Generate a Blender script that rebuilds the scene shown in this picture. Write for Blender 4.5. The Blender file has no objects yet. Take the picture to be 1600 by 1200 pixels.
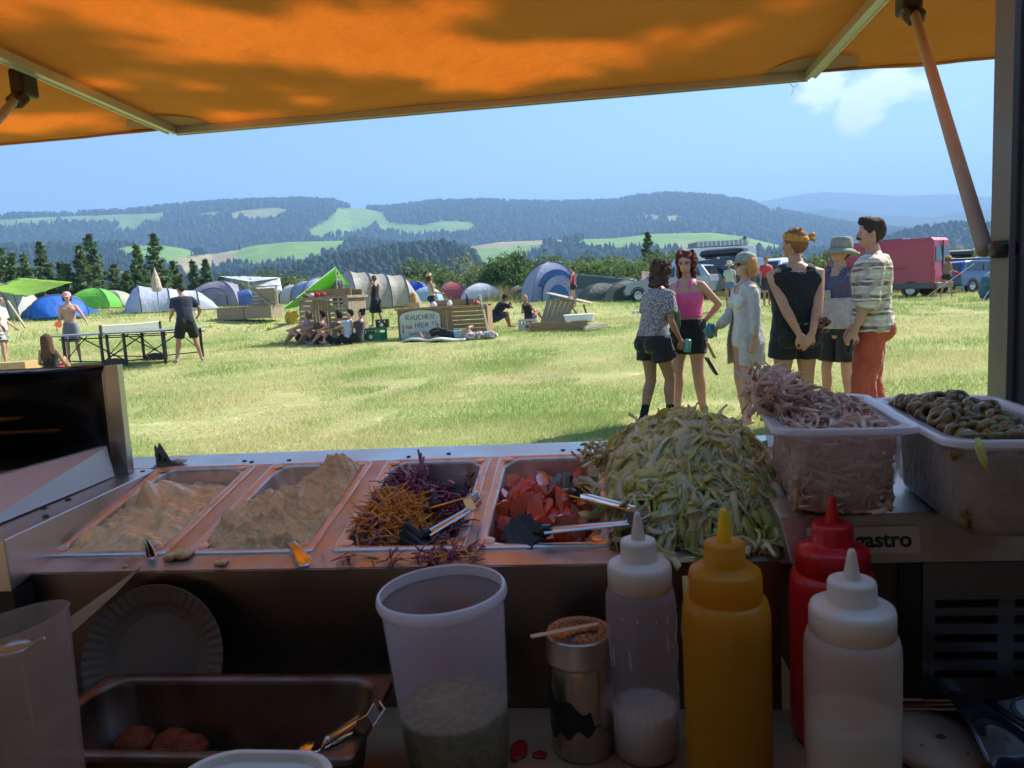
import bpy, bmesh, math, random
USE_HAZE = True
import numpy as np
from math import sin, cos, pi, radians, sqrt, atan2, exp
from mathutils import Vector, Matrix, Euler, noise
random.seed(7); RNG = np.random.default_rng(7)
S = bpy.context.scene
COL = S.collection

# ---------------------------------------------------------------- camera
F_PX = 1155.0; YAW = radians(6.5); PITCH = radians(7.0); ROLL = radians(3.3); EYE = 1.24
_F = Vector((-sin(YAW)*cos(PITCH), cos(YAW)*cos(PITCH), -sin(PITCH)))
_R0 = _F.cross(Vector((0, 0, 1))).normalized(); _U0 = _R0.cross(_F)
_R = _R0*cos(ROLL) - _U0*sin(ROLL); _U = _R0*sin(ROLL) + _U0*cos(ROLL)
CAMP = Vector((0, 0, EYE))
cam = bpy.data.objects.new('camera', bpy.data.cameras.new('camera'))
COL.objects.link(cam); S.camera = cam
cam.matrix_world = Matrix.Translation(CAMP) @ Matrix((_R, _U, -_F)).transposed().to_4x4()
cam.data.sensor_width = 36; cam.data.lens = 36*F_PX/1600
cam.data.clip_start = 0.05; cam.data.clip_end = 30000
cam.data.dof.use_dof = True; cam.data.dof.focus_distance = 6.0; cam.data.dof.aperture_fstop = 24.0

# ---------------------------------------------------------------- light
SUN_EL = radians(42); SUN_AZ = radians(52)      # azimuth to the right of +Y
SUN = Vector((sin(SUN_AZ)*cos(SUN_EL), cos(SUN_AZ)*cos(SUN_EL), sin(SUN_EL)))
sl = bpy.data.lights.new('sun', 'SUN'); sl.energy = 4.0; sl.angle = radians(0.53); sl.color = (1, .94, .84)
so = bpy.data.objects.new('sun', sl); COL.objects.link(so)
so.rotation_euler = SUN.to_track_quat('Z', 'Y').to_euler()
W = bpy.data.worlds.new('World'); S.world = W; W.use_nodes = True
wt = W.node_tree; wt.nodes.clear()
def wn(t, **k):
    n = wt.nodes.new(t)
    for a, b in k.items(): setattr(n, a, b)
    return n
sky = wn('ShaderNodeTexSky', sky_type='NISHITA', sun_disc=False)
sky.sun_elevation = SUN_EL; sky.sun_rotation = SUN_AZ; sky.altitude = 700
sky.air_density = 1.0; sky.dust_density = 0.4; sky.ozone_density = 3.0
bg = wn('ShaderNodeBackground'); bg.inputs['Strength'].default_value = 0.074
wo = wn('ShaderNodeOutputWorld')
# small fair-weather clouds, part of the sky itself, around one direction high on the right
tc = wn('ShaderNodeTexCoord')
def sky_dir(px, py): return (_F*F_PX + _R*(px-800) + _U*(600-py)).normalized()
mp = wn('ShaderNodeMapping'); mp.inputs['Scale'].default_value = (1, 1, 2.2)
nz = wn('ShaderNodeTexNoise'); nz.inputs['Scale'].default_value = 14; nz.inputs['Detail'].default_value = 9; nz.inputs['Roughness'].default_value = .62
wt.links.new(tc.outputs['Generated'], mp.inputs['Vector']); wt.links.new(mp.outputs[0], nz.inputs['Vector'])
def blob(px, py, rad, gain=1.0):
    d = wn('ShaderNodeVectorMath', operation='DISTANCE'); d.inputs[1].default_value = sky_dir(px, py)
    wt.links.new(tc.outputs['Generated'], d.inputs[0])
    r = wn('ShaderNodeMapRange', interpolation_type='SMOOTHSTEP'); r.inputs['From Min'].default_value = rad; r.inputs['From Max'].default_value = 0
    r.inputs['To Max'].default_value = gain
    wt.links.new(d.outputs['Value'], r.inputs['Value']); return r.outputs[0]
acc = None
for b in ((1290, 138, .055, 1.35), (1345, 160, .06, 1.4), (1395, 122, .055, 1.3), (1440, 130, .05, .9), (1510, 158, .05, .55), (1000, -150, .22, .8), (1240, 270, .1, .25), (300, -300, .3, .8)):
    o = blob(*b)
    if acc is None: acc = o
    else:
        m = wn('ShaderNodeMath', operation='MAXIMUM'); wt.links.new(acc, m.inputs[0]); wt.links.new(o, m.inputs[1]); acc = m.outputs[0]
am = wn('ShaderNodeMath', operation='MULTIPLY'); am.inputs[1].default_value = .42
wt.links.new(acc, am.inputs[0])
ad = wn('ShaderNodeMath', operation='ADD'); wt.links.new(am.outputs[0], ad.inputs[0]); wt.links.new(nz.outputs['Fac'], ad.inputs[1])
cr = wn('ShaderNodeMapRange', interpolation_type='SMOOTHSTEP'); cr.inputs['From Min'].default_value = .70; cr.inputs['From Max'].default_value = .93; cr.inputs['To Max'].default_value = .95
wt.links.new(ad.outputs[0], cr.inputs['Value'])
mx = wn('ShaderNodeMixRGB'); mx.inputs['Color2'].default_value = (8.5, 8.7, 9.1, 1)
wt.links.new(cr.outputs[0], mx.inputs['Fac']); wt.links.new(sky.outputs[0], mx.inputs['Color1'])
wt.links.new(mx.outputs[0], bg.inputs['Color']); wt.links.new(bg.outputs[0], wo.inputs['Surface'])
S.view_settings.view_transform = 'Standard'; S.view_settings.look = 'None'
S.view_settings.gamma = 1; S.view_settings.exposure = 1.7
S.render.engine = 'CYCLES'
cy = S.cycles
cy.max_bounces = 10; cy.diffuse_bounces = 5; cy.glossy_bounces = 4; cy.transmission_bounces = 6; cy.transparent_max_bounces = 16
cy.volume_bounces = 0; cy.use_adaptive_sampling = True; cy.adaptive_threshold = .02
cy.use_denoising = True; cy.sample_clamp_indirect = 8; cy.caustics_reflective = False; cy.caustics_refractive = False
try: cy.denoiser = 'OPENIMAGEDENOISE'
except Exception: pass

# ---------------------------------------------------------------- pixel -> world helpers (layout measurements)
def ray(px, py): return sky_dir(px, py)
def on(px, py, z=0.0):
    d = ray(px, py); return CAMP + d*((z-EYE)/d.z)
def aty(px, py, y):
    d = ray(px, py); return CAMP + d*(y/d.y)
def atd(px, py, dep):
    d = ray(px, py); return CAMP + d*(dep/d.dot(_F))

# ---------------------------------------------------------------- terrain of the meadow
_CP = [(1015,670,6.97),(1055,645,7.6),(300,567,17.8),(118,567,19),(600,533,21),(690,527,21.5),(588,508,24.5),(780,512,23),(900,515,22.5),
 (897,478,32),(1478,465,32),(1410,463,36),(1290,468,36),(60,497,27),(165,483,34),(270,484,32),(345,477,35),(390,500,26),(590,475,33),
 (860,467,40),(980,469,36),(200,720,5.8),(950,705,5.6),(1120,468,35)]
_cp = np.array([tuple(atd(*c)) for c in _CP] + [(0,0,0),(2,8,-.18),(-1,11,0),(-4,8,0),(4,14,-.06),(-5,13,0),(7,9,-.15),(3,5.5,-.22),(1.9,6,-.2),(2.6,6.2,-.2),(8,4,0),(-8,3,0),(0,-12,0),(-14,-6,0),(14,-6,0),(30,30,-.3),(25,12,0),(-30,12,.8),(-34,34,2),(0,50,.9),(24,46,-.1),(-16,46,1.6)])
def g_np(x, y):
    d2 = (x[..., None]-_cp[:, 0])**2 + (y[..., None]-_cp[:, 1])**2
    w = np.exp(-d2/(2*3.8**2)) + 3e-4*np.exp(-d2/(2*14.0**2)) + 1e-9
    return (w*_cp[:, 2]).sum(-1)/w.sum(-1)
def g(x, y): return float(g_np(np.array(x, float), np.array(y, float)))
def ongr(px, py, dmax=60):
    d = ray(px, py); t = 2.0; prev = t
    while t < dmax:
        p = CAMP + d*t
        if p.z < g(p.x, p.y):
            lo, hi = prev, t
            for _ in range(14):
                m = (lo+hi)/2; p = CAMP + d*m
                if p.z < g(p.x, p.y): hi = m
                else: lo = m
            return CAMP + d*hi
        prev = t; t += .35
    p = CAMP + d*dmax; return Vector((p.x, p.y, g(p.x, p.y)))
def gd(px, dep, py=480):
    """ground point in the column of pixel px at depth dep"""
    p = atd(px, py, dep); return Vector((p.x, p.y, g(p.x, p.y)))

# ---------------------------------------------------------------- mesh builder
class MB:
    def __init__(s): s.v = []; s.f = []; s.m = []; s.mi = 0
    def add(s, v, f, M=None):
        n = len(s.v)
        s.v += [tuple(M @ Vector(p)) for p in v] if M is not None else [tuple(p) for p in v]
        s.f += [tuple(i+n for i in q) for q in f]; s.m += [s.mi]*len(f); return s
    def box(s, c, sz, R=None):
        a, b, d = sz[0]/2, sz[1]/2, sz[2]/2
        v = [(x, y, z) for x in (-a, a) for y in (-b, b) for z in (-d, d)]
        f = [(0,1,3,2),(4,6,7,5),(0,4,5,1),(2,3,7,6),(0,2,6,4),(1,5,7,3)]
        M = Matrix.Translation(Vector(c)) @ (R.to_4x4() if R is not None else Matrix.Identity(4))
        return s.add(v, f, M)
    def span(s, a, b): return s.box([(a[i]+b[i])/2 for i in range(3)], [abs(a[i]-b[i]) for i in range(3)])
    def beam(s, p, q, w, h, up=(0, 0, 1)):
        p, q = Vector(p), Vector(q); d = q-p; L = d.length; y = d/L; x = y.cross(Vector(up))
        if x.length < 1e-4: x = y.cross(Vector((1, 0, 0)))
        x.normalize(); z = x.cross(y)
        return s.box((p+q)/2, (w, L, h), Matrix((x, y, z)).transposed())
    def loft(s, rings, cap0=True, cap1=True, closed=True):
        n = len(rings[0]); v = [p for r in rings for p in r]; f = []
        for i in range(len(rings)-1):
            for j in range(n if closed else n-1):
                k = (j+1) % n
                f.append((i*n+j, i*n+k, (i+1)*n+k, (i+1)*n+j))
        if cap0: f.append(tuple(range(n))[::-1])
        if cap1: f.append(tuple(range((len(rings)-1)*n, len(rings)*n)))
        return s.add(v, f)
    def tube(s, pts, rad, n=8, cap=True, flat=1.0, upv=None, round_ends=False):
        pts = [Vector(p) for p in pts]
        if not hasattr(rad, '__len__'): rad = [rad]*len(pts)
        rad = list(rad)
        if round_ends:
            d0 = (pts[0]-pts[1]).normalized(); d1 = (pts[-1]-pts[-2]).normalized(); a, b = rad[0], rad[-1]
            pts = [pts[0]+d0*a*.97, pts[0]+d0*a*.7] + pts + [pts[-1]+d1*b*.7, pts[-1]+d1*b*.97]
            rad = [a*.25, a*.71] + rad + [b*.71, b*.25]
        rings = []; up = Vector(upv) if upv else None
        for i, p in enumerate(pts):
            t = (pts[min(i+1, len(pts)-1)] - pts[max(i-1, 0)])
            t = t.normalized() if t.length > 1e-9 else Vector((0, 0, 1))
            if up is None: up = Vector((0, 0, 1)) if abs(t.z) < .9 else Vector((1, 0, 0))
            x = t.cross(up)
            if x.length < 1e-5: x = t.orthogonal()
            x.normalize(); y = x.cross(t)
            if upv is None: up = y
            rings.append([p + x*(rad[i]*cos(2*pi*k/n)) + y*(rad[i]*flat*sin(2*pi*k/n)) for k in range(n)])
        return s.loft(rings, cap, cap)
    def lathe(s, prof, c=(0, 0, 0), n=32, M=None, cap0=False, cap1=False):
        c = Vector(c)
        rings = [[c+Vector((r*cos(2*pi*k/n), r*sin(2*pi*k/n), z)) for k in range(n)] for r, z in prof]
        if M is not None: rings = [[M @ p for p in r] for r in rings]
        return s.loft(rings, cap0, cap1)
    def ell(s, c, r, n=12, m=8, R=None, jit=0):
        c = Vector(c); rings = []
        for i in range(1, m):
            a = pi*i/m; rr = []
            for k in range(n):
                b = 2*pi*k/n; p = Vector((r[0]*sin(a)*cos(b), r[1]*sin(a)*sin(b), -r[2]*cos(a)))
                if jit: p *= 1+jit*(noise.noise(p*(2.2/max(r))+c*3))
                if R is not None: p = R @ p
                rr.append(c+p)
            rings.append(rr)
        a = Vector((0, 0, -r[2])); b = Vector((0, 0, r[2]))
        if R is not None: a = R @ a; b = R @ b
        n0 = len(s.v); s.loft(rings, False, False); k0 = len(s.v); s.v += [tuple(c+a), tuple(c+b)]
        L = n0+(m-2)*n
        for k in range(n):
            j = (k+1) % n; s.f.append((k0, n0+j, n0+k)); s.f.append((k0+1, L+k, L+j)); s.m += [s.mi]*2
        return s
    def grid(s, fn, nu, nv):
        v = [fn(i/nu, j/nv) for i in range(nu+1) for j in range(nv+1)]
        f = [(i*(nv+1)+j, (i+1)*(nv+1)+j, (i+1)*(nv+1)+j+1, i*(nv+1)+j+1) for i in range(nu) for j in range(nv)]
        return s.add(v, f)
    def prism(s, poly, h, M=None):
        n = len(poly); v = [(x, y, 0) for x, y in poly]+[(x, y, h) for x, y in poly]
        f = [tuple(range(n))[::-1], tuple(range(n, 2*n))]+[(i, (i+1) % n, n+(i+1) % n, n+i) for i in range(n)]
        return s.add(v, f, M)
    def build(s, name, mat, parent=None, smooth=False, bevel=0, loc=None, rot=None, solid=0, sub=0):
        me = bpy.data.meshes.new(name); me.from_pydata(s.v, [], s.f)
        mats = mat if isinstance(mat, (list, tuple)) else [mat]
        for m in mats: me.materials.append(m)
        if len(mats) > 1: me.polygons.foreach_set('material_index', s.m)
        if smooth: me.polygons.foreach_set('use_smooth', [True]*len(me.polygons))
        bm = bmesh.new(); bm.from_mesh(me); bmesh.ops.recalc_face_normals(bm, faces=bm.faces); bm.to_mesh(me); bm.free()
        me.update()
        o = bpy.data.objects.new(name, me); COL.objects.link(o)
        if parent: o.parent = parent
        if loc is not None: o.location = loc
        if rot is not None: o.rotation_euler = rot
        if solid: k = o.modifiers.new('s', 'SOLIDIFY'); k.thickness = solid; k.offset = 0
        if bevel: k = o.modifiers.new('b', 'BEVEL'); k.width = bevel; k.segments = 2; k.limit_method = 'ANGLE'; k.angle_limit = radians(40)
        if sub: k = o.modifiers.new('u', 'SUBSURF'); k.levels = sub; k.render_levels = sub
        return o
def np_mesh(name, v, tris, mat, cols=None, parent=None, smooth=False, n=3):
    me = bpy.data.meshes.new(name); v = np.asarray(v, np.float32); tris = np.asarray(tris, np.int32)
    me.vertices.add(len(v)); me.vertices.foreach_set('co', v.ravel())
    me.loops.add(tris.size); me.loops.foreach_set('vertex_index', tris.ravel())
    me.polygons.add(len(tris)); me.polygons.foreach_set('loop_start', np.arange(0, tris.size, n, dtype=np.int32))
    try: me.polygons.foreach_set('loop_total', np.full(len(tris), n, np.int32))
    except Exception: pass
    if smooth: me.polygons.foreach_set('use_smooth', np.ones(len(tris), bool))
    if cols is not None:
        a = me.color_attributes.new('col', 'FLOAT_COLOR', 'POINT'); c = np.ones((len(v), 4), np.float32); c[:, :3] = cols
        a.data.foreach_set('color', c.ravel())
    me.materials.append(mat); me.update(calc_edges=True); me.validate()
    o = bpy.data.objects.new(name, me); COL.objects.link(o)
    if parent: o.parent = parent
    return o
def tag(o, label=None, cat=None, group=None, kind=None):
    if label: o['label'] = label
    if cat: o['category'] = cat
    if group: o['group'] = group
    if kind: o['kind'] = kind
    return o
def empty(name, loc=(0, 0, 0), rz=0, label=None, cat=None, group=None, rot=None, sc=None):
    o = bpy.data.objects.new(name, None); COL.objects.link(o); o.location = loc; o.rotation_euler = rot if rot else (0, 0, rz)
    o.empty_display_size = .1
    if sc: o.scale = (sc,)*3 if not hasattr(sc, '__len__') else sc
    return tag(o, label, cat, group)
def copy_tree(o, loc=None, rot=None, sc=None, label=None, group=None):
    def cp(a, par):
        c = a.copy(); COL.objects.link(c); c.parent = par
        for ch in [x for x in a.children]: cp(ch, c)
        return c
    c = cp(o, None)
    if loc is not None: c.location = loc
    if rot is not None: c.rotation_euler = rot
    if sc is not None: c.scale = (sc,)*3 if not hasattr(sc, '__len__') else sc
    if label: c['label'] = label
    if group: c['group'] = group
    return c
LEAN = 0.0
def plumb(rz): return (Matrix.Rotation(LEAN, 3, 'Y') @ Matrix.Rotation(rz, 3, 'Z')).to_euler()

# ---------------------------------------------------------------- materials
def M(name, c, r=.6, metal=0, c2=None, ns=6, nd=4, lo=.35, hi=.65, bump=0, bs=40, spec=.5, translu=0, alpha=1, attr=None, sheen=0, stretch=None, coat=0, rn=0, sss=0):
    m = bpy.data.materials.new(name); m.use_nodes = True; t = m.node_tree; p = t.nodes['Principled BSDF']; out = t.nodes['Material Output']
    def N(k): return t.nodes.new(k)
    L = t.links.new
    p.inputs['Base Color'].default_value = (*c, 1); p.inputs['Roughness'].default_value = r; p.inputs['Metallic'].default_value = metal
    p.inputs['Specular IOR Level'].default_value = spec
    if coat: p.inputs['Coat Weight'].default_value = coat
    if sheen: p.inputs['Sheen Weight'].default_value = sheen
    if sss: p.inputs['Subsurface Weight'].default_value = sss; p.inputs['Subsurface Scale'].default_value = .01
    co = N('ShaderNodeTexCoord'); vec = co.outputs['Object']
    if stretch:
        mpp = N('ShaderNodeMapping'); mpp.inputs['Scale'].default_value = stretch; L(vec, mpp.inputs['Vector']); vec = mpp.outputs[0]
    col = None
    if attr:
        a = N('ShaderNodeAttribute'); a.attribute_name = attr; col = a.outputs['Color']
    if c2 is not None or attr and bump == -1:
        nzz = N('ShaderNodeTexNoise'); nzz.inputs['Scale'].default_value = ns; nzz.inputs['Detail'].default_value = nd; L(vec, nzz.inputs['Vector'])
        mr = N('ShaderNodeMapRange'); mr.inputs['From Min'].default_value = lo; mr.inputs['From Max'].default_value = hi; L(nzz.outputs['Fac'], mr.inputs['Value'])
        mxx = N('ShaderNodeMixRGB'); mxx.inputs['Color1'].default_value = (*c, 1); mxx.inputs['Color2'].default_value = (*c2, 1)
        L(mr.outputs[0], mxx.inputs['Fac'])
        if col is not None:
            mu = N('ShaderNodeMixRGB'); mu.blend_type = 'MULTIPLY'; mu.inputs['Fac'].default_value = 1; L(col, mu.inputs['Color1']); L(mxx.outputs[0], mu.inputs['Color2']); col = mu.outputs[0]
        else: col = mxx.outputs[0]
    if col is not None: L(col, p.inputs['Base Color'])
    if rn:
        n3 = N('ShaderNodeTexNoise'); n3.inputs['Scale'].default_value = ns*1.7; n3.inputs['Detail'].default_value = 6; L(vec, n3.inputs['Vector'])
        m3 = N('ShaderNodeMapRange'); m3.inputs['From Min'].default_value = .3; m3.inputs['From Max'].default_value = .7; m3.inputs['To Min'].default_value = max(.02, r-rn); m3.inputs['To Max'].default_value = min(1, r+rn)
        L(n3.outputs['Fac'], m3.inputs['Value']); L(m3.outputs[0], p.inputs['Roughness'])
    nrm = None
    if bump > 0:
        n2 = N('ShaderNodeTexNoise'); n2.inputs['Scale'].default_value = bs; n2.inputs['Detail'].default_value = 5; L(vec, n2.inputs['Vector'])
        b = N('ShaderNodeBump'); b.inputs['Strength'].default_value = min(1, bump); b.inputs['Distance'].default_value = .6/bs*max(1, bump); L(n2.outputs['Fac'], b.inputs['Height']); L(b.outputs[0], p.inputs['Normal']); nrm = b.outputs[0]
    sh = p.outputs[0]
    if translu:
        tr = N('ShaderNodeBsdfTranslucent'); tr.inputs['Color'].default_value = (*[min(1, q*1.15) for q in c], 1)
        if col is not None: L(col, tr.inputs['Color'])
        if nrm is not None: L(nrm, tr.inputs['Normal'])
        mm = N('ShaderNodeMixShader'); mm.inputs['Fac'].default_value = translu; L(sh, mm.inputs[1]); L(tr.outputs[0], mm.inputs[2]); sh = mm.outputs[0]
    if alpha < 1:
        tp = N('ShaderNodeBsdfTransparent'); mm = N('ShaderNodeMixShader'); mm.inputs['Fac'].default_value = alpha; L(tp.outputs[0], mm.inputs[1]); L(sh, mm.inputs[2]); sh = mm.outputs[0]
    L(sh, out.inputs['Surface'])
    return m
def fbm(x, y, z=0, o=4): return noise.fractal(Vector((x, y, z)), 1.0, 2.0, o)
# ================================================================ TERRAIN, HILLS
def _crest(pts):
    az, te = [], []
    for px, py in pts:
        d = ray(px, py); az.append(atan2(d.x, d.y)); te.append(d.z/sqrt(d.x*d.x+d.y*d.y))
    return np.array(az), np.array(te)
LAY = {
 'E': (850, 260, 300, [(-900,440),(0,450),(280,444),(330,438),(400,432),(460,424),(500,414),(560,402),(620,393),(670,387),(700,388),(738,398),(752,422),(800,434),(900,438),(1200,438),(1600,420),(2600,420)]),
 'D': (1500, 420, 400, [(-900,384),(0,390),(150,386),(200,385),(250,384),(285,389),(330,399),(360,393),(400,384),(450,379),(540,377),(620,384),(680,400),(720,388),(780,379),(850,376),(960,373),(1020,366),(1110,364),(1160,370),(1210,382),(1280,394),(1350,388),(1400,372),(1440,361),(1480,356),(1550,355),(1800,352),(2600,360)]),
 'B': (3200, 1250, 900, [(-900,338),(0,346),(20,343),(120,340),(200,337),(260,329),(330,323),(400,320),(480,318),(520,320),(545,328),(600,331),(640,326),(680,321),(760,320),(860,323),(960,320),(1000,313),(1040,309),(1080,310),(1130,314),(1165,320),(1230,336),(1300,350),(1400,362),(1560,372),(2600,380)]),
 'G': (4700, 1300, 900, [(-900,420),(1000,400),(1120,366),(1180,345),(1240,332),(1300,327),(1380,337),(1450,341),(1500,332),(1600,322),(2600,330)]),
 'A': (7200, 1800, 1500, [(-900,330),(0,352),(600,338),(700,328),(780,318),(850,312),(930,318),(1000,326),(1100,326),(1160,320),(1200,314),(1250,305),(1290,301),(1340,303),(1400,307),(1440,306),(1480,304),(1550,308),(1700,300),(2600,320)]),
}
LAYC = {k: (v[0], v[1], v[2], *_crest(v[3])) for k, v in LAY.items()}
NA, NR = 760, 520
azs = np.linspace(radians(-62), radians(62), NA)
rs = np.exp(np.linspace(np.log(40.), np.log(9500.), NR))
A2, R2 = np.meshgrid(azs, rs, indexing='ij')
X2, Y2 = R2*np.sin(A2), R2*np.cos(A2)
nz2 = np.zeros_like(R2)
for k, (amp, wl) in enumerate(((1, 900), (.5, 380), (.28, 150))):
    ph = k*1.7
    nz2 += amp*(np.sin(X2/wl*6.28+ph+1.3*np.sin(Y2/wl*4.1))*np.cos(Y2/wl*5.3-ph+1.1*np.sin(X2/wl*3.7)))
def hills_z(A, R, N):
    Zb = -14-0.018*np.minimum(R, 1400) + N*np.minimum(R/1500, 1)*4
    Z = Zb.copy()
    for k, (rc, wf, wb, ca, ct) in LAYC.items():
        cz = EYE + np.interp(A, ca, ct)*rc
        w = np.where(R < rc, wf, wb)
        zz = Zb + (cz-Zb)*np.exp(-np.abs((R-rc)/w)**1.8)*(1 + 0*R)
        Z = np.maximum(Z, np.where(np.abs(R-rc) < w*.12, zz, zz + N*np.minimum(rc/3200, 1.3)*5*np.minimum(1, np.abs(R-rc)/w)))
    return Z
Zh = hills_z(A2, R2, nz2)
BROW = 47.0
gz = g_np(np.clip(X2, -60, 60), np.clip(Y2, -20, 60))
def brow_mix(R):
    t = np.clip((R-BROW)/130.0, 0, 1); return t*t*(3-2*t)
t_ = brow_mix(R2); near_z = gz - .16*np.maximum(0, R2-BROW)
Zall = near_z*(1-t_) + Zh*t_
# project every vertex to the measured picture plane to lay out land use
def proj_np(X, Y, Z):
    q = np.stack([X-CAMP.x, Y-CAMP.y, Z-CAMP.z], -1)
    w = q@np.array(_F); return 800+F_PX*(q@np.array(_R))/w, 600-F_PX*(q@np.array(_U))/w
PX, PY = proj_np(X2, Y2, Zall)
def inpoly(px, py, poly):
    r = np.zeros(px.shape, bool); n = len(poly)
    for i in range(n):
        x1, y1 = poly[i]; x2, y2 = poly[(i+1) % n]
        c = ((y1 > py) != (y2 > py)) & (px < (x2-x1)*(py-y1)/((y2-y1) or 1e-9)+x1); r ^= c
    return r
GREEN, TAN, FOR = (.22, .34, .08), (.42, .34, .17), (.022, .045, .022)
FIELDS = [
 (2000, 9e3, (.21,.31,.10), [(-200,352),(-100,342),(0,343),(60,340),(240,334),(262,330),(240,345),(200,360),(172,358),(185,347),(130,346),(60,350),(30,352),(0,358)]),
 (2000, 9e3, (.21,.31,.10), [(305,336),(345,330),(340,341),(305,342)]),
 (2000, 9e3, (.30,.30,.12), [(360,332),(400,326),(450,326),(445,337),(420,341),(365,339)]),
 (2000, 9e3, GREEN, [(480,359),(515,343),(527,328),(560,326),(597,333),(602,345),(560,362),(500,367)]),
 (2000, 9e3, GREEN, [(600,346),(650,351),(690,346),(735,346),(738,358),(690,365),(620,363),(590,360)]),
 (2000, 9e3, TAN, [(1010,335),(1062,337),(1065,343),(1010,343)]),
 (2000, 9e3, (.25,.3,.12), [(1190,322),(1240,326),(1245,331),(1195,329)]),
 (1000, 2e3, GREEN, [(185,388),(230,382),(285,386),(303,396),(262,406),(200,397)]),
 (1000, 2e3, TAN, [(275,406),(330,396),(372,392),(402,404),(340,414),(290,424),(268,414)]),
 (1000, 2e3, GREEN, [(370,397),(385,382),(450,375),(550,373),(522,391),(460,404),(400,410),(380,404)]),
 (1000, 2e3, GREEN, [(670,424),(680,402),(720,390),(742,386),(850,380),(820,400),(780,420),(760,430)]),
 (1000, 2e3, (.40,.33,.17), [(738,387),(742,376),(820,371),(910,371),(850,381)]),
 (1000, 2e3, GREEN, [(900,381),(930,368),(1030,360),(1115,360),(1170,366),(1222,382),(1195,388),(1100,386),(950,384)]),
 (1000, 2e3, (.36,.31,.15), [(1040,384),(1085,378),(1105,386),(1060,390)]),
]
colr = np.empty(R2.shape+(3,)); colr[:] = FOR
v_ = (1+.25*nz2[..., None]); colr *= np.clip(v_, .6, 1.5)
fieldmask = np.zeros(R2.shape, bool)
for r0, r1, c, poly in FIELDS:
    cyy = sum(q[1] for q in poly)/len(poly); cxx = sum(q[0] for q in poly)/len(poly); poly = [(cxx+(q[0]-cxx)*1.05, cyy+(q[1]-cyy)*1.16+1) for q in poly]
    m = inpoly(PX, PY, poly) & (R2 > r0) & (R2 < r1)
    colr[m] = c; fieldmask |= m
nearm = R2 < 120
colr[nearm] = (.16, .2, .06)
vid = np.arange(NA*NR).reshape(NA, NR)
quads = np.stack([vid[:-1, :-1], vid[1:, :-1], vid[1:, 1:], vid[:-1, 1:]], -1).reshape(-1, 4)[:, ::-1]
m_hill = M('hillside', (1, 1, 1), .9, attr='col', c2=(.62, .68, .66), ns=.02, nd=8, lo=.3, hi=.7, spec=.1)
hl = np_mesh('hills', np.stack([X2, Y2, Zall], -1).reshape(-1, 3), quads, m_hill, colr.reshape(-1, 3), smooth=True, n=4)
tag(hl, 'wooded blue green hills and valley beyond the meadow', None, None, 'structure')

# forest on the hillsides: one mass of small tree shapes
def forest():
    vs, fs, cs = [], [], []; n0 = 0
    def scatter(r0, r1, n, h0, h1, azl, azh):
        az = RNG.uniform(azl, azh, n); r = np.sqrt(RNG.uniform(r0*r0, r1*r1, n))
        ia = (az-azs[0])/(azs[1]-azs[0]); ir = (np.log(r)-np.log(40.))/(np.log(9500.)-np.log(40.))*(NR-1)
        i0 = np.clip(ia.astype(int), 0, NA-2); j0 = np.clip(ir.astype(int), 0, NR-2); fa = ia-i0; fr = ir-j0
        z = (Zall[i0, j0]*(1-fa)*(1-fr)+Zall[i0+1, j0]*fa*(1-fr)+Zall[i0, j0+1]*(1-fa)*fr+Zall[i0+1, j0+1]*fa*fr)
        keep = ~fieldmask[np.round(ia).astype(int).clip(0, NA-1), np.round(ir).astype(int).clip(0, NR-1)]
        cl = np.sin(r*np.sin(az)/70+1.2*np.sin(r*np.cos(az)/110))+RNG.normal(0, .5, n)
        keep &= (cl > -1.6)
        # keep only those on slopes that face up towards the meadow
        az, r, z, cl = az[keep], r[keep], z[keep], cl[keep]
        return az, r, z, cl
    nonlocal_n = 0
    for (r0, r1, n, h0, h1) in ((600, 1000, 10000, 6, 12), (1000, 1700, 15000, 7, 14), (1700, 3500, 38000, 10, 22)):
        az, r, z, cl = scatter(r0, r1, n, h0, h1, radians(-50), radians(44))
        k = len(az); h = RNG.uniform(h0, h1, k); con = (RNG.random(k) < .62)
        w = np.where(con, h*.22, h*.42); x, y = r*np.sin(az), r*np.cos(az)
        ns = 6; th = np.linspace(0, 2*pi, ns, endpoint=False)
        prof_c = ((.75, 0), (1.0, .18), (.55, .55), (.06, 1.0)); prof_d = ((.7, 0), (1.0, .45), (.75, .8), (.12, 1.0))
        V = np.zeros((k, 4, ns, 3))
        jit = RNG.uniform(.7, 1.25, (k, 4, ns))
        for q in range(4):
            rr = np.where(con, prof_c[q][0], prof_d[q][0])*w; zz = np.where(con, prof_c[q][1], prof_d[q][1])*h
            V[:, q, :, 0] = x[:, None]+rr[:, None]*np.cos(th)*jit[:, q]; V[:, q, :, 1] = y[:, None]+rr[:, None]*np.sin(th)*jit[:, q]; V[:, q, :, 2] = (z+zz-1)[:, None]
        idx = np.arange(k*4*ns).reshape(k, 4, ns)
        a = idx[:, :-1]; b = np.roll(idx, -1, 2)[:, :-1]; c = np.roll(idx, -1, 2)[:, 1:]; d = idx[:, 1:]
        q4 = np.stack([a, b, c, d], -1).reshape(-1, 4)+n0
        base = np.where(con[:, None], (.012, .028, .020), (.026, .050, .022))*RNG.uniform(.7, 1.35, (k, 1))
        cs.append(np.repeat(base, 4*ns, 0)); vs.append(V.reshape(-1, 3)); fs.append(q4); n0 += k*4*ns
    o = np_mesh('forest', np.concatenate(vs), np.concatenate(fs), M('far_forest', (1, 1, 1), .9, attr='col', spec=.1), np.concatenate(cs), n=4)
    tag(o, 'dense dark spruce and mixed forest covering the hillsides', 'forest', None, 'stuff')
forest()

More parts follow.
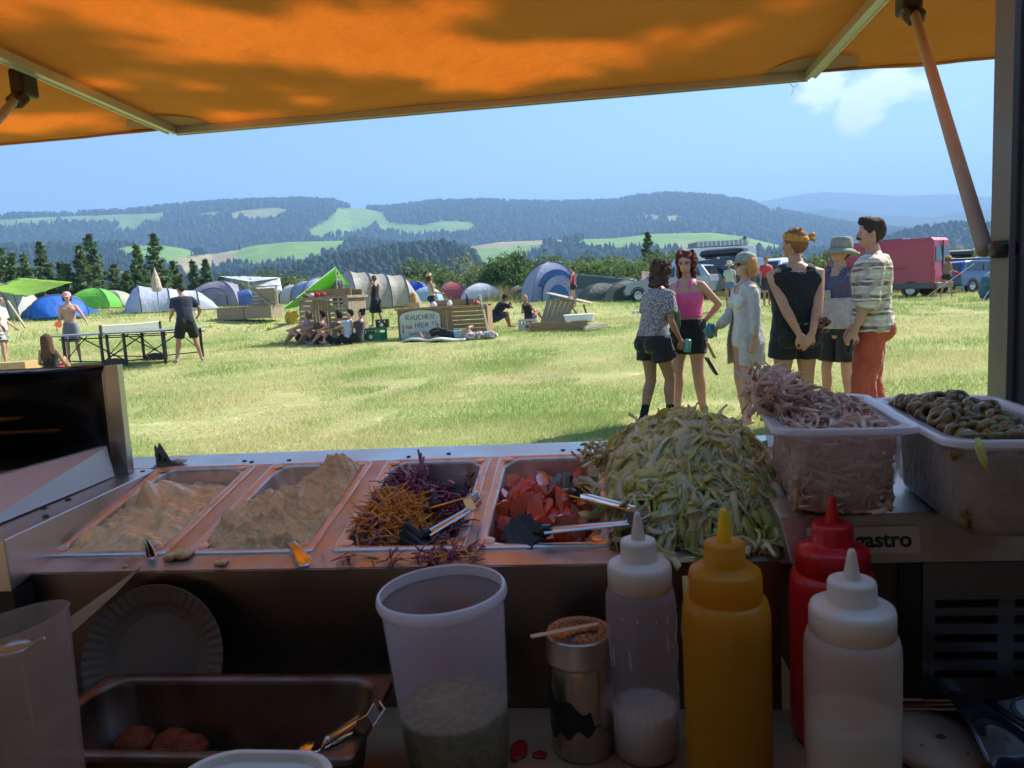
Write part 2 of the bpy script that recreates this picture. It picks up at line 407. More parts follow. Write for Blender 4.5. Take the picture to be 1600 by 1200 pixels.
# ================================================================ MEADOW
XG, YG = np.meshgrid(np.concatenate([np.linspace(-200, -32, 12), np.arange(-30, 30.1, .6), np.linspace(32, 200, 12)]),
                     np.concatenate([np.linspace(-120, -8, 8), np.arange(-6, 52.1, .6), np.linspace(54, 62, 4)]), indexing='ij')
ZG = g_np(XG, YG) + .012*np.sin(XG*2.1+np.sin(YG*1.3))*np.sin(YG*1.7+.5) - .16*np.maximum(0, np.sqrt(XG**2+YG**2)-BROW)*(YG > 20)
na, nb = XG.shape; vid = np.arange(na*nb).reshape(na, nb)
quads = np.stack([vid[:-1, :-1], vid[1:, :-1], vid[1:, 1:], vid[:-1, 1:]], -1).reshape(-1, 4)
m_mead = bpy.data.materials.new('meadow'); m_mead.use_nodes = True
t = m_mead.node_tree; p = t.nodes['Principled BSDF']; p.inputs['Roughness'].default_value = .95; p.inputs['Specular IOR Level'].default_value = .1
co = t.nodes.new('ShaderNodeTexCoord')
def nzn(sc, de, lo, hi):
    n = t.nodes.new('ShaderNodeTexNoise'); n.inputs['Scale'].default_value = sc; n.inputs['Detail'].default_value = de
    t.links.new(co.outputs['Object'], n.inputs['Vector']); r = t.nodes.new('ShaderNodeMapRange'); r.inputs['From Min'].default_value = lo; r.inputs['From Max'].default_value = hi
    t.links.new(n.outputs['Fac'], r.inputs['Value']); return r.outputs[0]
def mixc(f, a, b):
    m = t.nodes.new('ShaderNodeMixRGB'); t.links.new(f, m.inputs['Fac'])
    for s_, q in (('Color1', a), ('Color2', b)):
        if isinstance(q, tuple): m.inputs[s_].default_value = (*q, 1)
        else: t.links.new(q, m.inputs[s_])
    return m.outputs[0]
straw = mixc(nzn(35, 3, .35, .65), (.46, .43, .20), (.34, .37, .12))
green = mixc(nzn(40, 3, .35, .65), (.22, .30, .08), (.34, .38, .13))
cc = mixc(nzn(.35, 6, .42, .60), green, straw)
cc = mixc(nzn(2.5, 4, .56, .75), cc, (.56, .47, .26))
t.links.new(cc, p.inputs['Base Color'])
b = t.nodes.new('ShaderNodeBump'); b.inputs['Distance'].default_value = .05; b.inputs['Strength'].default_value = .7
n2 = t.nodes.new('ShaderNodeTexNoise'); n2.inputs['Scale'].default_value = 22; n2.inputs['Detail'].default_value = 6
t.links.new(co.outputs['Object'], n2.inputs['Vector']); t.links.new(n2.outputs['Fac'], b.inputs['Height']); t.links.new(b.outputs[0], p.inputs['Normal'])
gr = np_mesh('meadow', np.stack([XG, YG, ZG], -1).reshape(-1, 3), quads, m_mead, smooth=True, n=4)
tag(gr, 'sunlit meadow of cropped green and straw coloured grass', None, None, 'structure')

_w = [(RNG.uniform(.25, 3.2), RNG.uniform(0, 6.28), RNG.uniform(0, 6.28)) for _ in range(26)]
def patch(x, y):
    s_ = 0
    for k, a, ph in _w: s_ = s_ + np.sin(k*(x*np.cos(a)+y*np.sin(a)*.8)+ph+.8*np.sin(k*.6*(y-x)))*(.9/k**.5)
    return s_*.42
def grass():
    V, T, Cc = [], [], []; n0 = 0
    for r0, r1, n, h0, h1, w in ((3.4, 8, 210000, .02, .06, .0032), (8, 14, 170000, .025, .07, .005), (14, 26, 150000, .03, .09, .010), (26, 47, 110000, .04, .13, .02)):
        az = RNG.uniform(radians(-45), radians(31), n); r = np.sqrt(RNG.uniform(r0*r0, r1*r1, n))
        x, y = r*np.sin(az), r*np.cos(az)
        f = .5+.42*patch(x, y) + RNG.normal(0, .20, n)
        tall = patch(x*2.3+9, y*2.3+4) > .75; bare = (patch(x*1.7-20, y*1.7+30) > 1.15) | (((x+9.3)/2.2)**2+((y-16.4)/.7)**2 < 1)
        h = RNG.uniform(h0, h1, n)*np.where(f > .6, .8, 1.1)*np.where(tall & (RNG.random(n) < .25), 2.0, 1)
        z = g_np(x, y)
        a = RNG.uniform(0, 2*pi, n); ln = RNG.normal(0, .55, (n, 2))*h[:, None]
        dx, dy = np.cos(a)*w*.5, np.sin(a)*w*.5
        h = np.where(bare, h*.35, h); P = np.zeros((n, 3, 3)); P[:, 0] = np.stack([x-dx, y-dy, z-.004], -1); P[:, 1] = np.stack([x+dx, y+dy, z-.004], -1)
        P[:, 2] = np.stack([x+ln[:, 0], y+ln[:, 1], z+h], -1)
        st = (f + RNG.normal(0, .15, n) > .45)[:, None]
        c = np.where(st, (.57, .52, .26), (.28, .38, .11))*RNG.uniform(.6, 1.4, (n, 1)); c = np.where(bare[:, None], np.array((.50, .42, .26))*RNG.uniform(.7, 1.2, (n, 1)), c)
        V.append(P.reshape(-1, 3)); T.append(np.arange(n*3).reshape(-1, 3)+n0); Cc.append(np.repeat(c, 3, 0)); n0 += n*3
    o = np_mesh('grass', np.concatenate(V), np.concatenate(T), M('grass_blade', (1, 1, 1), .8, attr='col', spec=.2, translu=.35), np.concatenate(Cc))
    tag(o, 'short dry and green grass blades growing over the meadow', 'grass', None, 'stuff')
grass()

# ================================================================ TREES
m_bark = M('bark', (.12, .085, .055), .9, c2=(.2, .16, .11), ns=12, bump=.6, bs=30)
def leafmat(name): return M(name, (1, 1, 1), .7, attr='col', spec=.25, translu=.3)
m_ned = leafmat('needles'); m_lef = leafmat('leaves')
def tris_mesh(name, P, c, mat, parent):
    n = len(P); return np_mesh(name, P.reshape(-1, 3), np.arange(n*3).reshape(-1, 3), mat, np.repeat(c, 3, 0), parent)
def spruce(seed, H=10., n_b=26):
    rg = np.random.default_rng(seed); P, Cn = [], []
    for lv in range(n_b):
        f = lv/(n_b-1); z = H*(.08+.91*f); L = H*.29*(1-f)**.9*(.8+.4*rg.random())+.12
        nb = max(5, int(13*(1-f*.6)))
        for k in range(nb):
            a = rg.uniform(0, 2*pi); Lb = L*rg.uniform(.6, 1.12); droop = rg.uniform(.15, .42)
            m = int(28+105*(1-f)*Lb/(H*.29))
            s = rg.uniform(.1, 1, m)**.8; side = rg.normal(0, .12, m)*Lb*(1.15-s); zz = z - droop*Lb*s**1.3 + .22*Lb*s**4 + rg.normal(0, .05, m)*H*.06
            cx = np.cos(a)*s*Lb-np.sin(a)*side; cyy = np.sin(a)*s*Lb+np.cos(a)*side
            c0 = np.stack([cx, cyy, zz], -1); sz = H*rg.uniform(.008, .018, (m, 1))
            d1 = rg.normal(0, 1, (m, 3)); d1[:, 2] *= .5; d2 = rg.normal(0, 1, (m, 3)); d2[:, 2] -= .6
            P.append(np.stack([c0+d1*sz*.8, c0-d1*sz*.8, c0+d2*sz*1.1], 1))
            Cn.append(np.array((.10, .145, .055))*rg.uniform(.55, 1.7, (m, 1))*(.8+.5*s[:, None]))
    return np.concatenate(P), np.concatenate(Cn)
def leafy(seed, H=7., lobes=None, n=9000, tone=(.075, .12, .03), ls=.02):
    rg = np.random.default_rng(seed)
    if lobes is None:
        lobes = [(rg.normal(0, H*.17), rg.normal(0, H*.17), H*rg.uniform(.35, .85), H*rg.uniform(.12, .22)) for _ in range(16)]
    P, Cn = [], []
    w = np.array([l[3]**2 for l in lobes]); w /= w.sum()
    for l, ww in zip(lobes, w):
        m = int(n*ww); d = rg.normal(0, 1, (m, 3)); d /= np.linalg.norm(d, axis=1)[:, None]
        q = l[3]*rg.uniform(.55, 1.08, (m, 1))*(1+.25*np.sin(d[:, :1]*5+d[:, 1:2]*4+l[0]))
        c0 = np.array(l[:3])+d*q*np.array((1, 1, .82)); sz = H*rg.uniform(ls*.5, ls*1.2, (m, 1))
        d1 = rg.normal(0, 1, (m, 3)); d2 = rg.normal(0, 1, (m, 3))
        P.append(np.stack([c0+d1*sz*.7, c0-d1*sz*.7, c0+d2*sz], 1)); Cn.append(np.array(tone)*rg.uniform(.55, 1.6, (m, 1))*rg.uniform(.8, 1.25))
    return np.concatenate(P), np.concatenate(Cn)
def trunk_mb(H, r, seed, limbs=6, top=.9, spread=.25):
    rg = random.Random(seed); mb = MB(); pts = [(rg.uniform(-.02, .02)*H*i/5, rg.uniform(-.02, .02)*H*i/5, H*top*i/5-.3*(i == 0)) for i in range(6)]
    mb.tube(pts, [r*(1-.8*i/5) for i in range(6)], 8)
    for k in range(limbs):
        z = H*(.25+.5*k/max(1, limbs)); a = rg.uniform(0, 6.28); L = H*spread*rg.uniform(.6, 1)
        mb.tube([(0, 0, z), (cos(a)*L*.5, sin(a)*L*.5, z+L*.35), (cos(a)*L, sin(a)*L, z+L*.55)], [r*.4, r*.25, r*.08], 6)
    return mb
def mk_tree(name, kind, seed, H, label, cat, loc, rz=0, group=None, **k):
    r = empty(name, loc, label=label, cat=cat, group=group, rot=plumb(rz))
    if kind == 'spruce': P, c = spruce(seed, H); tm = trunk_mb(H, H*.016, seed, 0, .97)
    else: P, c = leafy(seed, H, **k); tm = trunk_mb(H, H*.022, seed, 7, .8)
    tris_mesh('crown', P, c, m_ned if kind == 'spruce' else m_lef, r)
    tm.build('trunk', m_bark, r, smooth=True)
    return r
def tz(px, py_top, dep, H):
    """root position of a tree of height H whose top is at the given pixel at this depth"""
    p = atd(px, py_top, dep); return Vector((p.x - sin(LEAN)*H, p.y, p.z-H*cos(LEAN)))
protoS = [None]*3; protoL = [None]*3
spr = [(18,395,56),(62,392,58),(92,398,60),(122,384,55),(140,380,60),(176,402,57),(213,384,55),(241,380,57),(268,398,62),(150,415,52),(38,412,54),(195,412,54),(300,408,66),(322,418,64),(345,420,66),(104,412,55),(1012,374,75),(1026,382,80),(1162,372,68),(2,402,58),(280,418,58)]
for i, (px, py, dep) in enumerate(spr):
    H = 9.0*[1, .92, 1.06][i % 3]; pos = tz(px, py, dep, H); k = i % 3; rz = i*1.3
    lab = 'dark green spruce standing at the edge of the meadow behind the tents'
    gp = 'spruces along the meadow edge'
    if protoS[k] is None: protoS[k] = mk_tree('spruce_tree', 'spruce', 11+k, 9., lab, 'tree', pos, rz, gp)
    else: copy_tree(protoS[k], pos, plumb(rz))
    (protoS[k] if i < 3 else COL.objects[-1])
lef = [(800,388,50,6.5,0),(770,410,50,5,1),(668,402,56,6,1),(640,418,58,5,2),(690,412,60,5.5,0),(708,418,60,5,2),(745,398,64,7,2),(838,395,60,6.5,1),(866,404,60,6,2),(893,402,58,6,0),(918,398,62,6.5,2),(938,396,60,6,1),(965,400,62,6,0),(990,393,66,7,2),(1045,398,66,6.5,1),(1068,390,66,7,0),(1090,402,62,6,2),(1180,395,64,6,2),(1200,398,66,6,1),(1250,400,62,6,0),(1268,390,68,7,2),(1290,388,66,7,1),(1310,392,66,6,0),(475,432,56,4,2),(458,428,60,5,1),(440,436,60,4,0),(385,432,60,4,2),(1488,386,56,4.5,0),(1330,396,66,6,1),(430,420,64,5,1),(620,430,52,4,0),(1135,398,66,6,2),(1225,404,62,6,1)]
tones = [(.13, .19, .055), (.11, .165, .065), (.18, .21, .085)]
labs = ['bushy green broadleaf tree at the meadow edge', 'dull green broadleaf tree at the meadow edge', 'thin olive green tree with loose crown at the meadow edge']
for i, (px, py, dep, H, k) in enumerate(lef):
    pos = tz(px, py, dep, H)
    if px == 800:
        mk_tree('broadleaf_tree', 'leafy', 50, H, 'big dark bushy tree rising left of the blue domed tent', 'tree', pos, 0, n=14000, tone=(.09, .145, .045), ls=.016)
    elif px == 1488:
        mk_tree('young_tree', 'leafy', 51, H, 'bright green young tree behind the rear of the red van', 'tree', pos, 0, n=6000, tone=(.14, .22, .04), ls=.02)
    elif protoL[k] is None: protoL[k] = mk_tree('broadleaf_tree', 'leafy', 30+k, 6., labs[k], 'tree', pos, i, labs[k].replace(' at', 's at').replace('tree', 'trees', 1)[:40], n=[8000, 8000, 4200][k], tone=tones[k], ls=.02); protoL[k].scale = (H/6.,)*3
    else: copy_tree(protoL[k], pos, plumb(i*2.1), H/6.)
for k in range(3): protoL[k]['group'] = ['bushy green trees at the meadow edge', 'dull green trees at the meadow edge', 'thin olive trees at the meadow edge'][k]
for o in COL.objects:
    if o.parent is None and o.name.startswith('broadleaf_tree') and o.get('group'):
        for k in range(3):
            if o['label'] == labs[k]: o['group'] = protoL[k]['group']
# dry undergrowth strip along the brow
def scrub():
    n = 26000; px = RNG.uniform(-120, 1620, n); dep = RNG.uniform(41, 50, n); V = []
    h = RNG.uniform(.3, 1.1, n)*(.6+.4*np.sin(px*.05)); d = np.array([tuple(ray(x, 470)) for x in np.linspace(-120, 1620, 200)])
    dd = np.stack([np.interp(px, np.linspace(-120, 1620, 200), d[:, i]) for i in range(3)], -1)
    s = dep/(dd@np.array(_F)); x = dd[:, 0]*s; y = dd[:, 1]*s; z = g_np(x, y)-.16*np.maximum(0, np.sqrt(x*x+y*y)-BROW)
    a = RNG.uniform(0, 6.28, n); w = .035; P = np.zeros((n, 3, 3)); ln = RNG.normal(0, .25, (n, 2))*h[:, None]
    P[:, 0] = np.stack([x-np.cos(a)*w, y, z-.05], -1); P[:, 1] = np.stack([x+np.cos(a)*w, y, z-.05], -1); P[:, 2] = np.stack([x+ln[:, 0], y+ln[:, 1], z+h], -1)
    c = np.where(RNG.random((n, 1)) < .5, (.30, .25, .12), (.14, .18, .05))*RNG.uniform(.6, 1.3, (n, 1))
    o = tris_mesh('undergrowth', P, c, m_lef, None); tag(o, 'tall dry grass and weeds along the far edge of the meadow', 'undergrowth', None, 'stuff')
scrub()
# overhead tree beside the truck, whose leaves shade the awning
def shade_tree():
    r = empty('shade_tree', (7.2, 6.4, g(7.2, 6.4)), label='tall leafy tree beside the food truck shading its awning', cat='tree')
    rg = np.random.default_rng(5); lobes = []
    ctr = Vector((-.35, 2.05, 1.95))+SUN*9.5-Vector(r.location)
    for k in range(34):
        u, w = rg.uniform(-2.5, 2.0), rg.uniform(-.75, .95); sl_ = rg.uniform(-.25, .25); zz = rg.uniform(-.5, .5); q = rg.uniform(.05, .17)
        for j in range(-2, 3): lobes.append((ctr.x+u+j*q*1.1, ctr.y+w+sl_*j*q+rg.normal(0, .03), ctr.z+zz+rg.normal(0, .03), q*(1-.18*abs(j))*rg.uniform(.8, 1.2)))
    for k in range(14): lobes.append((rg.normal(2.8, .7), rg.normal(1.8, .8), rg.uniform(9.5, 11), rg.uniform(.5, .9)))
    P, c = leafy(6, 8., lobes, 26000, (.08, .13, .03), .010)
    tris_mesh('crown', P, c, m_lef, r)
    mb = trunk_mb(9.5, .2, 3, 5, .95, .2)
    for l in lobes[2:120:10]: mb.tube([(0, 0, 4.8), ((l[0])*.5, l[1]*.5, 4.8+(l[2]-4.8)*.6), (l[0], l[1], l[2])], [.07, .04, .01], 6)
    mb.build('trunk', m_bark, r, smooth=True)
shade_tree()
# ================================================================ AIR
hz = MB(); hz.span((-9800, -400, -90), (9800, 9700, 1050)); hzm = bpy.data.materials.new('haze'); hzm.use_nodes = True
ht = hzm.node_tree; ht.nodes.remove(ht.nodes['Principled BSDF'])
pv = ht.nodes.new('ShaderNodeVolumePrincipled'); pv.inputs['Color'].default_value = (.34, .60, 1, 1); pv.inputs['Density'].default_value = 3.0e-4; pv.inputs['Anisotropy'].default_value = .1
ht.links.new(pv.outputs[0], ht.nodes['Material Output'].inputs['Volume'])
if USE_HAZE:
    ho = hz.build('haze', hzm); tag(ho, 'thin blue summer haze over the valley', 'haze', None, 'stuff')
# ================================================================ FOOD TRUCK
m_steel = M('brushed_steel', (.62, .62, .62), .34, 1, rn=.08, ns=5)
m_steel_d = M('stained_steel', (.62, .61, .60), .45, 1, c2=(.50, .42, .35), ns=14, nd=6, lo=.5, hi=.72, rn=.15)
m_pan = M('pan_steel', (.72, .73, .74), .42, 1, c2=(.5, .42, .36), ns=22, nd=5, lo=.52, hi=.75, rn=.1, bump=.05, bs=30)
m_alu = M('aluminium_profile', (.19, .185, .18), .5, .5, rn=.1, ns=5)
m_dark = M('black_rubber', (.02, .02, .02), .5)
m_blackplastic = M('black_plastic', (.018, .018, .02), .32)
m_inwall = M('cream_interior_panel', (.42, .31, .20), .55, c2=(.36, .27, .17), ns=3)
m_floor = M('truck_floor', (.22, .17, .12), .6)
m_out = M('white_truck_paint', (.75, .74, .7), .35)
WY = 1.16     # plane of the serving hatch
tr = empty('food_truck', (-.4, 0, 0), label='food truck body framing the serving hatch, grey metal post on the right', cat='food truck')
def T_(a): return (a[0]+.4, a[1], a[2])
def tspan(mb, a, b): mb.span(T_(a), T_(b))
mb = MB(); tspan(mb, (-2.4, -1.1, .30), (2.0, 1.25, .36)); mb.build('floor', m_floor, tr)
mb = MB(); tspan(mb, (-2.4, -1.1, 2.08), (2.0, .05, 2.14)); tspan(mb, (-2.4, 1.14, 2.08), (2.0, 1.25, 2.14)); tspan(mb, (-2.4, .05, 2.0801), (-2.1, 1.14, 2.1399)); tspan(mb, (1.8, .05, 2.0801), (2.0, 1.14, 2.1399)); mb.build('roof', m_inwall, tr)  # unseen roof opening, added to let sky light down onto the food
mb = MB(); tspan(mb, (-2.4, -1.16, .36), (2.0, -1.1, .95)); tspan(mb, (-2.4, -1.159, .95), (-.7, -1.101, 2.08)); tspan(mb, (-.55, -1.159, .95), (2.0, -1.101, 2.08)); mb.build('rear_wall', m_inwall, tr)  # narrow gap remains from an opening added to admit daylight
mb = MB(); tspan(mb, (-2.46, -1.1, .36), (-2.4, 1.25, 2.08)); mb.build('side_wall', m_inwall, tr)
mb = MB(); tspan(mb, (2.0, -1.1, .36), (2.06, 1.25, 2.08)); mb.build('side_wall', m_inwall, tr)
mb = MB(); tspan(mb, (-2.4, 1.17, .36), (2.0, 1.23, .955)); tspan(mb, (-2.4, 1.17, 1.975), (2.0, 1.23, 2.08)); tspan(mb, (.72, 1.171, .955), (2.0, 1.229, 1.975)); tspan(mb, (-2.4, 1.171, .955), (-1.95, 1.229, 1.975))
mb.build('hatch_wall', m_out, tr)
# right window post: extruded profile with grooves
prof = [(.562,1.130),(.570,1.130),(.570,1.136),(.577,1.136),(.577,1.126),(.592,1.126),(.592,1.134),(.600,1.134),(.600,1.120),(.632,1.120),(.632,1.136),(.655,1.136),(.655,1.126),(.72,1.126),(.72,1.18),(.562,1.18)]
mb = MB(); mb.prism([(x+.4+.027, y) for x, y in prof], 1.10, Matrix.Translation((0, 0, .955))); po = mb.build('hatch_post', m_alu, tr)
mb = MB(); mb.tube([T_((.639, 1.119, .97)), T_((.639, 1.119, 2.05))], .004, 8); mb.build('rubber_seal', m_dark, po)
mb = MB(); mb.lathe([(.001, -.012), (.016, -.012), (.019, -.006), (.019, .006), (.016, .012), (.001, .012)], T_((.592, 1.15, 1.262)), 20, None); o = mb.build('strut_joint', m_blackplastic, tr, smooth=True)
# wheels and body below the floor, only seen from outside
mb = MB(); tspan(mb, (-2.4, -1.1, .1), (2.0, 1.2, .3)); mb.build('chassis', m_dark, tr)
# ---------------------------------------------------------------- AWNING
m_cloth = M('orange_awning_cloth', (.86, .42, .12), .85, translu=.58, bump=.3, bs=14, c2=(.82, .38, .10), ns=2, spec=.1)
m_rail = M('rail_aluminium', (.62, .60, .54), .4, .7)
m_wood = M('wooden_pole', (.44, .37, .32), .55, c2=(.52, .44, .38), ns=10, stretch=(30, 30, 2))
AF = 2.75; XL, XR = -1.537, .770; ZF = 1.921
aw = empty('awning', (-.4, WY, 1.98), label='orange fabric awning over the serving hatch with leaf shadows on it', cat='awning')
def A_(p): return (p[0]+.4, p[1]-WY, p[2]-1.98)
def zc(y): return 1.99 - (y-WY)/(AF-WY)*.058
def cloth(u, v):
    x = -3.1+5.5*u; y = WY+.06+(AF-WY-.045)*v
    out = max(0, XL-x, x-XR); wgt = 1 if out == 0 else 0
    y += (-.02*min(1, out/.25) if out else 0)*v*v
    sag = .018*sin(pi*min(1, max(0, (x-XL)/(XR-XL))))*sin(pi*v) + (.012*min(1, out*3)) + .004*sin(x*9+v*4)*v
    sag += .016*max(0, (v-.82)/.18)*(1 if out == 0 else .5)
    return A_((x, y, zc(y)+.012-sag + .003*fbm(x*3, y*3)))
mb = MB(); mb.grid(cloth, 90, 26); cl = mb.build('canopy', m_cloth, aw, smooth=True, solid=.0015)
m_hem = M('awning_hem', (.55, .25, .12), .8, translu=.3)
for sgn, a, b in ((-1, -3.1, XL-.02), (1, XR+.02, 2.4)):
    mb = MB(); mb.tube([A_((a+(b-a)*i/14, AF-.02-(.02*min(1, abs((a+(b-a)*i/14)-(XL if sgn < 0 else XR))/.25)), zc(AF)-.003-.011*min(1, 3*abs((a+(b-a)*i/14)-(XL if sgn < 0 else XR))))) for i in range(15)], .005, 8)
    mb.build('hem', m_hem, cl, smooth=True)
# corner reinforcement patches under the cloth
for xc, sg in ((XL, -1), (XR, 1)):
    mb = MB(); pts = [(0, 0)]+[(.155*cos(a), .155*sin(a)) for a in [pi*i/14 for i in range(15)]]
    mb.prism([(px_, -py_) for px_, py_ in pts], .0015, Matrix.Translation(A_((xc, AF-.025, zc(AF)-.002)))@Matrix.Rotation(-.036, 4, 'X'))
    mb.build('corner_patch', M('corner_patch_cloth', (.55, .36, .24), .8, translu=.45), cl)
def railprof(mb, p, q, w, h):
    mb.beam(p, q, w, h); p, q = Vector(p), Vector(q); d = (q-p).normalized(); x = d.cross(Vector((0, 0, 1))).normalized()
    for s in (-1, 1): mb.beam(p+x*s*(w/2-.003)+Vector((0, 0, -h/2-.002)), q+x*s*(w/2-.003)+Vector((0, 0, -h/2-.002)), .005, .004)
zr = lambda y: zc(y)-.013
mb = MB(); railprof(mb, A_((XL-.0, AF-.012, zr(AF))), A_((XR+.0, AF-.012, zr(AF))), .034, .022); mb.build('front_rail', m_rail, aw)
for x in (XL, XR):
    mb = MB(); railprof(mb, A_((x, WY+.02, zr(WY)-.004)), A_((x, AF-.031, zr(AF)-.001)), .036, .022); mb.build('side_rail', m_rail, aw)
for xt, xb, ps in ((.815, .584, .566), (-1.582, -1.36, -1.36)):
    y = 2.04; mb = MB(); zt = zc(y)-.03
    mb.span(A_((xt-.024, y-.03, zt-.055)), A_((xt+.024, y+.03, zt+.02))); mb.beam(A_((xt, y-.01, zt-.05)), A_((xt-.0, y-.052, zt-.085)), .04, .035)
    mb.build('strut_bracket', m_blackplastic, aw, bevel=.008)
    mb = MB(); mb.tube([A_((xt, y-.03, zt-.06)), A_((xb, 1.185, 1.262))], .0112, 16); mb.build('strut', m_wood, aw, smooth=True)
mb = MB(); mb.tube([A_((XR-.03, AF, zr(AF)-.02)), A_((XR-.045, AF+.004, zr(AF)-.03)), A_((XR-.06, AF, zr(AF)-.018))], .0012, 6); mb.tube([A_((XR-.045, AF, zr(AF)-.03)), A_((XR-.055, AF, zr(AF)-.055))], .0008, 5); mb.build('loose_cord', m_rail, aw)

# ---------------------------------------------------------------- SERVING COUNTER
SL = .185; Y0, Z0 = .81, .931
def dz(y): return Z0+(y-Y0)*SL if y < 1.12 else Z0+(1.12-Y0)*SL
co_ = empty('serving_counter', (-.3, Y0, Z0), label='stained steel serving counter with sloped pan deck', cat='counter')
def C_(p): return (p[0]+.3, p[1]-Y0, p[2]-Z0)
def slab(mb, x0, x1, y0, y1, th=.004, dzz=0):
    z0, z1 = dz(y0)+dzz, Z0+(y1-Y0)*SL+dzz
    v = [C_(p) for p in ((x0,y0,z0),(x1,y0,z0),(x1,y1,z1),(x0,y1,z1),(x0,y0,z0-th),(x1,y0,z0-th),(x1,y1,z1-th),(x0,y1,z1-th))]
    mb.add(v, [(0,1,2,3),(7,6,5,4),(0,4,5,1),(1,5,6,2),(2,6,7,3),(3,7,4,0)])
PANS = [(-.632, .166), (-.438, .166), (-.249, .166), (-.071, .166), (.115, .166)]
mb = MB(); xs = [-.75]+[v for c, w in PANS for v in (c-w/2+.012, c+w/2-.012)]+[.72]
slab(mb, -.75, .72, Y0, .853)
slab(mb, -.75, .72, 1.107, 1.12)
for i in range(0, len(xs), 2): slab(mb, xs[i], xs[i+1], .853, 1.107)
mb.build('deck', m_steel_d, co_)
mb = MB(); mb.span(C_((-1.9, 1.12, dz(1.12)-.006)), C_((.56, 1.215, dz(1.12)))); mb.build('back_ledge', m_steel, co_, bevel=.0015)
mb = MB(); mb.span(C_((-.75, Y0-.001, .74)), C_((.193, Y0+.004, Z0-.0045))); mb.span(C_((-.75, Y0-.004, Z0-.012)), C_((.193, Y0-.0012, Z0-.0006))); mb.build('front_panel', M('counter_front_steel', (.28, .26, .25), .34, 1, c2=(.2, .15, .12), ns=4, rn=.1), co_)
# raised channel on the left
XC = -.700
mb = MB(); mb.add([C_(p) for p in ((XC,.772,.922),(XC-.02,1.118,.984),(XC-.02,1.118,.988),(XC,.772,.986),(XC-1.2,.772,.922),(XC-1.2,1.118,.984),(XC-1.2,1.118,.988),(XC-1.2,.772,.986))],
    [(0,1,2,3),(3,2,6,7),(0,3,7,4),(4,7,6,5),(1,5,6,2),(0,4,5,1)]); mb.build('side_channel', m_steel, co_, bevel=.0012)
mb = MB(); mb.span(C_((-1.9, .774, .60)), C_((XC+.0, .81-.0045, .9215))); mb.build('side_front', m_dark, co_)
for (x, y) in ((-.735,1.10),(-.728,1.118),(-.745,.94),(-.75,.90),(-.716,.86)): mb = MB(); mb.lathe([(.0045, 0), (.003, .0015), (.0005, .002)], C_((x, y, .9875)), 10); mb.build('rivet', m_dark, co_)
for px_ in (380, 395, 452, 640, 700, 880, 905): q = aty(px_, 716, 1.145); mb = MB(); mb.lathe([(.004, 0), (.003, .0015), (.0005, .002)], C_((q.x, 1.147+.01*sin(px_), dz(1.12)+.0002)), 10); mb.build('rivet', m_dark, co_)
# ---------------------------------------------------------------- lower shelf
SH = .757
sh = MB(); sh.span((-1.9, .28, SH-.025), (1.9, .808, SH)); so_ = sh.build('work_shelf', M('worn_shelf_board', (.38, .23, .12), .5, c2=(.20, .11, .06), ns=7, nd=6, rn=.15, bump=.1, bs=60)); tag(so_, 'worn brown work shelf under the serving counter', 'shelf')
# ---------------------------------------------------------------- GRILL STATION on the left
GX = -.775
gs = empty('heated_display', (-1.1, 1.06, .987), label='steel heated display with black lined hood left of the pans', cat='display unit')
def G_(p): return (p[0]+1.1, p[1]-1.06, p[2]-.987)
pa = aty(160, 572, 1.075); pb = aty(186, 570, 1.075); pc = aty(205, 745, 1.09)
hz_ = pa.z
mb = MB(); v = [(pa.x,1.07,hz_-.012),(pa.x+.006,1.07,hz_),(pb.x,1.07,hz_+.001),(pc.x,1.085,.9885),(pc.x-.028,1.085,.9885)]
mb.add([G_(p) for p in v]+[G_((p[0], p[1]+.014, p[2])) for p in v], [(0,1,2,3,4),(9,8,7,6,5),(0,5,6,1),(1,6,7,2),(2,7,8,3),(3,8,9,4),(4,9,5,0)]); mb.build('side_panel', m_steel, gs, bevel=.001)
# black liner back and rolled top
R0_ = .035; prof2 = [(1.12, .99), (1.12, hz_-R0_)]+[(1.12-R0_*(1-cos(a)), hz_-R0_+R0_*sin(a)) for a in [pi/2*i/6 for i in range(1, 7)]]+[(.98, hz_+.002)]
mb = MB(); mb.add([G_((x, y, z)) for x in (-1.9, pa.x) for y, z in prof2], [(i, i+1, len(prof2)+i+1, len(prof2)+i) for i in range(len(prof2)-1)])
mb.build('hood_liner', M('black_enamel', (.012, .010, .010), .22), gs, smooth=True, solid=.003)
mb = MB()
for k in range(26):
    x = pa.x-.03-.034*k; mb.add([G_(p) for p in ((x, 1.045, hz_+.0015), (x-.012, 1.045, hz_+.0015), (x-.02, .985, hz_+.003), (x-.008, .985, hz_+.003))], [(0,1,2,3)])
mb.build('hood_slot', M('slot_edge', (.3, .3, .3), .3, 1), gs, solid=.002)
mb = MB()
mb.tube([G_((-1.9, 1.07, 1.075)), G_((-.93, 1.07, 1.087)), G_((-.905, 1.07, 1.089))], [.006, .006, .003], 10); mb.tube([G_((-1.9, 1.09, 1.06)), G_((-.86, 1.09, 1.062))], .004, 8)
mb.span(G_((-1.9, 1.0, 1.012)), G_((-.83, 1.075, 1.02))); mb.build('heating_bar', M('warm_bronze', (.20, .12, .07), .3, .9), gs, smooth=False)
q0, q1, q2, q3 = on(0, 835, .9885), on(176, 751, .9885), aty(165, 697, 1.065), None
mb = MB(); xg0, xg1 = -.765, -.772
d_ = (aty(165, 697, 1.062).z); 
zs = aty(165, 697, 1.065); z_f = atd(-60, 787, .93)
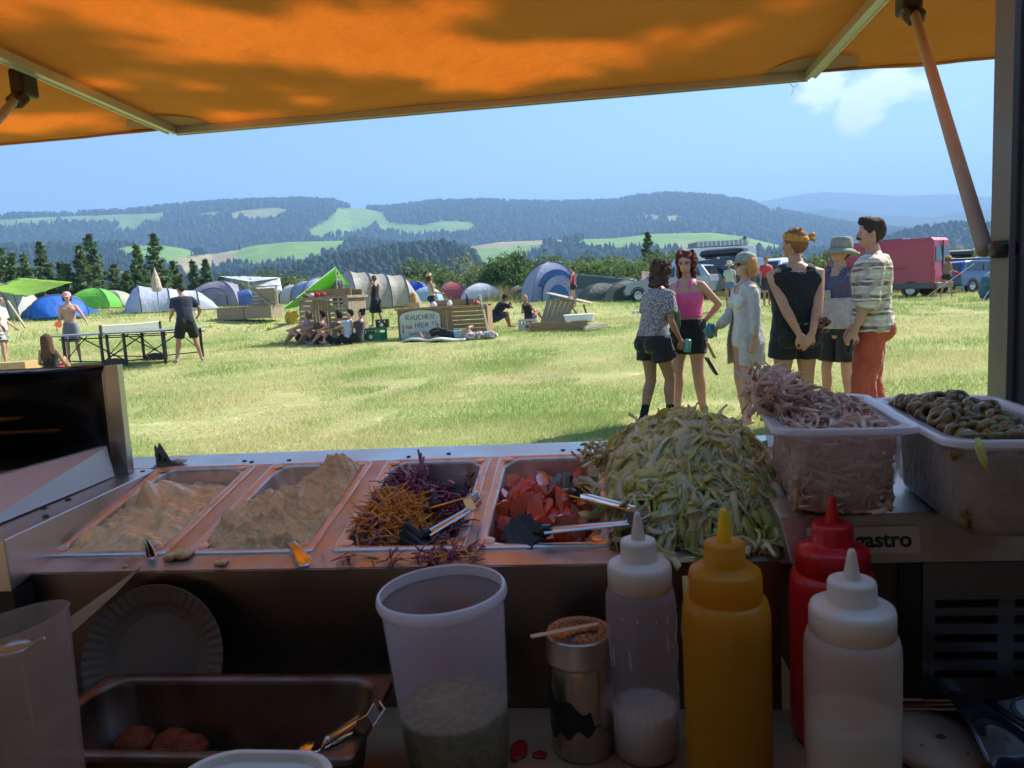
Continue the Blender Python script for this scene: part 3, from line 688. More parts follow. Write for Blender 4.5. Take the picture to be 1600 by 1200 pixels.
mb.add([G_(p) for p in ((-.752, .76, .9885), (zs.x+.008, 1.068, .9885), (zs.x, 1.068, zs.z), (z_f.x, z_f.y-.05, zs.z+.002))]+[G_((p[0]-.012, p[1], p[2])) for p in ((-.752, .76, .9885), (zs.x+.008, 1.068, .9885), (zs.x, 1.068, zs.z), (z_f.x, z_f.y-.05, zs.z+.002))],
   [(0,1,2,3),(7,6,5,4),(0,4,5,1),(1,5,6,2),(2,6,7,3),(3,7,4,0)]); mb.build('side_guard', M('dull_steel', (.55, .56, .57), .55, .9), gs, bevel=.0015)
mb = MB(); mb.span(G_((-1.9, .80, .9882)), G_((-.80, 1.10, 1.0))); mb.build('hot_plate', M('burnt_plate', (.05, .03, .02), .4, .6, c2=(.15, .08, .04), ns=9), gs)
# small bracket on the ledge
br = empty('metal_bracket', (-.716, 1.143, dz(1.12)+.0006), rz=.15, label='small grey metal hook bracket standing on the counter ledge left of the hummus pan', cat='bracket')
mb = MB(); outl = [(-.02,0),(-.020,.032),(-.017,.034),(-.015,.028),(-.012,.036),(-.010,.037),(.004,.008),(.010,.002),(.010,0)]
mb.prism(outl, .0015, Matrix.Rotation(pi/2, 4, 'X')); mb.build('upright', M('bracket_metal', (.30, .29, .28), .45, .8), br, bevel=.0004)
mb = MB(); mb.span((-.02, -.012, 0), (.014, .01, .0014)); mb.build('base', M('bracket_base', (.4, .4, .4), .35, .9), br)
mb = MB(); mb.add([(-.0155,-.0021,.006),(-.0155,-.0021,.018),(-.012,-.0021,.021),(-.009,-.0021,.014),(-.0095,-.0021,.006)],[(0,1,2,3,4)]); mb.add([(-.0065,-.0021,.005),(-.006,-.0021,.013),(-.002,-.0021,.008),(-.001,-.0021,.005)],[(0,1,2,3)]); mb.build('slot', m_dark, br)
mb = MB(); mb.ell((.018, 0, .004), (.014, .008, .004), 12, 6, jit=.3); o = mb.build('bolt', m_steel, br, smooth=True)
# ================================================================ PANS AND FOOD
def rrect(w, l, r, n=5, z=0, cx=0, cy=0):
    pts = []
    for (sx, sy, a0) in ((1, 1, 0), (-1, 1, pi/2), (-1, -1, pi), (1, -1, 3*pi/2)):
        for i in range(n+1):
            a = a0+pi/2*i/n; pts.append(Vector((cx+sx*(w/2-r)+r*cos(a), cy+sy*(l/2-r)+r*sin(a), z)))
    return pts
def pan_rings(w, l, dep, rim=.013, r=.025):
    wi, li = w-2*rim, l-2*rim
    return [rrect(w, l, .008, 6, -.006), rrect(w, l, .008, 6, -.001), rrect(w-.002, l-.002, .008, 6, 0), rrect(w-.008, l-.008, .009, 6, .0012), rrect(wi+.006, li+.006, r+.002, 6, 0.0), rrect(wi, li, r, 6, -.002),
            rrect(wi-.002, li-.002, r, 6, -.006), rrect(wi-.008, li-.008, r, 6, -.03), rrect(wi-.012, li-.012, r, 6, -.034), rrect(wi-.022, li-.022, r, 6, -dep+.01), rrect(wi-.036, li-.036, r, 6, -dep)]
PROT = None; DECKROT = Matrix.Rotation(math.atan(SL), 3, 'X')
PLABEL = ['steel pan of smooth orange brown hummus, first from the left', 'steel pan heaped with coarse tan lentil spread, second from the left', 'steel pan of grated carrot and red cabbage', 'steel pan of tomato wedges', 'steel pan buried under the lettuce heap']
pans = []
for i, (cx, w) in enumerate(PANS):
    y = .980; loc = Vector((cx, y, Z0+(y-Y0)*SL+.0025))
    if i == 0:
        r = empty('food_pan', loc, label=PLABEL[0], cat='food pan', group='steel food pans set in the counter', rot=DECKROT.to_euler())
        mb = MB(); mb.loft(pan_rings(.166, .278, .10), False, True); mb.build('basin', m_pan, r, smooth=True, bevel=0)
        for sx in (-1, 1):
            for sy in (-1, 1):
                mb = MB(); mb.lathe([(.0001, .0007), (.004, .0008), (.006, .0004), (.0075, .0001)], (sx*.066, sy*.122, .001), 14); mb.build('corner_boss', m_pan, r, smooth=True)
    else: r = copy_tree(pans[0], loc, label=PLABEL[i])
    pans.append(r)
PM = [p.matrix_basis.copy() for p in pans]
for k, p in enumerate(pans): PM[k] = Matrix.Translation(p.location) @ DECKROT.to_4x4()
def placed(o, k): o.location = PM[k].translation; o.rotation_euler = DECKROT.to_euler(); return o
# 1: hummus
m_hum = M('hummus', (.92, .56, .24), .28, c2=(.95, .66, .34), coat=.4, ns=30, bump=.25, bs=90, spec=.6)
m_len = M('lentil_spread', (.90, .60, .30), .34, c2=(.74, .46, .20), coat=.3, ns=45, bump=.5, bs=120, spec=.5)
def heap(w, l, hf, nu=90, nv=150):
    mb = MB()
    def fn(u, v):
        x = (u-.5)*w; y = (v-.5)*l
        # squeeze the corners to follow the rounded basin
        cx_ = max(0, abs(x)-(w/2-.022)); cy_ = max(0, abs(y)-(l/2-.022)); d = sqrt(cx_**2+cy_**2)
        if d > .022: x -= math.copysign(cx_*(1-.022/d), x); y -= math.copysign(cy_*(1-.022/d), y)
        e_ = min(u, 1-u, v, 1-v); zz = hf(x, y)
        zz = zz if e_ > .055 else min(zz, -.004) if False else zz*(1 if zz < -.004 else max(.0, e_/.055)) - .004*(1-e_/.055)
        return (x, y, zz-(.035 if e_ < 1e-6 else 0))
    return mb.grid(fn, nu, nv)
def gs2(x, y, a, b, s, t=None): return exp(-((x-a)**2)/(2*s*s)-((y-b)**2)/(2*(t or s)**2))
def h1(x, y):
    z = -.006 + .010*(1-(y+.14)/.28) + .008*fbm(x*32, y*32, 0, 2) + .0050*fbm(x*62, y*62, 3, 1) + .0022*fbm(x*140, y*140, 9, 2)-.004
    z += .020*gs2(x, y, -.038, .035, .012, .02)+.013*gs2(x, y, -.012, .055, .016, .016)+.022*gs2(x, y, -.024, .012, .009, .012)
    z += .006*gs2(x, y, 0, -.10, .05, .014)
    z -= .018*gs2(x, y, .02, .115, .06, .022)
    ridge = abs(x+.03-.2*(y-.02)); z += .004*exp(-(ridge/.006)**2)*(y > -.06)
    return z
o = placed(heap(.1435, .2555, h1).build('hummus', m_hum, smooth=True), 0); tag(o, 'glossy orange brown hummus with a scooped peak filling the leftmost pan', 'hummus')
def h2(x, y):
    t = (y+.13)/.26
    z = -.006 + .022*gs2(x, y, -.005, -.02, .05, .06) + .011*fbm(x*26, y*26, 5, 2) + .010*abs(fbm(x*55, y*55, 8, 1)) + .006*abs(fbm(x*115, y*115, 2, 1)) + .0028*fbm(x*230, y*230, 4, 2)
    z += .026*gs2(x, y, .048, .105, .020, .022)+.012*gs2(x, y, .03, .07, .025, .03) + .010*gs2(x, y, -.02, -.085, .04, .016)
    z -= .05*gs2(x, y, -.05, .10, .035, .04) + .015*gs2(x, y, .045, .01, .01, .05)
    z -= .008*exp(-((x*.9+y+.01)/.006)**2)*(x < .03)
    return z
o = placed(heap(.1435, .2555, h2, 110, 180).build('lentil_spread', m_len, smooth=True), 1); tag(o, 'coarse tan lentil spread heaped over the rim of the second pan', 'spread')
def crumb(name, px, py, s, mat, label, k=6):
    p = on(px, py, .935); d = ray(px, py); n_ = Vector((0, -SL, 1)); c_ = Z0-Y0*SL; t = (c_-CAMP.dot(n_))/d.dot(n_); p = CAMP+d*t
    mb = MB()
    for q in range(k): mb.ell((random.uniform(-s, s)*.7, random.uniform(-s, s)*.4, s*.28*random.uniform(.5, 1.1)), (s*random.uniform(.3, .5), s*random.uniform(.3, .45), s*random.uniform(.2, .4)), 12, 8, jit=.35)
    o = mb.build(name, mat, smooth=True, loc=p); return tag(o, label, 'food scrap')
crumb('spread_blob', 280, 872, .018, m_len, 'big blob of spilled spread on the counter edge between the two spread pans', 12)
crumb('spread_blob', 348, 882, .010, m_len, 'smaller blob of spilled spread in front of the lentil pan', 8)
crumb('spread_blob', 198, 886, .006, m_len, 'tiny crumb of spread on the counter edge in front of the hummus pan', 4)
def ribbons(n, gen, name, mats, label, cat, kind='stuff', wav=.25):
    mb = MB()
    for i in range(n):
        pts, w, th = gen(i); mb.mi = i % len(mats); m = len(pts); up = Vector((random.gauss(0, .6), random.gauss(0, .6), 1)).normalized(); tw = random.uniform(-.35, .35); v = []; ph = random.uniform(0, 6)
        for j in range(m):
            t = (pts[min(j+1, m-1)]-pts[max(j-1, 0)]).normalized(); x = t.cross(up)
            x = x.normalized() if x.length > 1e-4 else t.orthogonal().normalized(); x = Matrix.Rotation(tw*j+random.uniform(-.15, .15), 3, t) @ x; nn = x.cross(t)
            ww = w*(.8 if j in (0, m-1) else random.uniform(.85, 1.15)); c = pts[j]; cp = nn*ww*random.uniform(.15, .55)
            v += [c-x*ww, c-x*ww*.4+cp, c+x*ww*.4+cp, c+x*ww]
        mb.add(v, [(j*4+k, j*4+k+1, j*4+k+5, j*4+k+4) for j in range(m-1) for k in range(3)])
    o = mb.build(name, mats, smooth=True); k = o.modifiers.new('s', 'SOLIDIFY'); k.thickness = .0007; return tag(o, label, cat, None, kind)
# strips of shredded vegetables
def strips(n, gen, name, mats, label, cat, kind='stuff', seg=5):
    mb = MB()
    for i in range(n):
        pts, w, th = gen(i); mb.mi = i % len(mats)
        mb.tube(pts, [w*.6]+[w]*(len(pts)-2)+[w*.5], 6 if th > .5 else 4, flat=th)
    o = mb.build(name, mats, smooth=True); return tag(o, label, cat, None, kind)
def curl(c, L, curve, tilt=.4, seg=6, az=None):
    a = random.uniform(0, 2*pi) if az is None else az; p = Vector(c); e = random.uniform(-tilt, tilt); k = random.uniform(-curve, curve); ke = random.uniform(-curve, curve)*.6
    pts = []
    for i in range(seg):
        pts.append(p.copy()); p = p + Vector((cos(a)*cos(e), sin(a)*cos(e), sin(e)))*(L/(seg-1)); a += k; e += ke
    m = sum(pts, Vector())/len(pts); return [q-m+Vector(c) for q in pts]
m_car = M('carrot', (.90, .38, .05), .45, c2=(.95, .5, .12), ns=40, translu=.15)
m_cab = [M('red_cabbage', (.20, .03, .08), .35, c2=(.36, .08, .18), ns=50), M('red_cabbage_pale', (.52, .30, .38), .4, c2=(.3, .06, .16), ns=60, lo=.45, hi=.55)]
def wl(k, x, y, z): return PM[k] @ Vector((x, y, z))
def hc(x, y): return -.040+.036*gs2(x, y, -.025, -.04, .045, .07)+.012*gs2(x, y, -.03, .06, .03, .04)-.012*(x/.07)
def gcar(i):
    x = random.gauss(-.022, .024); y = random.gauss(-.045, .034); x = max(-.062, min(.05, x)); y = max(-.115, min(.04, y))
    return curl(wl(2, x, y, hc(x, y)+random.uniform(-.004, .012)), random.uniform(.03, .065), .42, .5), .0013, .8
strips(380, gcar, 'shredded_carrot', [m_car], 'fine orange carrot shreds in the third pan', 'shredded carrot')
def gcab(i):
    x = random.uniform(-.062, .062); y = random.uniform(-.115, .115); z = hc(x, y)+random.uniform(-.008, .010)
    if i < 45: x = random.gauss(-.035, .012); y = random.gauss(.055, .02); z = hc(x, y)+random.uniform(.005, .028)
    if i in (0, 1, 2): return [wl(2, -.02+.004*i, .06, -.01), wl(2, -.015, .085, .012), wl(2, -.012-.004*i, .095, .022+.006*i)], .0028, .7
    return curl(wl(2, x, y, z), random.uniform(.02, .05), .6, .5), random.uniform(.0018, .0032), .45
strips(420, gcab, 'shredded_cabbage', m_cab, 'dark purple red cabbage shreds in the third pan', 'shredded cabbage')
def gsp(i):
    px = random.choice([random.gauss(700, 28), random.uniform(500, 720), random.gauss(725, 18)]); py = random.choice([random.gauss(868, 8), random.uniform(740, 880)]) if px > 690 else random.gauss(878, 6)
    py = min(py, 886)
    d = ray(px, py); n_ = Vector((0, -SL, 1)); t = (Z0-Y0*SL-CAMP.dot(n_))/d.dot(n_); p = CAMP+d*t; p.z += random.uniform(.003, .008)
    return curl(p, random.uniform(.012, .05), .4, .12), random.uniform(.0009, .0022), .5
strips(85, gsp, 'spilled_shreds', [m_cab[0], m_cab[0], m_car], 'cabbage and carrot shreds spilled round the third pan and counter edge', 'food scraps')
# tomatoes
m_tom = M('tomato_flesh', (.92, .22, .13), .18, c2=(.94, .38, .24), ns=25, bump=.15, bs=60, spec=.7, translu=.12, coat=.4)
m_tsk = M('tomato_skin', (.75, .07, .04), .12, coat=.5)
def wedge():
    mb = MB(); R_ = .026; n = 10; W_ = radians(38); v = []
    arc = [(R_*.55*cos(a), R_*1.15*sin(a)) for a in [-pi/2+pi*i/n for i in range(n+1)]]
    for s in (-1, 0, 1): v += [Vector((r*cos(s*W_*.5)*1.9, r*sin(s*W_*.5)*1.9, z)) for r, z in arc]
    m = n+1; f = []
    for i in range(n):
        f += [(i, i+1, m+i+1, m+i), (m+i, m+i+1, 2*m+i+1, 2*m+i)]
    mb.mi = 1; mb.add(v, f); mb.mi = 0
    for s in (0, 2):
        c = Vector((.002, 0, 0)); k = len(mb.v); mb.v.append(tuple(c))
        for i in range(n): mb.f.append((k, s*m+i, s*m+i+1)); mb.m.append(0)
    mb.f.append((len(mb.v)-1, 0, 2*m)); mb.m.append(0); 
    return mb.build('tomato_wedge', [m_tom, m_tsk], smooth=False, bevel=.0012)
tw = wedge(); tag(tw, 'red tomato wedge lying in the fourth pan', 'tomato wedge', 'tomato wedges in the fourth pan'); 
for i in range(46):
    o = tw if i == 0 else tw.copy()
    if i: COL.objects.link(o)
    x = random.uniform(-.056, .056); y = random.uniform(-.108, .095); z = -.040+.020*gs2(x, y, -.01, -.03, .05, .07)+(i/46)*.014
    o.location = wl(3, x, y, z); o.rotation_euler = (random.uniform(0, 6.3), random.uniform(-.5, .5), random.uniform(0, 6.3)); k = random.uniform(.8, 1.25); o.scale = (k, k, k)
mb = MB(); mb.add([wl(3, x, y, -.050) for x, y in ((-.06,-.12),(.06,-.12),(.06,.12),(-.06,.12))], [(0,1,2,3)]); tag(mb.build('tomato_juice', m_tsk), 'red tomato juice in the bottom of the fourth pan', 'juice', None, 'stuff')
# lettuce
m_let = [M('lettuce_pale', (.86, .82, .38), .28, c2=(.90, .86, .58), ns=35, translu=.45), M('lettuce_green', (.76, .80, .22), .30, c2=(.86, .84, .38), ns=35, translu=.45), M('lettuce_white', (.95, .92, .76), .28, c2=(.72, .72, .46), ns=30, translu=.4)]
def lheap(u, v):
    """surface of the heap: u along x (0..1), v along depth"""
    x = -.025+.245*u; y = .845+.255*v
    return x, y
def hl_(x, y):
    return Z0+(y-Y0)*SL + .088*max(0, 1-((x-.124)/.112)**2)**.6*max(0, 1-((y-.985)/.15)**2)**.55 + .010*fbm(x*22, y*22, 3, 2)
def glet(i):
    while True:
        x = random.uniform(-.035, .222); y = random.uniform(.835, 1.125)
        if ((x-.124)/.116)**2+((y-.985)/.155)**2 < 1.02: break
    z = hl_(x, y) - random.uniform(-.006, .02)
    w = random.choice((.0014, .002, .0028, .0036, .0046, .006, .0014, .002, .0024, .009))
    if random.random() < .14: return curl((x, y, z), random.uniform(.025, .05), .9, .8, 7), w, 0
    a = random.uniform(0, 6.28); L = random.uniform(.04, .10); n_ = 9; off = random.uniform(.0, .012); k = random.uniform(-.45, .45); ph = random.uniform(0, 6); am = random.uniform(.001, .005); pts = []
    for j in range(n_):
        pts.append(Vector((x, y, max(hl_(x, y), .935)-off*.5+am*sin(ph+j*1.1)+.002))); st = L/n_; gx = (hl_(x+.003, y)-hl_(x, y))/.003; gy = (hl_(x, y+.003)-hl_(x, y))/.003
        sl2 = sqrt(1+(gx*cos(a)+gy*sin(a))**2); x += cos(a)*st/sl2; y += sin(a)*st/sl2; a += k
    return pts, w, 0
ribbons(2100, glet, 'shredded_lettuce', m_let, 'big heap of shredded pale green iceberg lettuce beside the onion box', 'shredded lettuce')
mb = MB()
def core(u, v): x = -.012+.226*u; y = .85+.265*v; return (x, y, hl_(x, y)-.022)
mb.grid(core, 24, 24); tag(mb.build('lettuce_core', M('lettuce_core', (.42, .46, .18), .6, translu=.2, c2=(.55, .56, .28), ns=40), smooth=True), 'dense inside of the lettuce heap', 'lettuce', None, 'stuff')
def gls(i):
    sp = [(.19,.84),(.20,.83),(.05,.83),(.01,1.09),(.0,1.11),(-.01,1.12),(.02,1.13),(-.005,1.08),(.215,.86),(.17,.832),(.035,.85),(.015,1.10)]
    x, y = random.choice(sp); x += random.gauss(0, .016); y += random.gauss(0, .012)
    return curl((x, y, Z0+(min(y, 1.12)-Y0)*SL+random.uniform(.004, .018)), random.uniform(.012, .04), .7, .4), random.uniform(.002, .005), .25
ribbons(90, gls, 'spilled_lettuce', [m_let[0], m_let[2]], 'loose lettuce bits scattered round the heap', 'lettuce scraps')

# ---------------------------------------------------------------- tongs and spoons
m_shiny = M('polished_steel', (.7, .7, .7), .12, 1)
def tongs(name, p_head1, p_head2, p_hinge, label, scallop=True, wid=.014):
    """two arms from the hinge to two heads"""
    h = Vector(p_hinge); r = empty(name, h, label=label, cat='tongs')
    for ph in (p_head1, p_head2):
        e = Vector(ph)-h; L = e.length; d = e.normalized(); up = Vector((0, 0, 1)); x = d.cross(up).normalized(); z = x.cross(d)
        off = z*(.006 if ph is p_head1 else -.006)
        mb = MB(); a = off+d*.002; b_ = e*.68
        prof = []; n = 8
        rings = []
        for t in (0, .25, .5, .75, 1):
            c = a.lerp(b_, t); w = wid*(.75+.35*t)
            rings.append([c+x*(w*cos(q)*.5*1.6)+z*(abs(sin(q))*-.004+(.0015 if q > pi else 0)) for q in [pi*k/n for k in range(n+1)]]+[c+x*(w*cos(q)*.5*1.6*.86)+z*(abs(sin(q))*-.004+.0014) for q in [pi*k/n for k in range(n, -1, -1)]])
        mb.loft(rings); arm = mb.build('arm', m_shiny, r, smooth=False)
        if scallop:
            mb = MB(); c = e*.84; n = 78; rings = []; x, z = (x*cos(.9)+z*sin(.9)), (z*cos(.9)-x*sin(.9))
            for zz in (-.003, .0, .003):
                rr = []
                for k in range(n):
                    q = 2*pi*k/n; ru = (.5*L*.36)*cos(q); wv = .024*sin(q)*(1+.0*cos(q)); s_ = 1+.07*(cos(q*13) if abs(sin(q)) > .25 or cos(q) > 0 else 0)
                    if cos(q) < -.3: wv *= .62
                    rr.append(c+d*ru*s_+x*wv*s_+z*(zz-.006*cos(q)**2))
                rings.append(rr)
            mb.loft(rings); mb.tube([e*.64, e*.70, e*.78], [.006, .0075, .004], 10); mb.build('head', m_blackplastic, r, smooth=False, bevel=.0006)
        else:
            mb = MB(); mb.ell(e*.86, (.012, .012, .003), 12, 6); mb.beam(e*.66, e*.86, .014, .003); mb.build('head', m_shiny, r)
    mb = MB(); d = ((Vector(p_head1)+Vector(p_head2))/2-h).normalized(); x = d.cross(Vector((0, 0, 1))).normalized()
    mb.beam(-d*.003-x*.0, d*.010, wid*1.9, .018); mb.tube([x*wid-d*.004+Vector((0, 0, .008)), -d*.014+Vector((0, 0, .002)), -x*wid-d*.004+Vector((0, 0, -.004))], .0012, 6); mb.build('hinge', m_shiny, r, bevel=.001)
    return r
def deckpt(px, py, h=0):
    d = ray(px, py); n_ = Vector((0, -SL, 1)); t = (Z0-Y0*SL+h-CAMP.dot(n_))/d.dot(n_); return CAMP+d*t
tongs('serving_tongs', deckpt(655, 795, -.012), deckpt(632, 858, -.006), deckpt(742, 782, .030), 'steel tongs with black heads leaning in the cabbage and carrot pan')
tongs('serving_tongs', deckpt(855, 758, -.006), deckpt(788, 838, .006), deckpt(1000, 806, .040), 'steel tongs with black scalloped heads resting on the tomatoes')
def spoon(px0, py0, px1, py1, label, h0, h1, w):
    a, b = deckpt(px0, py0, h0), deckpt(px1, py1, h1); r = empty('serving_spoon', b, label=label, cat='spoon'); d = a-b
    up = Vector((0, -.3, 1)).normalized(); x = d.cross(up).normalized(); rings = []
    for t, ww, ho in ((-.05, .3, 0), (0, .95, 0), (.12, 1, .002), (.35, .62, .005), (.6, .42, .006), (1, .4, -.004)):
        c = d*t+up*ho; rings.append([c+x*(w*ww*cos(q))+up*(.0018*sin(q)+.0012*(1 if abs(cos(q)) > .8 else 0)) for q in [2*pi*k/12 for k in range(12)]])
    mb = MB(); mb.loft(rings); mb.build('handle', m_shiny, r, smooth=True)
    mb = MB(); mb.ell(d*1.18, (.018, .025, .008), 14, 8); mb.build('bowl', m_shiny, r, smooth=True); return r
spoon(225, 832, 238, 872, 'steel spoon handle sticking out of the hummus pan', -.012, .006, .006)
spoon(438, 830, 478, 882, 'wide steel spoon handle sticking out over the edge of the lentil pan', -.008, .006, .009)
# ================================================================ RIGHT UNIT, BOXES
un = empty('refrigerated_unit', (.2, .80, SH), label='steel countertop cooling unit with name plate and louvred vent on the right', cat='cooling unit')
def U_(p): return (p[0]-.2, p[1]-.80, p[2]-SH)
ZT = .985; YF = .80; yk = YF; zk = aty(1300, 882, YF-.012).z
mb = MB(); mb.add([U_(p) for p in ((.190,YF,ZT),(1.2,YF,ZT),(1.2,YF-.012,zk),(.200,YF-.012,zk),(.212,1.12,ZT+.001),(1.2,1.12,ZT+.001),(1.2,1.12,zk),(.212,1.12,zk))],
   [(0,1,2,3),(0,4,5,1),(4,7,6,5),(3,2,6,7),(0,3,7,4),(1,5,6,2)]); mb.build('top_cover', m_steel_d, un, bevel=.002)
zb = aty(1500, 1085, YF).z; 
mb = MB(); xa = aty(1405, 900, YF-.008).x; xb = aty(1440, 900, YF-.008).x
mb.span(U_((.212, YF-.004, zb)), U_((xa, YF+.28, zk-.001))); mb.build('cabinet', M('cabinet_dark', (.10, .085, .075), .45, .6), un)
mb = MB(); mb.span(U_((xa, YF-.008, zb)), U_((xb, YF+.2, zk-.001))); mb.build('control_panel', m_blackplastic, un)
# vent plate with open slots
x0 = xb+.0005; x1 = 1.2
sx0 = aty(1460, 950, YF-.008).x; sx1 = aty(1558, 950, YF-.008).x; rows = [aty(1500, py, YF-.008).z for py in (942, 967, 996, 1023, 1052)]
mb = MB(); mb.span(U_((x0, YF-.010, zb)), U_((sx0, YF-.006, zk-.001)))
zp = zk-.001
for z in rows:
    for k in range(5): 
        pass
    mb.span(U_((sx0, YF-.010, z+.0045)), U_((x1, YF-.006, zp))); zp = z-.0045
mb.span(U_((sx0, YF-.010, zb)), U_((x1, YF-.006, zp)))
for k in range(5):
    xk = sx1+.0+k*.085
    for z in rows: mb.span(U_((xk, YF-.0105, z-.0045)), U_((xk+.016, YF-.0055, z+.0045)))
mb.build('vent_plate', M('vent_steel', (.22, .22, .22), .3, 1), un)
mb = MB(); mb.span(U_((x0+.002, YF+.012, zb+.002)), U_((x1, YF+.2, zk-.004))); mb.build('vent_core', M('vent_dark', (.02, .02, .02), .5), un)
mb = MB()
for z in rows:
    for k in range(60): xk = sx0+.004+k*.009; mb.beam(U_((xk, YF+.004, z+.004)), U_((xk+.004, YF+.004, z-.004)), .0016, .0016)
mb.build('cooling_fins', M('copper_fins', (.5, .35, .25), .25, 1), un)
mb = MB(); mb.tube([U_((xa-.06, YF-.010, zb-.006)), U_((x1, YF-.010, zb-.006))], .0035, 8); mb.build('base_trim', m_shiny, un, smooth=True)
# name plate
pl0, pl1 = aty(1300, 822, YF-.003), aty(1436, 862, YF-.009)
mb = MB(); ez = (pl0.z+pl1.z)/2
sl_ = (ZT-zk)/.012
plate_c = U_((0, YF-.0065, ez)); xl_ = aty(1262, 860, YF-.01).x
tilt = atan2(.012, ZT-zk)
pm = Matrix.Translation(U_(((xl_+pl1.x)/2, YF-.0062-.003, ez))) @ Matrix.Rotation(pi/2-tilt*1.0, 4, 'X')
mb.prism([(v.x, v.y) for v in rrect(pl1.x-xl_, (pl0.z-pl1.z)*1.02, .002)], .0012, pm)
m_plate = M('name_plate', (.62, .54, .46), .4, .2); pp = mb.build('name_plate', m_plate, un)
tc_ = bpy.data.curves.new('lettering', 'FONT'); tc_.body = 'gastro'; tc_.size = .0225; tc_.extrude = .0002; tc_.offset = .0006; tc_.align_x = 'RIGHT'; tc_.align_y = 'CENTER'
to = bpy.data.objects.new('lettering', tc_); COL.objects.link(to); to.parent = pp; tx = aty(1424, 842, YF-.01)
to.matrix_local = Matrix.Translation(U_((tx.x, YF-.0062-.0035, tx.z-.0008))) @ Matrix.Rotation(pi/2-tilt, 4, 'X') @ Matrix.Translation((0, 0, .0014)); tc_.materials.append(M('print_black', (.02, .02, .02), .5))
bpy.context.view_layer.update(); lm = bpy.data.meshes.new_from_object(to.evaluated_get(bpy.context.evaluated_depsgraph_get())); lo_ = bpy.data.objects.new('lettering', lm); COL.objects.link(lo_); lo_.parent = pp; lo_.matrix_local = to.matrix_local.copy(); bpy.data.objects.remove(to); lo_.name = 'lettering'
# clear plastic boxes
m_poly = M('frosted_plastic', (.80, .78, .80), .30, alpha=.26, translu=.5, spec=.5)
m_polyrim = M('plastic_rim', (.80, .80, .84), .22, alpha=.92, translu=.25, coat=.3)
def box_rings(w, l, h, r=.03, rim=.014, rows=10, rt=(.018, .010)):
    wi, li = w-2*rim, l-2*rim
    rimr = [rrect(w, l, .02, rows, h-.006), rrect(w, l, .02, rows, h-.001), rrect(w-.003, l-.003, .02, rows, h), rrect(wi+.002, li+.002, r, rows, h-.0015), rrect(wi, li, r, rows, h-.006), rrect(wi+.004, li+.004, r, rows, h-.012), rrect(w-.004, l-.004, .02, rows, h-.007)]
    wall = [rrect(wi+.004, li+.004, r, rows, h-.010), rrect(wi-.004, li-.004, r, rows, h*.5), rrect(wi-.014, li-.014, r, rows, .026), rrect(wi-.020, li-.020, r, rows, .012), rrect(wi-.034, li-.034, r, rows, .003), rrect(wi-.05, li-.05, r, rows, 0)]
    return rimr, wall
def plastic_box(name, corner_px, w, l, h, rz, label, cat):
    """front-left bottom corner at pixel; box local origin = centre of base"""
    r = empty(name, corner_px, rz, label, cat)
    a, b_ = box_rings(w, l, h)
    mb = MB(); mb.loft(a, False, False); mb.build('rim', m_polyrim, r, smooth=True)
    mb = MB(); mb.loft(b_, False, True); mb.build('wall', m_poly, r, smooth=True, solid=.0015)
    return r
def boxfit(pfl, pfr, dep, h, zb):
    """solve centre/rotation from the two front top corners seen in the photo, both at height zb+h"""
    a, b_ = on(*pfl, zb+h), on(*pfr, zb+h); w = (b_-a).length; rz = atan2(b_.y-a.y, b_.x-a.x); n = Vector((-sin(rz), cos(rz), 0))
    c = (a+b_)/2 + n*dep/2; c.z = zb; return c, w, rz
BH = .100
cB, wB, rzB = boxfit((1208, 672), (1452, 668), .235, BH, ZT+.0012)
onb = plastic_box('onion_box', cB, wB, .235, BH, rzB, 'frosted clear plastic box overflowing with sliced pink onions', 'plastic box')
cO, wO, rzO = boxfit((1478, 690), (1760, 686), .265, BH, ZT+.0012)
olb = plastic_box('olive_box', cO, wO, .265, BH, rzO, 'frosted clear plastic box of sliced green olives beside the post', 'plastic box')
print('BOX', cB, wB, rzB, cO, wO, rzO)
m_oni = [M('onion_pale', (.94, .80, .66), .3, c2=(.90, .68, .56), ns=30, translu=.45, coat=.2), M('onion_white', (.95, .88, .78), .3, c2=(.92, .78, .66), ns=30, translu=.35), M('onion_brown', (.78, .54, .42), .35, c2=(.72, .54, .44), ns=30, translu=.3)]
def B_(c, rz, x, y, z): return Vector(c)+Matrix.Rotation(rz, 3, 'Z')@Vector((x, y, z))
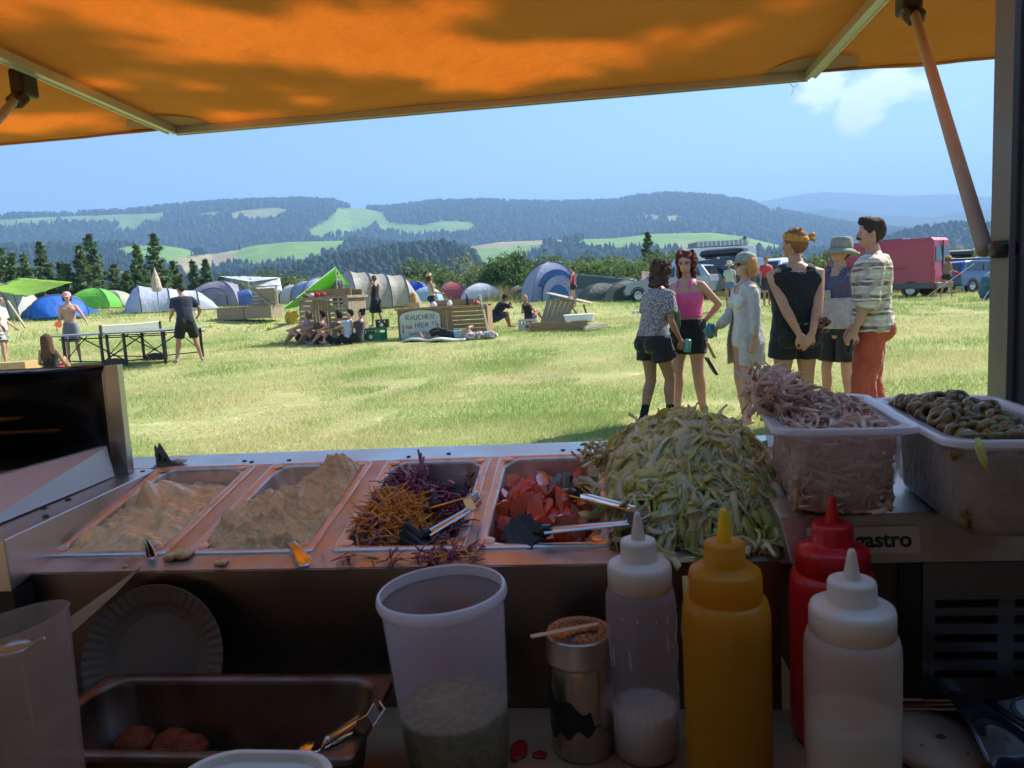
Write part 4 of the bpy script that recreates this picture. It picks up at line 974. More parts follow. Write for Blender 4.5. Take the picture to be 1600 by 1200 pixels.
def goni(i):
    w, l = wB-.05, .235-.05
    if i < 420:
        x, y = random.uniform(-w/2, w/2), random.uniform(-l/2, l/2); z = BH-.018+.026*gs2(x, y, -.03, .03, .05, .06)+random.uniform(-.02, .01)
    elif i < 560:
        x, y = random.uniform(-w/2, w/2), -l/2+.004+random.uniform(0, .006); z = random.uniform(.01, BH-.02)
    elif i < 600:
        x, y = -w/2+.002+random.uniform(0, .005), random.uniform(-l/2, l/2); z = random.uniform(.01, BH-.02)
    else:
        x, y = -w/2-.008+random.uniform(-.018, .022), random.uniform(-.04, .09); z = BH+.012+random.uniform(-.012, .022)
    if i < 420:
        f_ = lambda x, y: BH-.016+.028*gs2(x, y, -.03, .03, .05, .06); off = random.uniform(-.012, .008); a = random.uniform(0, 6.28); k = random.uniform(-.6, .6); n_ = 9; st = random.uniform(.04, .09)/n_; ph = random.uniform(0, 6); am = random.uniform(.002, .007); pts = []; sgn = 1
        for j in range(n_):
            pts.append(B_(cB, rzB, max(-w/2-.01, min(w/2, x)), max(-l/2, min(l/2, y)), f_(x, y)+off+am*sin(ph+j*.9))); x += cos(a)*st; y += sin(a)*st; a += k
        return pts, random.choice((.0014, .002, .0028, .0036)), 0
    a = None if i < 600 else pi+random.uniform(-.7, .7)
    pts = curl(B_(cB, rzB, x, y, z), random.uniform(.03, .07), .8, .35 if i >= 420 else .5, 7, a)
    if i < 600:
        R_ = Matrix.Rotation(-rzB, 3, 'Z'); lim = []
        for p in pts:
            q = R_@(p-Vector(cB)); q.x = max(-w/2, min(w/2, q.x)); q.y = max(-l/2, min(l/2, q.y)); q.z = max(.006, q.z); lim.append(B_(cB, rzB, *q))
        pts = lim
    return pts, random.uniform(.0018, .0042), 0
ribbons(780, goni, 'sliced_onion', m_oni, 'heap of pale pink sliced onions in the plastic box', 'sliced onion')
m_olv = M('olive', (.11, .085, .02), .25, c2=(.20, .145, .045), ns=60, coat=.3)
mb = MB(); ro, ri, hh = .0100, .0046, .0036; prof = [(ri, -hh), (ro*.86, -hh), (ro, -hh*.3), (ro, hh*.3), (ro*.86, hh), (ri, hh), (ri*.9, 0), (ri, -hh)]
mb.lathe(prof, n=16); ov = mb.build('olive_slice', m_olv, smooth=True); tag(ov, 'sliced green olive ring in the olive box', 'olive slice', 'olive slices filling the plastic box')
k = 0
for i in range(290):
    w, l = wO-.045, .265-.05
    o = ov if i == 0 else ov.copy()
    if i: COL.objects.link(o)
    if i < 225: x, y = random.uniform(-w/2, w/2*.45), random.uniform(-l/2, l/2); z = BH-.016+.020*gs2(x, y, -.02, .01, .06, .07)+random.uniform(-.008, .009)
    else: z = random.uniform(.012, BH-.025); x, y = random.uniform(-w/2+.01, .02), -l/2+.012-.012*z/BH
    o.location = B_(cO, rzO, x, y, z); o.rotation_euler = (random.uniform(-1.2, 1.2), random.uniform(-1.2, 1.2), 0) if i < 225 else (1.57+random.uniform(-.3, .3), 0, random.uniform(-.3, .3))
    s = random.uniform(.8, 1.15); o.scale = (s, s, s*1.2)
mb = MB(); mb.loft([rrect(wO-.055, .265-.055, .03, 6, .004), rrect(wO-.048, .265-.048, .03, 6, BH-.022)]); o = mb.build('olive_mass', M('olive_mass', (.09, .085, .04), .4, c2=(.2, .17, .1), ns=60, bump=.5, bs=90), loc=cO, rot=(0, 0, rzO)); tag(o, 'packed olives inside the plastic box', 'olives', None, 'stuff')
mb = MB(); mb.loft([rrect(wB-.06, .235-.06, .03, 6, .004), rrect(wB-.055, .235-.055, .03, 6, BH-.025)]); o = mb.build('onion_mass', M('onion_mass', (.42, .28, .25), .4, c2=(.6, .45, .4), ns=35, bump=.5, bs=60), loc=cB, rot=(0, 0, rzB)); tag(o, 'packed onions inside the plastic box', 'onions', None, 'stuff')
def scrap(px, py, z, mat, label, L=.012, w=.004):
    p = on(px, py, z+.002); mb = MB(); mb.tube(curl((0, 0, 0), L, .5, .1, 5), [w*.5, w, w*1.1, w, w*.4], 6, flat=.3); o = mb.build('lettuce_scrap', mat, smooth=True, loc=p); return tag(o, label, 'food scrap')
scrap(1244, 791, ZT, m_let[1], 'small green lettuce scrap on the steel unit left of the onion box', .014, .005)
scrap(1462, 775, ZT, m_let[1], 'limp lettuce scrap beside the base of the olive box', .016, .006)
pz = boxfit((1478, 690), (1760, 686), .265, BH, ZT+.0012)
q = atd(1525, 690, depth_ := (Vector(on(1500, 692, ZT+BH))-CAMP).dot(_F)); mb = MB(); mb.tube([(0, 0, .004), (.001, -.003, -.006), (.004, -.004, -.016), (.008, -.003, -.026)], [.002, .0042, .0035, .001], 6, flat=.25, upv=(0, 1, 0))
o = mb.build('lettuce_scrap', m_let[1], smooth=True, loc=q+Vector((0, -.002, 0))); tag(o, 'lettuce strip stuck to the front rim of the olive box', 'food scrap')

# ================================================================ BOTTLES AND SHELF THINGS
def bottle(px, dep, R_, H_, body, cap, tip, label, fill=None, fillm=None, drips=False, capw=.80):
    """squeeze bottle whose nozzle tip column is px at depth dep"""
    p = atd(px, 1000, dep); r = empty('squeeze_bottle', (p.x, p.y, SH+.0005), label=label, cat='squeeze bottle', group='squeeze bottles on the shelf')
    hb = H_*.70; c0 = R_*capw
    mb = MB(); mb.lathe([(.001, 0), (R_*.86, 0), (R_*.94, .004), (R_*.97, .012), (R_, .03), (R_, hb*.75), (R_, hb-.022), (R_*.985, hb-.010), (R_*.93, hb-.002), (c0, hb)], n=40); b = mb.build('body', body, r, smooth=True)
    mb = MB(); hc_ = H_*.10
    mb.lathe([(c0*1.0, hb-.001), (c0*1.06, hb), (c0*1.06, hb+hc_*.75), (c0*1.02, hb+hc_*.92), (c0*.92, hb+hc_), (c0*.64, hb+hc_*1.08), (c0*.60, hb+hc_*1.12), (c0*.60, hb+hc_*1.75), (c0*.56, hb+hc_*1.88), (c0*.48, hb+hc_*1.92), (.007, hb+hc_*1.92)], n=40); c = mb.build('cap', cap, r, smooth=True, bevel=0)
    mb = MB(); zt = hb+hc_*1.9; mb.lathe([(.0075, zt), (.0065, zt+.006), (.0035, H_-.003), (.0022, H_), (.001, H_)], n=20); mb.build('nozzle', tip, c, smooth=True)
    if fill: mb = MB(); mb.lathe([(.001, .003), (R_*.9, .003), (R_*.955, .03), (R_*.955, fill-.0), (R_*.90, fill+.001), (.001, fill)], n=36); mb.build('sauce', fillm, r, smooth=True)
    if drips:
        mb = MB()
        for k in range(38):
            a = random.uniform(-pi, 0); z = random.uniform(hb*.25, hb*.9); L = random.choice([.002, .003, .012, .02]); rr = R_+.0003
            mb.tube([(rr*cos(a), rr*sin(a), z), (rr*cos(a+.02), rr*sin(a+.02), z-L*.5), (rr*cos(a+.03), rr*sin(a+.03), z-L)], [.0002, .0005, .0003], 5, round_ends=False)
        mb.build('sauce_drips', M('white_drip', (.8, .8, .78), .4), b)['kind'] = 'stuff'
    return r
m_bclr = M('clear_bottle_plastic', (.72, .68, .72), .35, alpha=.34, translu=.4)
m_bcap = M('white_cap', (.74, .68, .60), .35, translu=.12)
m_byel = M('yellow_bottle', (.78, .38, .015), .35, translu=.35, c2=(.74, .34, .015), ns=3, alpha=.72)
m_bred = M('red_bottle', (.62, .012, .02), .3, translu=.12)
m_bwht = M('white_bottle', (.74, .66, .57), .38, translu=.25, alpha=.62)
bottle(1003, .760, .0355, .257, m_bclr, m_bcap, m_bcap, 'translucent white squeeze bottle with drips, leftmost of the four', .05, M('pale_sauce', (.66, .6, .5), .4), True, capw=.86)
bottle(1135, .690, .040, .276, m_byel, m_byel, M('yellow_tip', (.9, .62, .02), .3, translu=.3), 'yellow mustard squeeze bottle', .172, M('mustard', (.30, .15, .015), .5), capw=.78)
bottle(1301, .765, .042, .262, m_bred, m_bred, m_bred, 'red ketchup squeeze bottle standing behind the white one', capw=.80)
bottle(1331, .650, .040, .246, m_bwht, m_bcap, m_bcap, 'opaque white squeeze bottle half full, nearest of the four', .092, M('mayonnaise', (.7, .66, .56), .4), capw=.84)
# lettuce strand between bottles
mb = MB(); q = atd(1070, 900, .775); mb.tube([(0, 0, 0), (.002, 0, -.03), (-.002, .002, -.06), (.0, .001, -.09)], [.003, .004, .0035, .002], 6, flat=.3, upv=(0, 1, 0)); o = mb.build('lettuce_strand', m_let[1], smooth=True, loc=q); tag(o, 'long lettuce strand hanging over the counter edge behind the yellow bottle', 'food scrap')
# tub
pt = atd(703, 960, .735); RT = .064; 
tb = empty('plastic_tub', (pt.x, pt.y, SH+.0005), label='tall round translucent plastic tub with dried herbs in the bottom', cat='plastic tub')
Ht = .955-SH
m_tub = M('tub_plastic', (.72, .73, .80), .32, alpha=.24, translu=.6)
mb = MB(); mb.lathe([(.001, .0), (RT*.76, 0), (RT*.80, .004), (RT*.955, Ht-.012), (RT*.96, Ht-.002), (RT*.94, Ht-.002), (RT*.935, Ht-.012), (RT*.78, .006), (.001, .004)], n=48); mb.build('wall', m_tub, tb, smooth=True)
mb = MB(); mb.lathe([(RT*.96, Ht-.012), (RT*1.0, Ht-.012), (RT*1.02, Ht-.008), (RT, Ht-.002), (RT*.97, Ht), (RT*.95, Ht-.001)], n=48); mb.build('rim', m_polyrim, tb, smooth=True)
mb = MB(); mb.lathe([(.001, .007), (RT*.76, .007), (RT*.84, .075), (.001, .078)], n=32); mb.build('herbs', M('dried_herbs', (.14, .14, .05), .9, c2=(.28, .27, .12), ns=120, bump=1, bs=200), tb, smooth=True)
tb.rotation_euler = (0, -.035, 0)
# shaker
ps = atd(905, 1000, .775); RS = .034
sk = empty('steel_shaker', (ps.x, ps.y, SH+.0005), label='scratched steel shaker with perforated lid and torn black sticker', cat='shaker')
Hs = aty(905, 985, ps.y).z-SH
mb = MB(); mb.lathe([(.001, 0), (RS*.98, 0), (RS, .003), (RS, Hs-.030), (RS*.99, Hs-.029)], n=40); mb.build('can', M('scratched_steel', (.55, .50, .44), .25, 1, rn=.12, ns=8), sk, smooth=True)
mb = MB(); mb.lathe([(RS*1.0, Hs-.030), (RS*1.04, Hs-.0295), (RS*1.04, Hs-.027), (RS*1.02, Hs-.026), (RS*1.02, Hs-.003), (RS*.99, Hs), (RS*.95, Hs-.001), (RS*.5, Hs+.002), (.001, Hs+.003)], n=40); lid = mb.build('lid', M('lid_steel', (.5, .45, .4), .42, 1), sk, smooth=True)
mb = MB()
for rr, nn in ((.006, 5), (.013, 11), (.020, 17), (.027, 23)):
    for k in range(nn): a = 2*pi*k/nn; mb.lathe([(.0014, 0), (.0001, .0002)], (rr*cos(a), rr*sin(a), Hs+.0046-.0035*(rr/.027)**1.5), 8)
mb.build('lid_holes', m_dark, lid)
mb = MB(); out = []
for k in range(19):
    a = radians(-175+7.2*k); zt = Hs*.55+.005*sin(k*.9)+(-.02 if k > 14 else 0)-.001*k; zb_ = Hs*.16+.005*sin(k*1.3)+.001*k; rr = RS+.0006; out.append(((rr*cos(a), rr*sin(a), zt), (rr*cos(a), rr*sin(a), zb_)))
mb.add([p for o2 in out for p in o2], [(2*i, 2*i+1, 2*i+3, 2*i+2) for i in range(18)]); mb.build('torn_sticker', M('torn_black_label', (.012, .015, .022), .4, c2=(.08, .07, .06), ns=60, lo=.6, hi=.7), sk)
st0, st1 = on(829, 995, SH+Hs+.0075), on(935, 975, SH+Hs+.0075); c = (st0+st1)/2
mb = MB(); mb.beam(st0-c, st1-c, .0075, .002); o = mb.build('wooden_stick', M('pale_stick', (.62, .45, .28), .6), bevel=.001, loc=c); tag(o, 'short pale wooden stick lying across the shaker lid', 'stick')
# steel tray with meatballs
tray_z = .842
t0, t1, t2, t3 = on(95, 1172, tray_z), on(612, 1178, tray_z), on(622, 1052, tray_z), on(232, 1046, tray_z)
w_ = (t1-t0).length; l_ = (t2.y-t1.y); ct = Vector(((t0.x+t1.x+t2.x+t3.x)/4, (t0.y+t2.y)/2, tray_z))
print('TRAY', t0, t1, t2, t3)
tw_, tl_ = .335, min(.2, l_+.01)
ct = Vector((t2.x-.335/2-.002, t2.y-tl_/2, tray_z)); print(ct, tw_, tl_)
ty = empty('steel_tray', ct, label='deep dark steel tray holding a few meatballs', cat='tray')
m_tray = M('burnt_tray_steel', (.20, .16, .14), .42, 1, c2=(.10, .07, .05), ns=12, lo=.4, hi=.7, rn=.12)
mb = MB(); mb.loft(pan_rings(tw_, tl_, .08, .014, .03), False, True); mb.build('basin', m_tray, ty, smooth=True)
m_meat = M('meatball', (.16, .030, .012), .7, spec=.1, c2=(.24, .06, .02), ns=60, bump=.9, bs=90)
for i, (px, py, s) in enumerate(((215, 1142, .021), (285, 1128, .020), (290, 1160, .021), (240, 1175, .018), (375, 1164, .012))):
    p = on(px, py, tray_z-.048); p = Vector((p.x, min(max(p.y, ct.y-tl_/2+.04), ct.y+tl_/2-.04), tray_z-.079+s*.9))
    mb = MB(); mb.ell((0, 0, 0), (s, s, s*.9), 20, 14, jit=.12); o = mb.build('meatball', m_meat if i < 4 else M('fried_ball', (.42, .17, .04), .5, c2=(.3, .1, .03), ns=50, bump=.6, bs=90), smooth=True, loc=p)
    tag(o, ['dark red brown meatball at the left end of the tray', 'dark meatball at the back of the tray cluster', 'dark meatball in the middle of the tray cluster', 'low meatball in front of the tray cluster', 'small orange brown fried ball beside the meatballs'][i], 'meatball')
tongs('serving_tongs', on(470, 1176, tray_z-.02), on(480, 1184, tray_z-.035), on(583, 1122, tray_z+.012), 'plain steel tongs resting in the dark meatball tray', False, .011)
# supports under tray
mb = MB(); mb.span((ct.x-.15, ct.y-.07, SH+.0005), (ct.x+.15, ct.y+.07, tray_z-.0825)); 
# corrugated paper plates leaning at the back left
pp0 = atd(185, 1050, .80)
pl = empty('paper_plate', (pp0.x, .775, pp0.z-.02), label='stack of white ribbed paper plates leaning behind the jug', cat='paper plate', rot=(radians(72), 0, radians(4)))
mb = MB(); Rp = .084; n = 96; rings = []
for rr, z, am in ((.02, 0, 0), (.6, 0, 0), (.72, .004, 0), (.78, .007, .5), (1.0, .014, 1)):
    rings.append([Vector((Rp*rr*cos(2*pi*k/n), Rp*rr*sin(2*pi*k/n), z+am*.0012*(k % 2))) for k in range(n)])
mb.loft(rings, True, False); mb.build('plate', M('plate_card', (.14, .105, .08), .85), pl, solid=.0012)
mb = MB(); mb.add([(-.12, .04, .01), (-.02, .105, .012), (-.045, .075, .02), (-.11, .02, .02)], [(0,1,2,3)]); mb.build('folded_flap', M('card_inside', (.35, .22, .12), .8), pl, solid=.001)
# measuring jug
pj = atd(22, 1060, .60)
jg = empty('measuring_jug', (pj.x, pj.y, SH+.0005), label='frosted plastic measuring jug with long handle at the left edge', cat='jug')
Hj = aty(38, 985, pj.y).z-SH+.004; RJ = .044
m_jug = M('jug_plastic', (.45, .38, .32), .35, alpha=.4, translu=.4)
n = 48; rings = []
for rr, z in ((.80, 0), (.86, .004), (.94, Hj*.6), (1.0, Hj-.002), (1.03, Hj), (1.0, Hj+.001), (.97, Hj-.003), (.9, Hj*.6), (.8, .006)):
    rings.append([Vector((RJ*rr*cos(2*pi*k/n)*(1+.0), RJ*rr*sin(2*pi*k/n), z + (.007*cos(2*pi*k/n) if z > Hj*.8 else 0))) for k in range(n)])
mb = MB(); mb.loft(rings, True, True); mb.build('body', m_jug, jg, smooth=True)
mb = MB(); mb.tube([(.006, -RJ*1.0, Hj-.012), (.010, -RJ-.018, Hj-.02), (.014, -RJ-.026, Hj*.6), (.016, -RJ-.020, Hj*.25), (.014, -RJ*.9, Hj*.15)], [.010, .012, .012, .010, .009], 12, flat=.6); mb.build('handle', M('jug_handle', (.5, .44, .4), .35, alpha=.75), jg, smooth=True); 
pldl = atd(22, 1010, .60); ld = empty('sauce_ladle', pldl, label='small ladle of orange sauce standing in the jug', cat='ladle')
mb = MB(); mb.lathe([(.001, -.012), (.009, -.010), (.0125, -.003), (.013, 0), (.012, -.001), (.0005, -.003)], n=24); mb.build('bowl', m_shiny, ld, smooth=True)
mb = MB(); mb.lathe([(.0115, -.0018), (.0005, -.0016)], n=24); mb.build('sauce', M('orange_sauce', (.55, .24, .04), .25), ld)
mb = MB(); mb.tube([(.012, 0, -.001), (.026, .002, .006)], .0016, 8); mb.tube([(-.0, .006, -.01), (.0, .01, -.10)], .0018, 8); mb.build('handle', m_shiny, ld)
# white lid in front, round plate on right, dark glossy bowl, dark pot lid bottom left
pw = atd(388, 1205, .47)
ob = empty('white_tub', (pw.x, pw.y-.03, .0), label='white plastic tub rim at the bottom edge in front of the tray', cat='plastic tub')
ob.location.z = on(388, 1178, 0.0).z; zz = (atd(388, 1180, .50)).z; ob.location = (pw.x, atd(388, 1180, .50).y-.045, SH)
mb = MB(); hh = zz-SH; mb.loft([rrect(.088, .088, .028, 8, 0), rrect(.098, .098, .03, 8, hh-.004), rrect(.104, .104, .032, 8, hh-.003), rrect(.104, .104, .032, 8, hh), rrect(.096, .096, .03, 8, hh), rrect(.092, .092, .03, 8, hh-.006)], True, True); mb.build('tub', m_bcap, ob, smooth=False, bevel=.001)
pr_ = on(1462, 1150, SH+.012)
rp = empty('round_bread', (pr_.x-.004, pr_.y-.005, SH+.0005), label='round pale floury flatbread on the shelf behind the white bottle', cat='flatbread')
mb = MB(); mb.lathe([(.001, 0), (.045, 0), (.051, .006), (.048, .013), (.03, .0175), (.001, .018)], n=40); mb.build('bread', M('flatbread', (.48, .34, .25), .8, c2=(.42, .27, .18), ns=14, bump=.25, bs=50), rp, smooth=True)
mb = MB(); mb.ell((.004, -.006, .0178), (.006, .004, .0006), 10, 6, jit=.5); mb.ell((-.02, -.02, .0175), (.002, .002, .0006), 8, 4); mb.ell((.018, -.03, .016), (.0018, .0016, .0008), 8, 4); mb.build('burnt_spot', M('burnt', (.1, .05, .03), .8), rp)
pk = on(1580, 1165, SH+.03); m_gloss = M('glossy_black_foil', (.008, .010, .022), .06, coat=1)
mb = MB(); mb.grid(lambda u, v: ((u-.5)*.26+.02, (v-.5)*.22, .030+.022*fbm(u*2.2, v*2.2, 2, 2)+.010*sin(u*7+v*4+2*fbm(v*2, u*2, 0, 1))), 60, 50); o = mb.build('plastic_bag', m_gloss, smooth=True, loc=(pk.x+.075, pk.y+.0, SH), solid=.001); tag(o, 'crumpled glossy black plastic bag in the bottom right corner', 'plastic bag')
ph = on(30, 1185, SH+.05); mb = MB(); mb.lathe([(.001, .0), (.05, 0), (.06, .03), (.062, .033), (.058, .034), (.03, .040), (.001, .042)], n=36); o = mb.build('black_bowl', M('black_bowl', (.02, .02, .025), .35), smooth=True, loc=(ph.x-.012, ph.y-.05, SH)); tag(o, 'dark round bowl in the bottom left corner below the jug', 'bowl')
m_ket = M('ketchup_smear', (.35, .01, .01), .3); p = on(812, 1172, SH+.001); mb = MB(); mb.ell((0, 0, .001), (.010, .018, .0012), 14, 6, jit=.5); mb.ell((.022, -.008, .001), (.008, .006, .001), 12, 6, jit=.5); tag(mb.build('ketchup_stain', m_ket, smooth=True, loc=p), 'red ketchup smear on the shelf beside the tub', 'stain')
# ================================================================ PEOPLE
def ik(a, b, l1, l2, pole):
    a, b = Vector(a), Vector(b); d = b-a; L = d.length; mx_ = (l1+l2)*.995
    if L > mx_: b = a+d*(mx_/L); d = b-a; L = mx_
    u = d/L; x = (l1*l1-l2*l2+L*L)/(2*L); h = sqrt(max(0, l1*l1-x*x)); p = Vector(pole); p = p-u*p.dot(u)
    if p.length < 1e-4: p = u.orthogonal()
    return a+u*x+p.normalized()*h, b
SKIN = {}
def skin(c):
    if c not in SKIN: SKIN[c] = M('skin', c, .5, c2=tuple(q*.82 for q in c), ns=9, spec=.35, sss=0)
    return SKIN[c]
FAB = {}
def fab(c, c2=None, ns=20, name='cloth', **k):
    key = (name, c, c2, ns)
    if key not in FAB: FAB[key] = M(name, c, .85, c2=c2 if c2 else tuple(q*.8 for q in c), ns=ns, bump=.5, bs=16, spec=.2, sheen=.15, **k)
    return FAB[key]
HAIRM = {}
def hairm(c):
    if c not in HAIRM: HAIRM[c] = M('hair', c, .75, spec=.15, c2=tuple(q*1.7 for q in c), ns=55, bump=1, bs=70, stretch=(1, 1, .4))
    return HAIRM[c]
m_shoe = fab((.03, .03, .035), name='shoe_leather'); 
TORS = {0: [(.80,.135,.095,0),(.86,.160,.112,-.005),(.93,.170,.120,-.008),(1.0,.160,.112,-.002),(1.08,.148,.104,0),(1.16,.152,.106,.002),(1.25,.168,.115,.004),(1.34,.182,.120,.002),(1.40,.178,.108,-.004),(1.44,.150,.088,-.010),(1.475,.095,.068,-.014),(1.50,.058,.056,-.012)],
        1: [(.80,.140,.100,0),(.86,.172,.122,-.008),(.93,.178,.126,-.012),(1.0,.155,.108,-.004),(1.08,.132,.094,0),(1.16,.130,.094,.002),(1.25,.145,.106,.006),(1.34,.152,.106,.002),(1.40,.150,.092,-.006),(1.44,.125,.075,-.010),(1.475,.075,.058,-.012),(1.50,.050,.050,-.008)]}
FOLD = bpy.data.textures.new('folds', 'CLOUDS'); FOLD.noise_scale = .07; FOLD.noise_depth = 2
CLOTHN = {'shirt', 'shorts', 'trousers', 'tank_top'}
class Body:
    def __init__(s, f=0, bend=0, lean=0, pelvis=(0, 0, 0), tilt=0, headyaw=0, headpitch=0, side=0, fat=1.0, roll=0):
        s.f = f; s.bend = radians(bend); s.lean = radians(lean); s.pv = Vector(pelvis); s.tilt = radians(tilt); s.hy = radians(headyaw); s.hp = radians(headpitch); s.side = radians(side); s.fat = fat; s.roll = radians(roll)
        s.PM = Matrix.Translation(Vector((0, 0, .93))+s.pv) @ Matrix.Rotation(s.roll, 4, 'Y') @ Matrix.Rotation(-s.tilt, 4, 'X') @ Matrix.Translation((0, 0, -.93))
    def t(s, p):
        p = Vector(p)
        k = min(1, max(0, (p.z-.98)/.22)); 
        if k > 0:
            c = Vector((0, -.01, 1.03)); p = c + Matrix.Rotation(-(s.bend)*k, 3, 'X') @ Matrix.Rotation(s.side*k, 3, 'Y') @ (p-c)
        return s.PM @ p
    def hm(s):
        c = Vector((0, -.005, 1.49)); cc = s.t(c); q = s.t(c+Vector((0, 0, .05)))-cc; fw = s.t(c+Vector((0, .05, 0)))-cc
        z = q.normalized(); y = (fw-z*fw.dot(z)).normalized(); x = y.cross(z); R = Matrix((x, y, z)).transposed()
        R = R @ Matrix.Rotation(s.hy, 3, 'Z') @ Matrix.Rotation(-s.hp, 3, 'X')
        return Matrix.Translation(cc) @ R.to_4x4() @ Matrix.Translation(-c)
    def rings(s, z0, z1, grow, flare=0, n=20, sub=2, gx=0):
        T = TORS[s.f]; zs = []; 
        z = z0
        while z < z1-.001: zs.append(z); z += .04/sub*2 if sub < 2 else .03
        zs.append(z1); R = []
        for z in zs:
            rx = np.interp(z, [t[0] for t in T], [t[1] for t in T])*s.fat; ry = np.interp(z, [t[0] for t in T], [t[2] for t in T])*s.fat; yo = np.interp(z, [t[0] for t in T], [t[3] for t in T])
            k = flare*max(0, 1-(z-z0)/.35); gg = grow+k
            rr = []
            for q in range(n):
                a = 2*pi*q/n; ca, sa = cos(a), sin(a); e = .82
                rr.append(s.t((math.copysign(abs(ca)**e, ca)*(rx+gg+gx), math.copysign(abs(sa)**e, sa)*(ry+gg)+yo, z)))
            R.append(rr)
        return R
def hand_mb(mb, w, d, palmn, curl_=.5, side=1, det=True, sc=1.0):
    """w wrist point, d direction of hand, palmn palm normal (towards palm), side: thumb side sign"""
    d = d.normalized(); n = (palmn-d*palmn.dot(d)).normalized(); t = d.cross(n)*side
    if not det:
        mb.tube([w, w+d*.05*sc+n*.005, w+d*.11*sc+n*.03*curl_, w+d*.15*sc+n*.07*curl_], [.024*sc, .034*sc, .030*sc, .014*sc], 8, flat=.55, upv=tuple(n), round_ends=True)
        mb.tube([w+d*.02+t*.02, w+d*.07*sc+t*.045*sc+n*.02], [.013, .010], 6, round_ends=True); return
    mb.tube([w-d*.01, w+d*.03, w+d*.06, w+d*.085], [.027, .036, .041, .038], 12, flat=.46, upv=tuple(n), round_ends=True)
    for k, (o, L, r) in enumerate(((.029, .068, .0085), (.010, .078, .009), (-.010, .072, .0085), (-.028, .056, .0078))):
        c = curl_*(1+.12*k); b = w+d*.078+t*o; a1 = c*.9; a2 = c*1.9; a3 = c*2.6
        p1 = b+(d*cos(a1)+n*sin(a1))*L*.45; p2 = p1+(d*cos(a2)+n*sin(a2))*L*.32; p3 = p2+(d*cos(a3)+n*sin(a3))*L*.25
        mb.tube([b-d*.02, b, p1, p2, p3], [r, r*1.05, r, r*.92, r*.8], 8, round_ends=True)
    b = w+d*.022+t*.026; p1 = b+(d*.6+t*.65+n*.35*curl_).normalized()*.036; p2 = p1+(d*.85+t*.15+n*.7*curl_).normalized()*.032
    mb.tube([w+d*.012+t*.012, b, p1, p2], [.014, .013, .0105, .009], 8, round_ends=True)
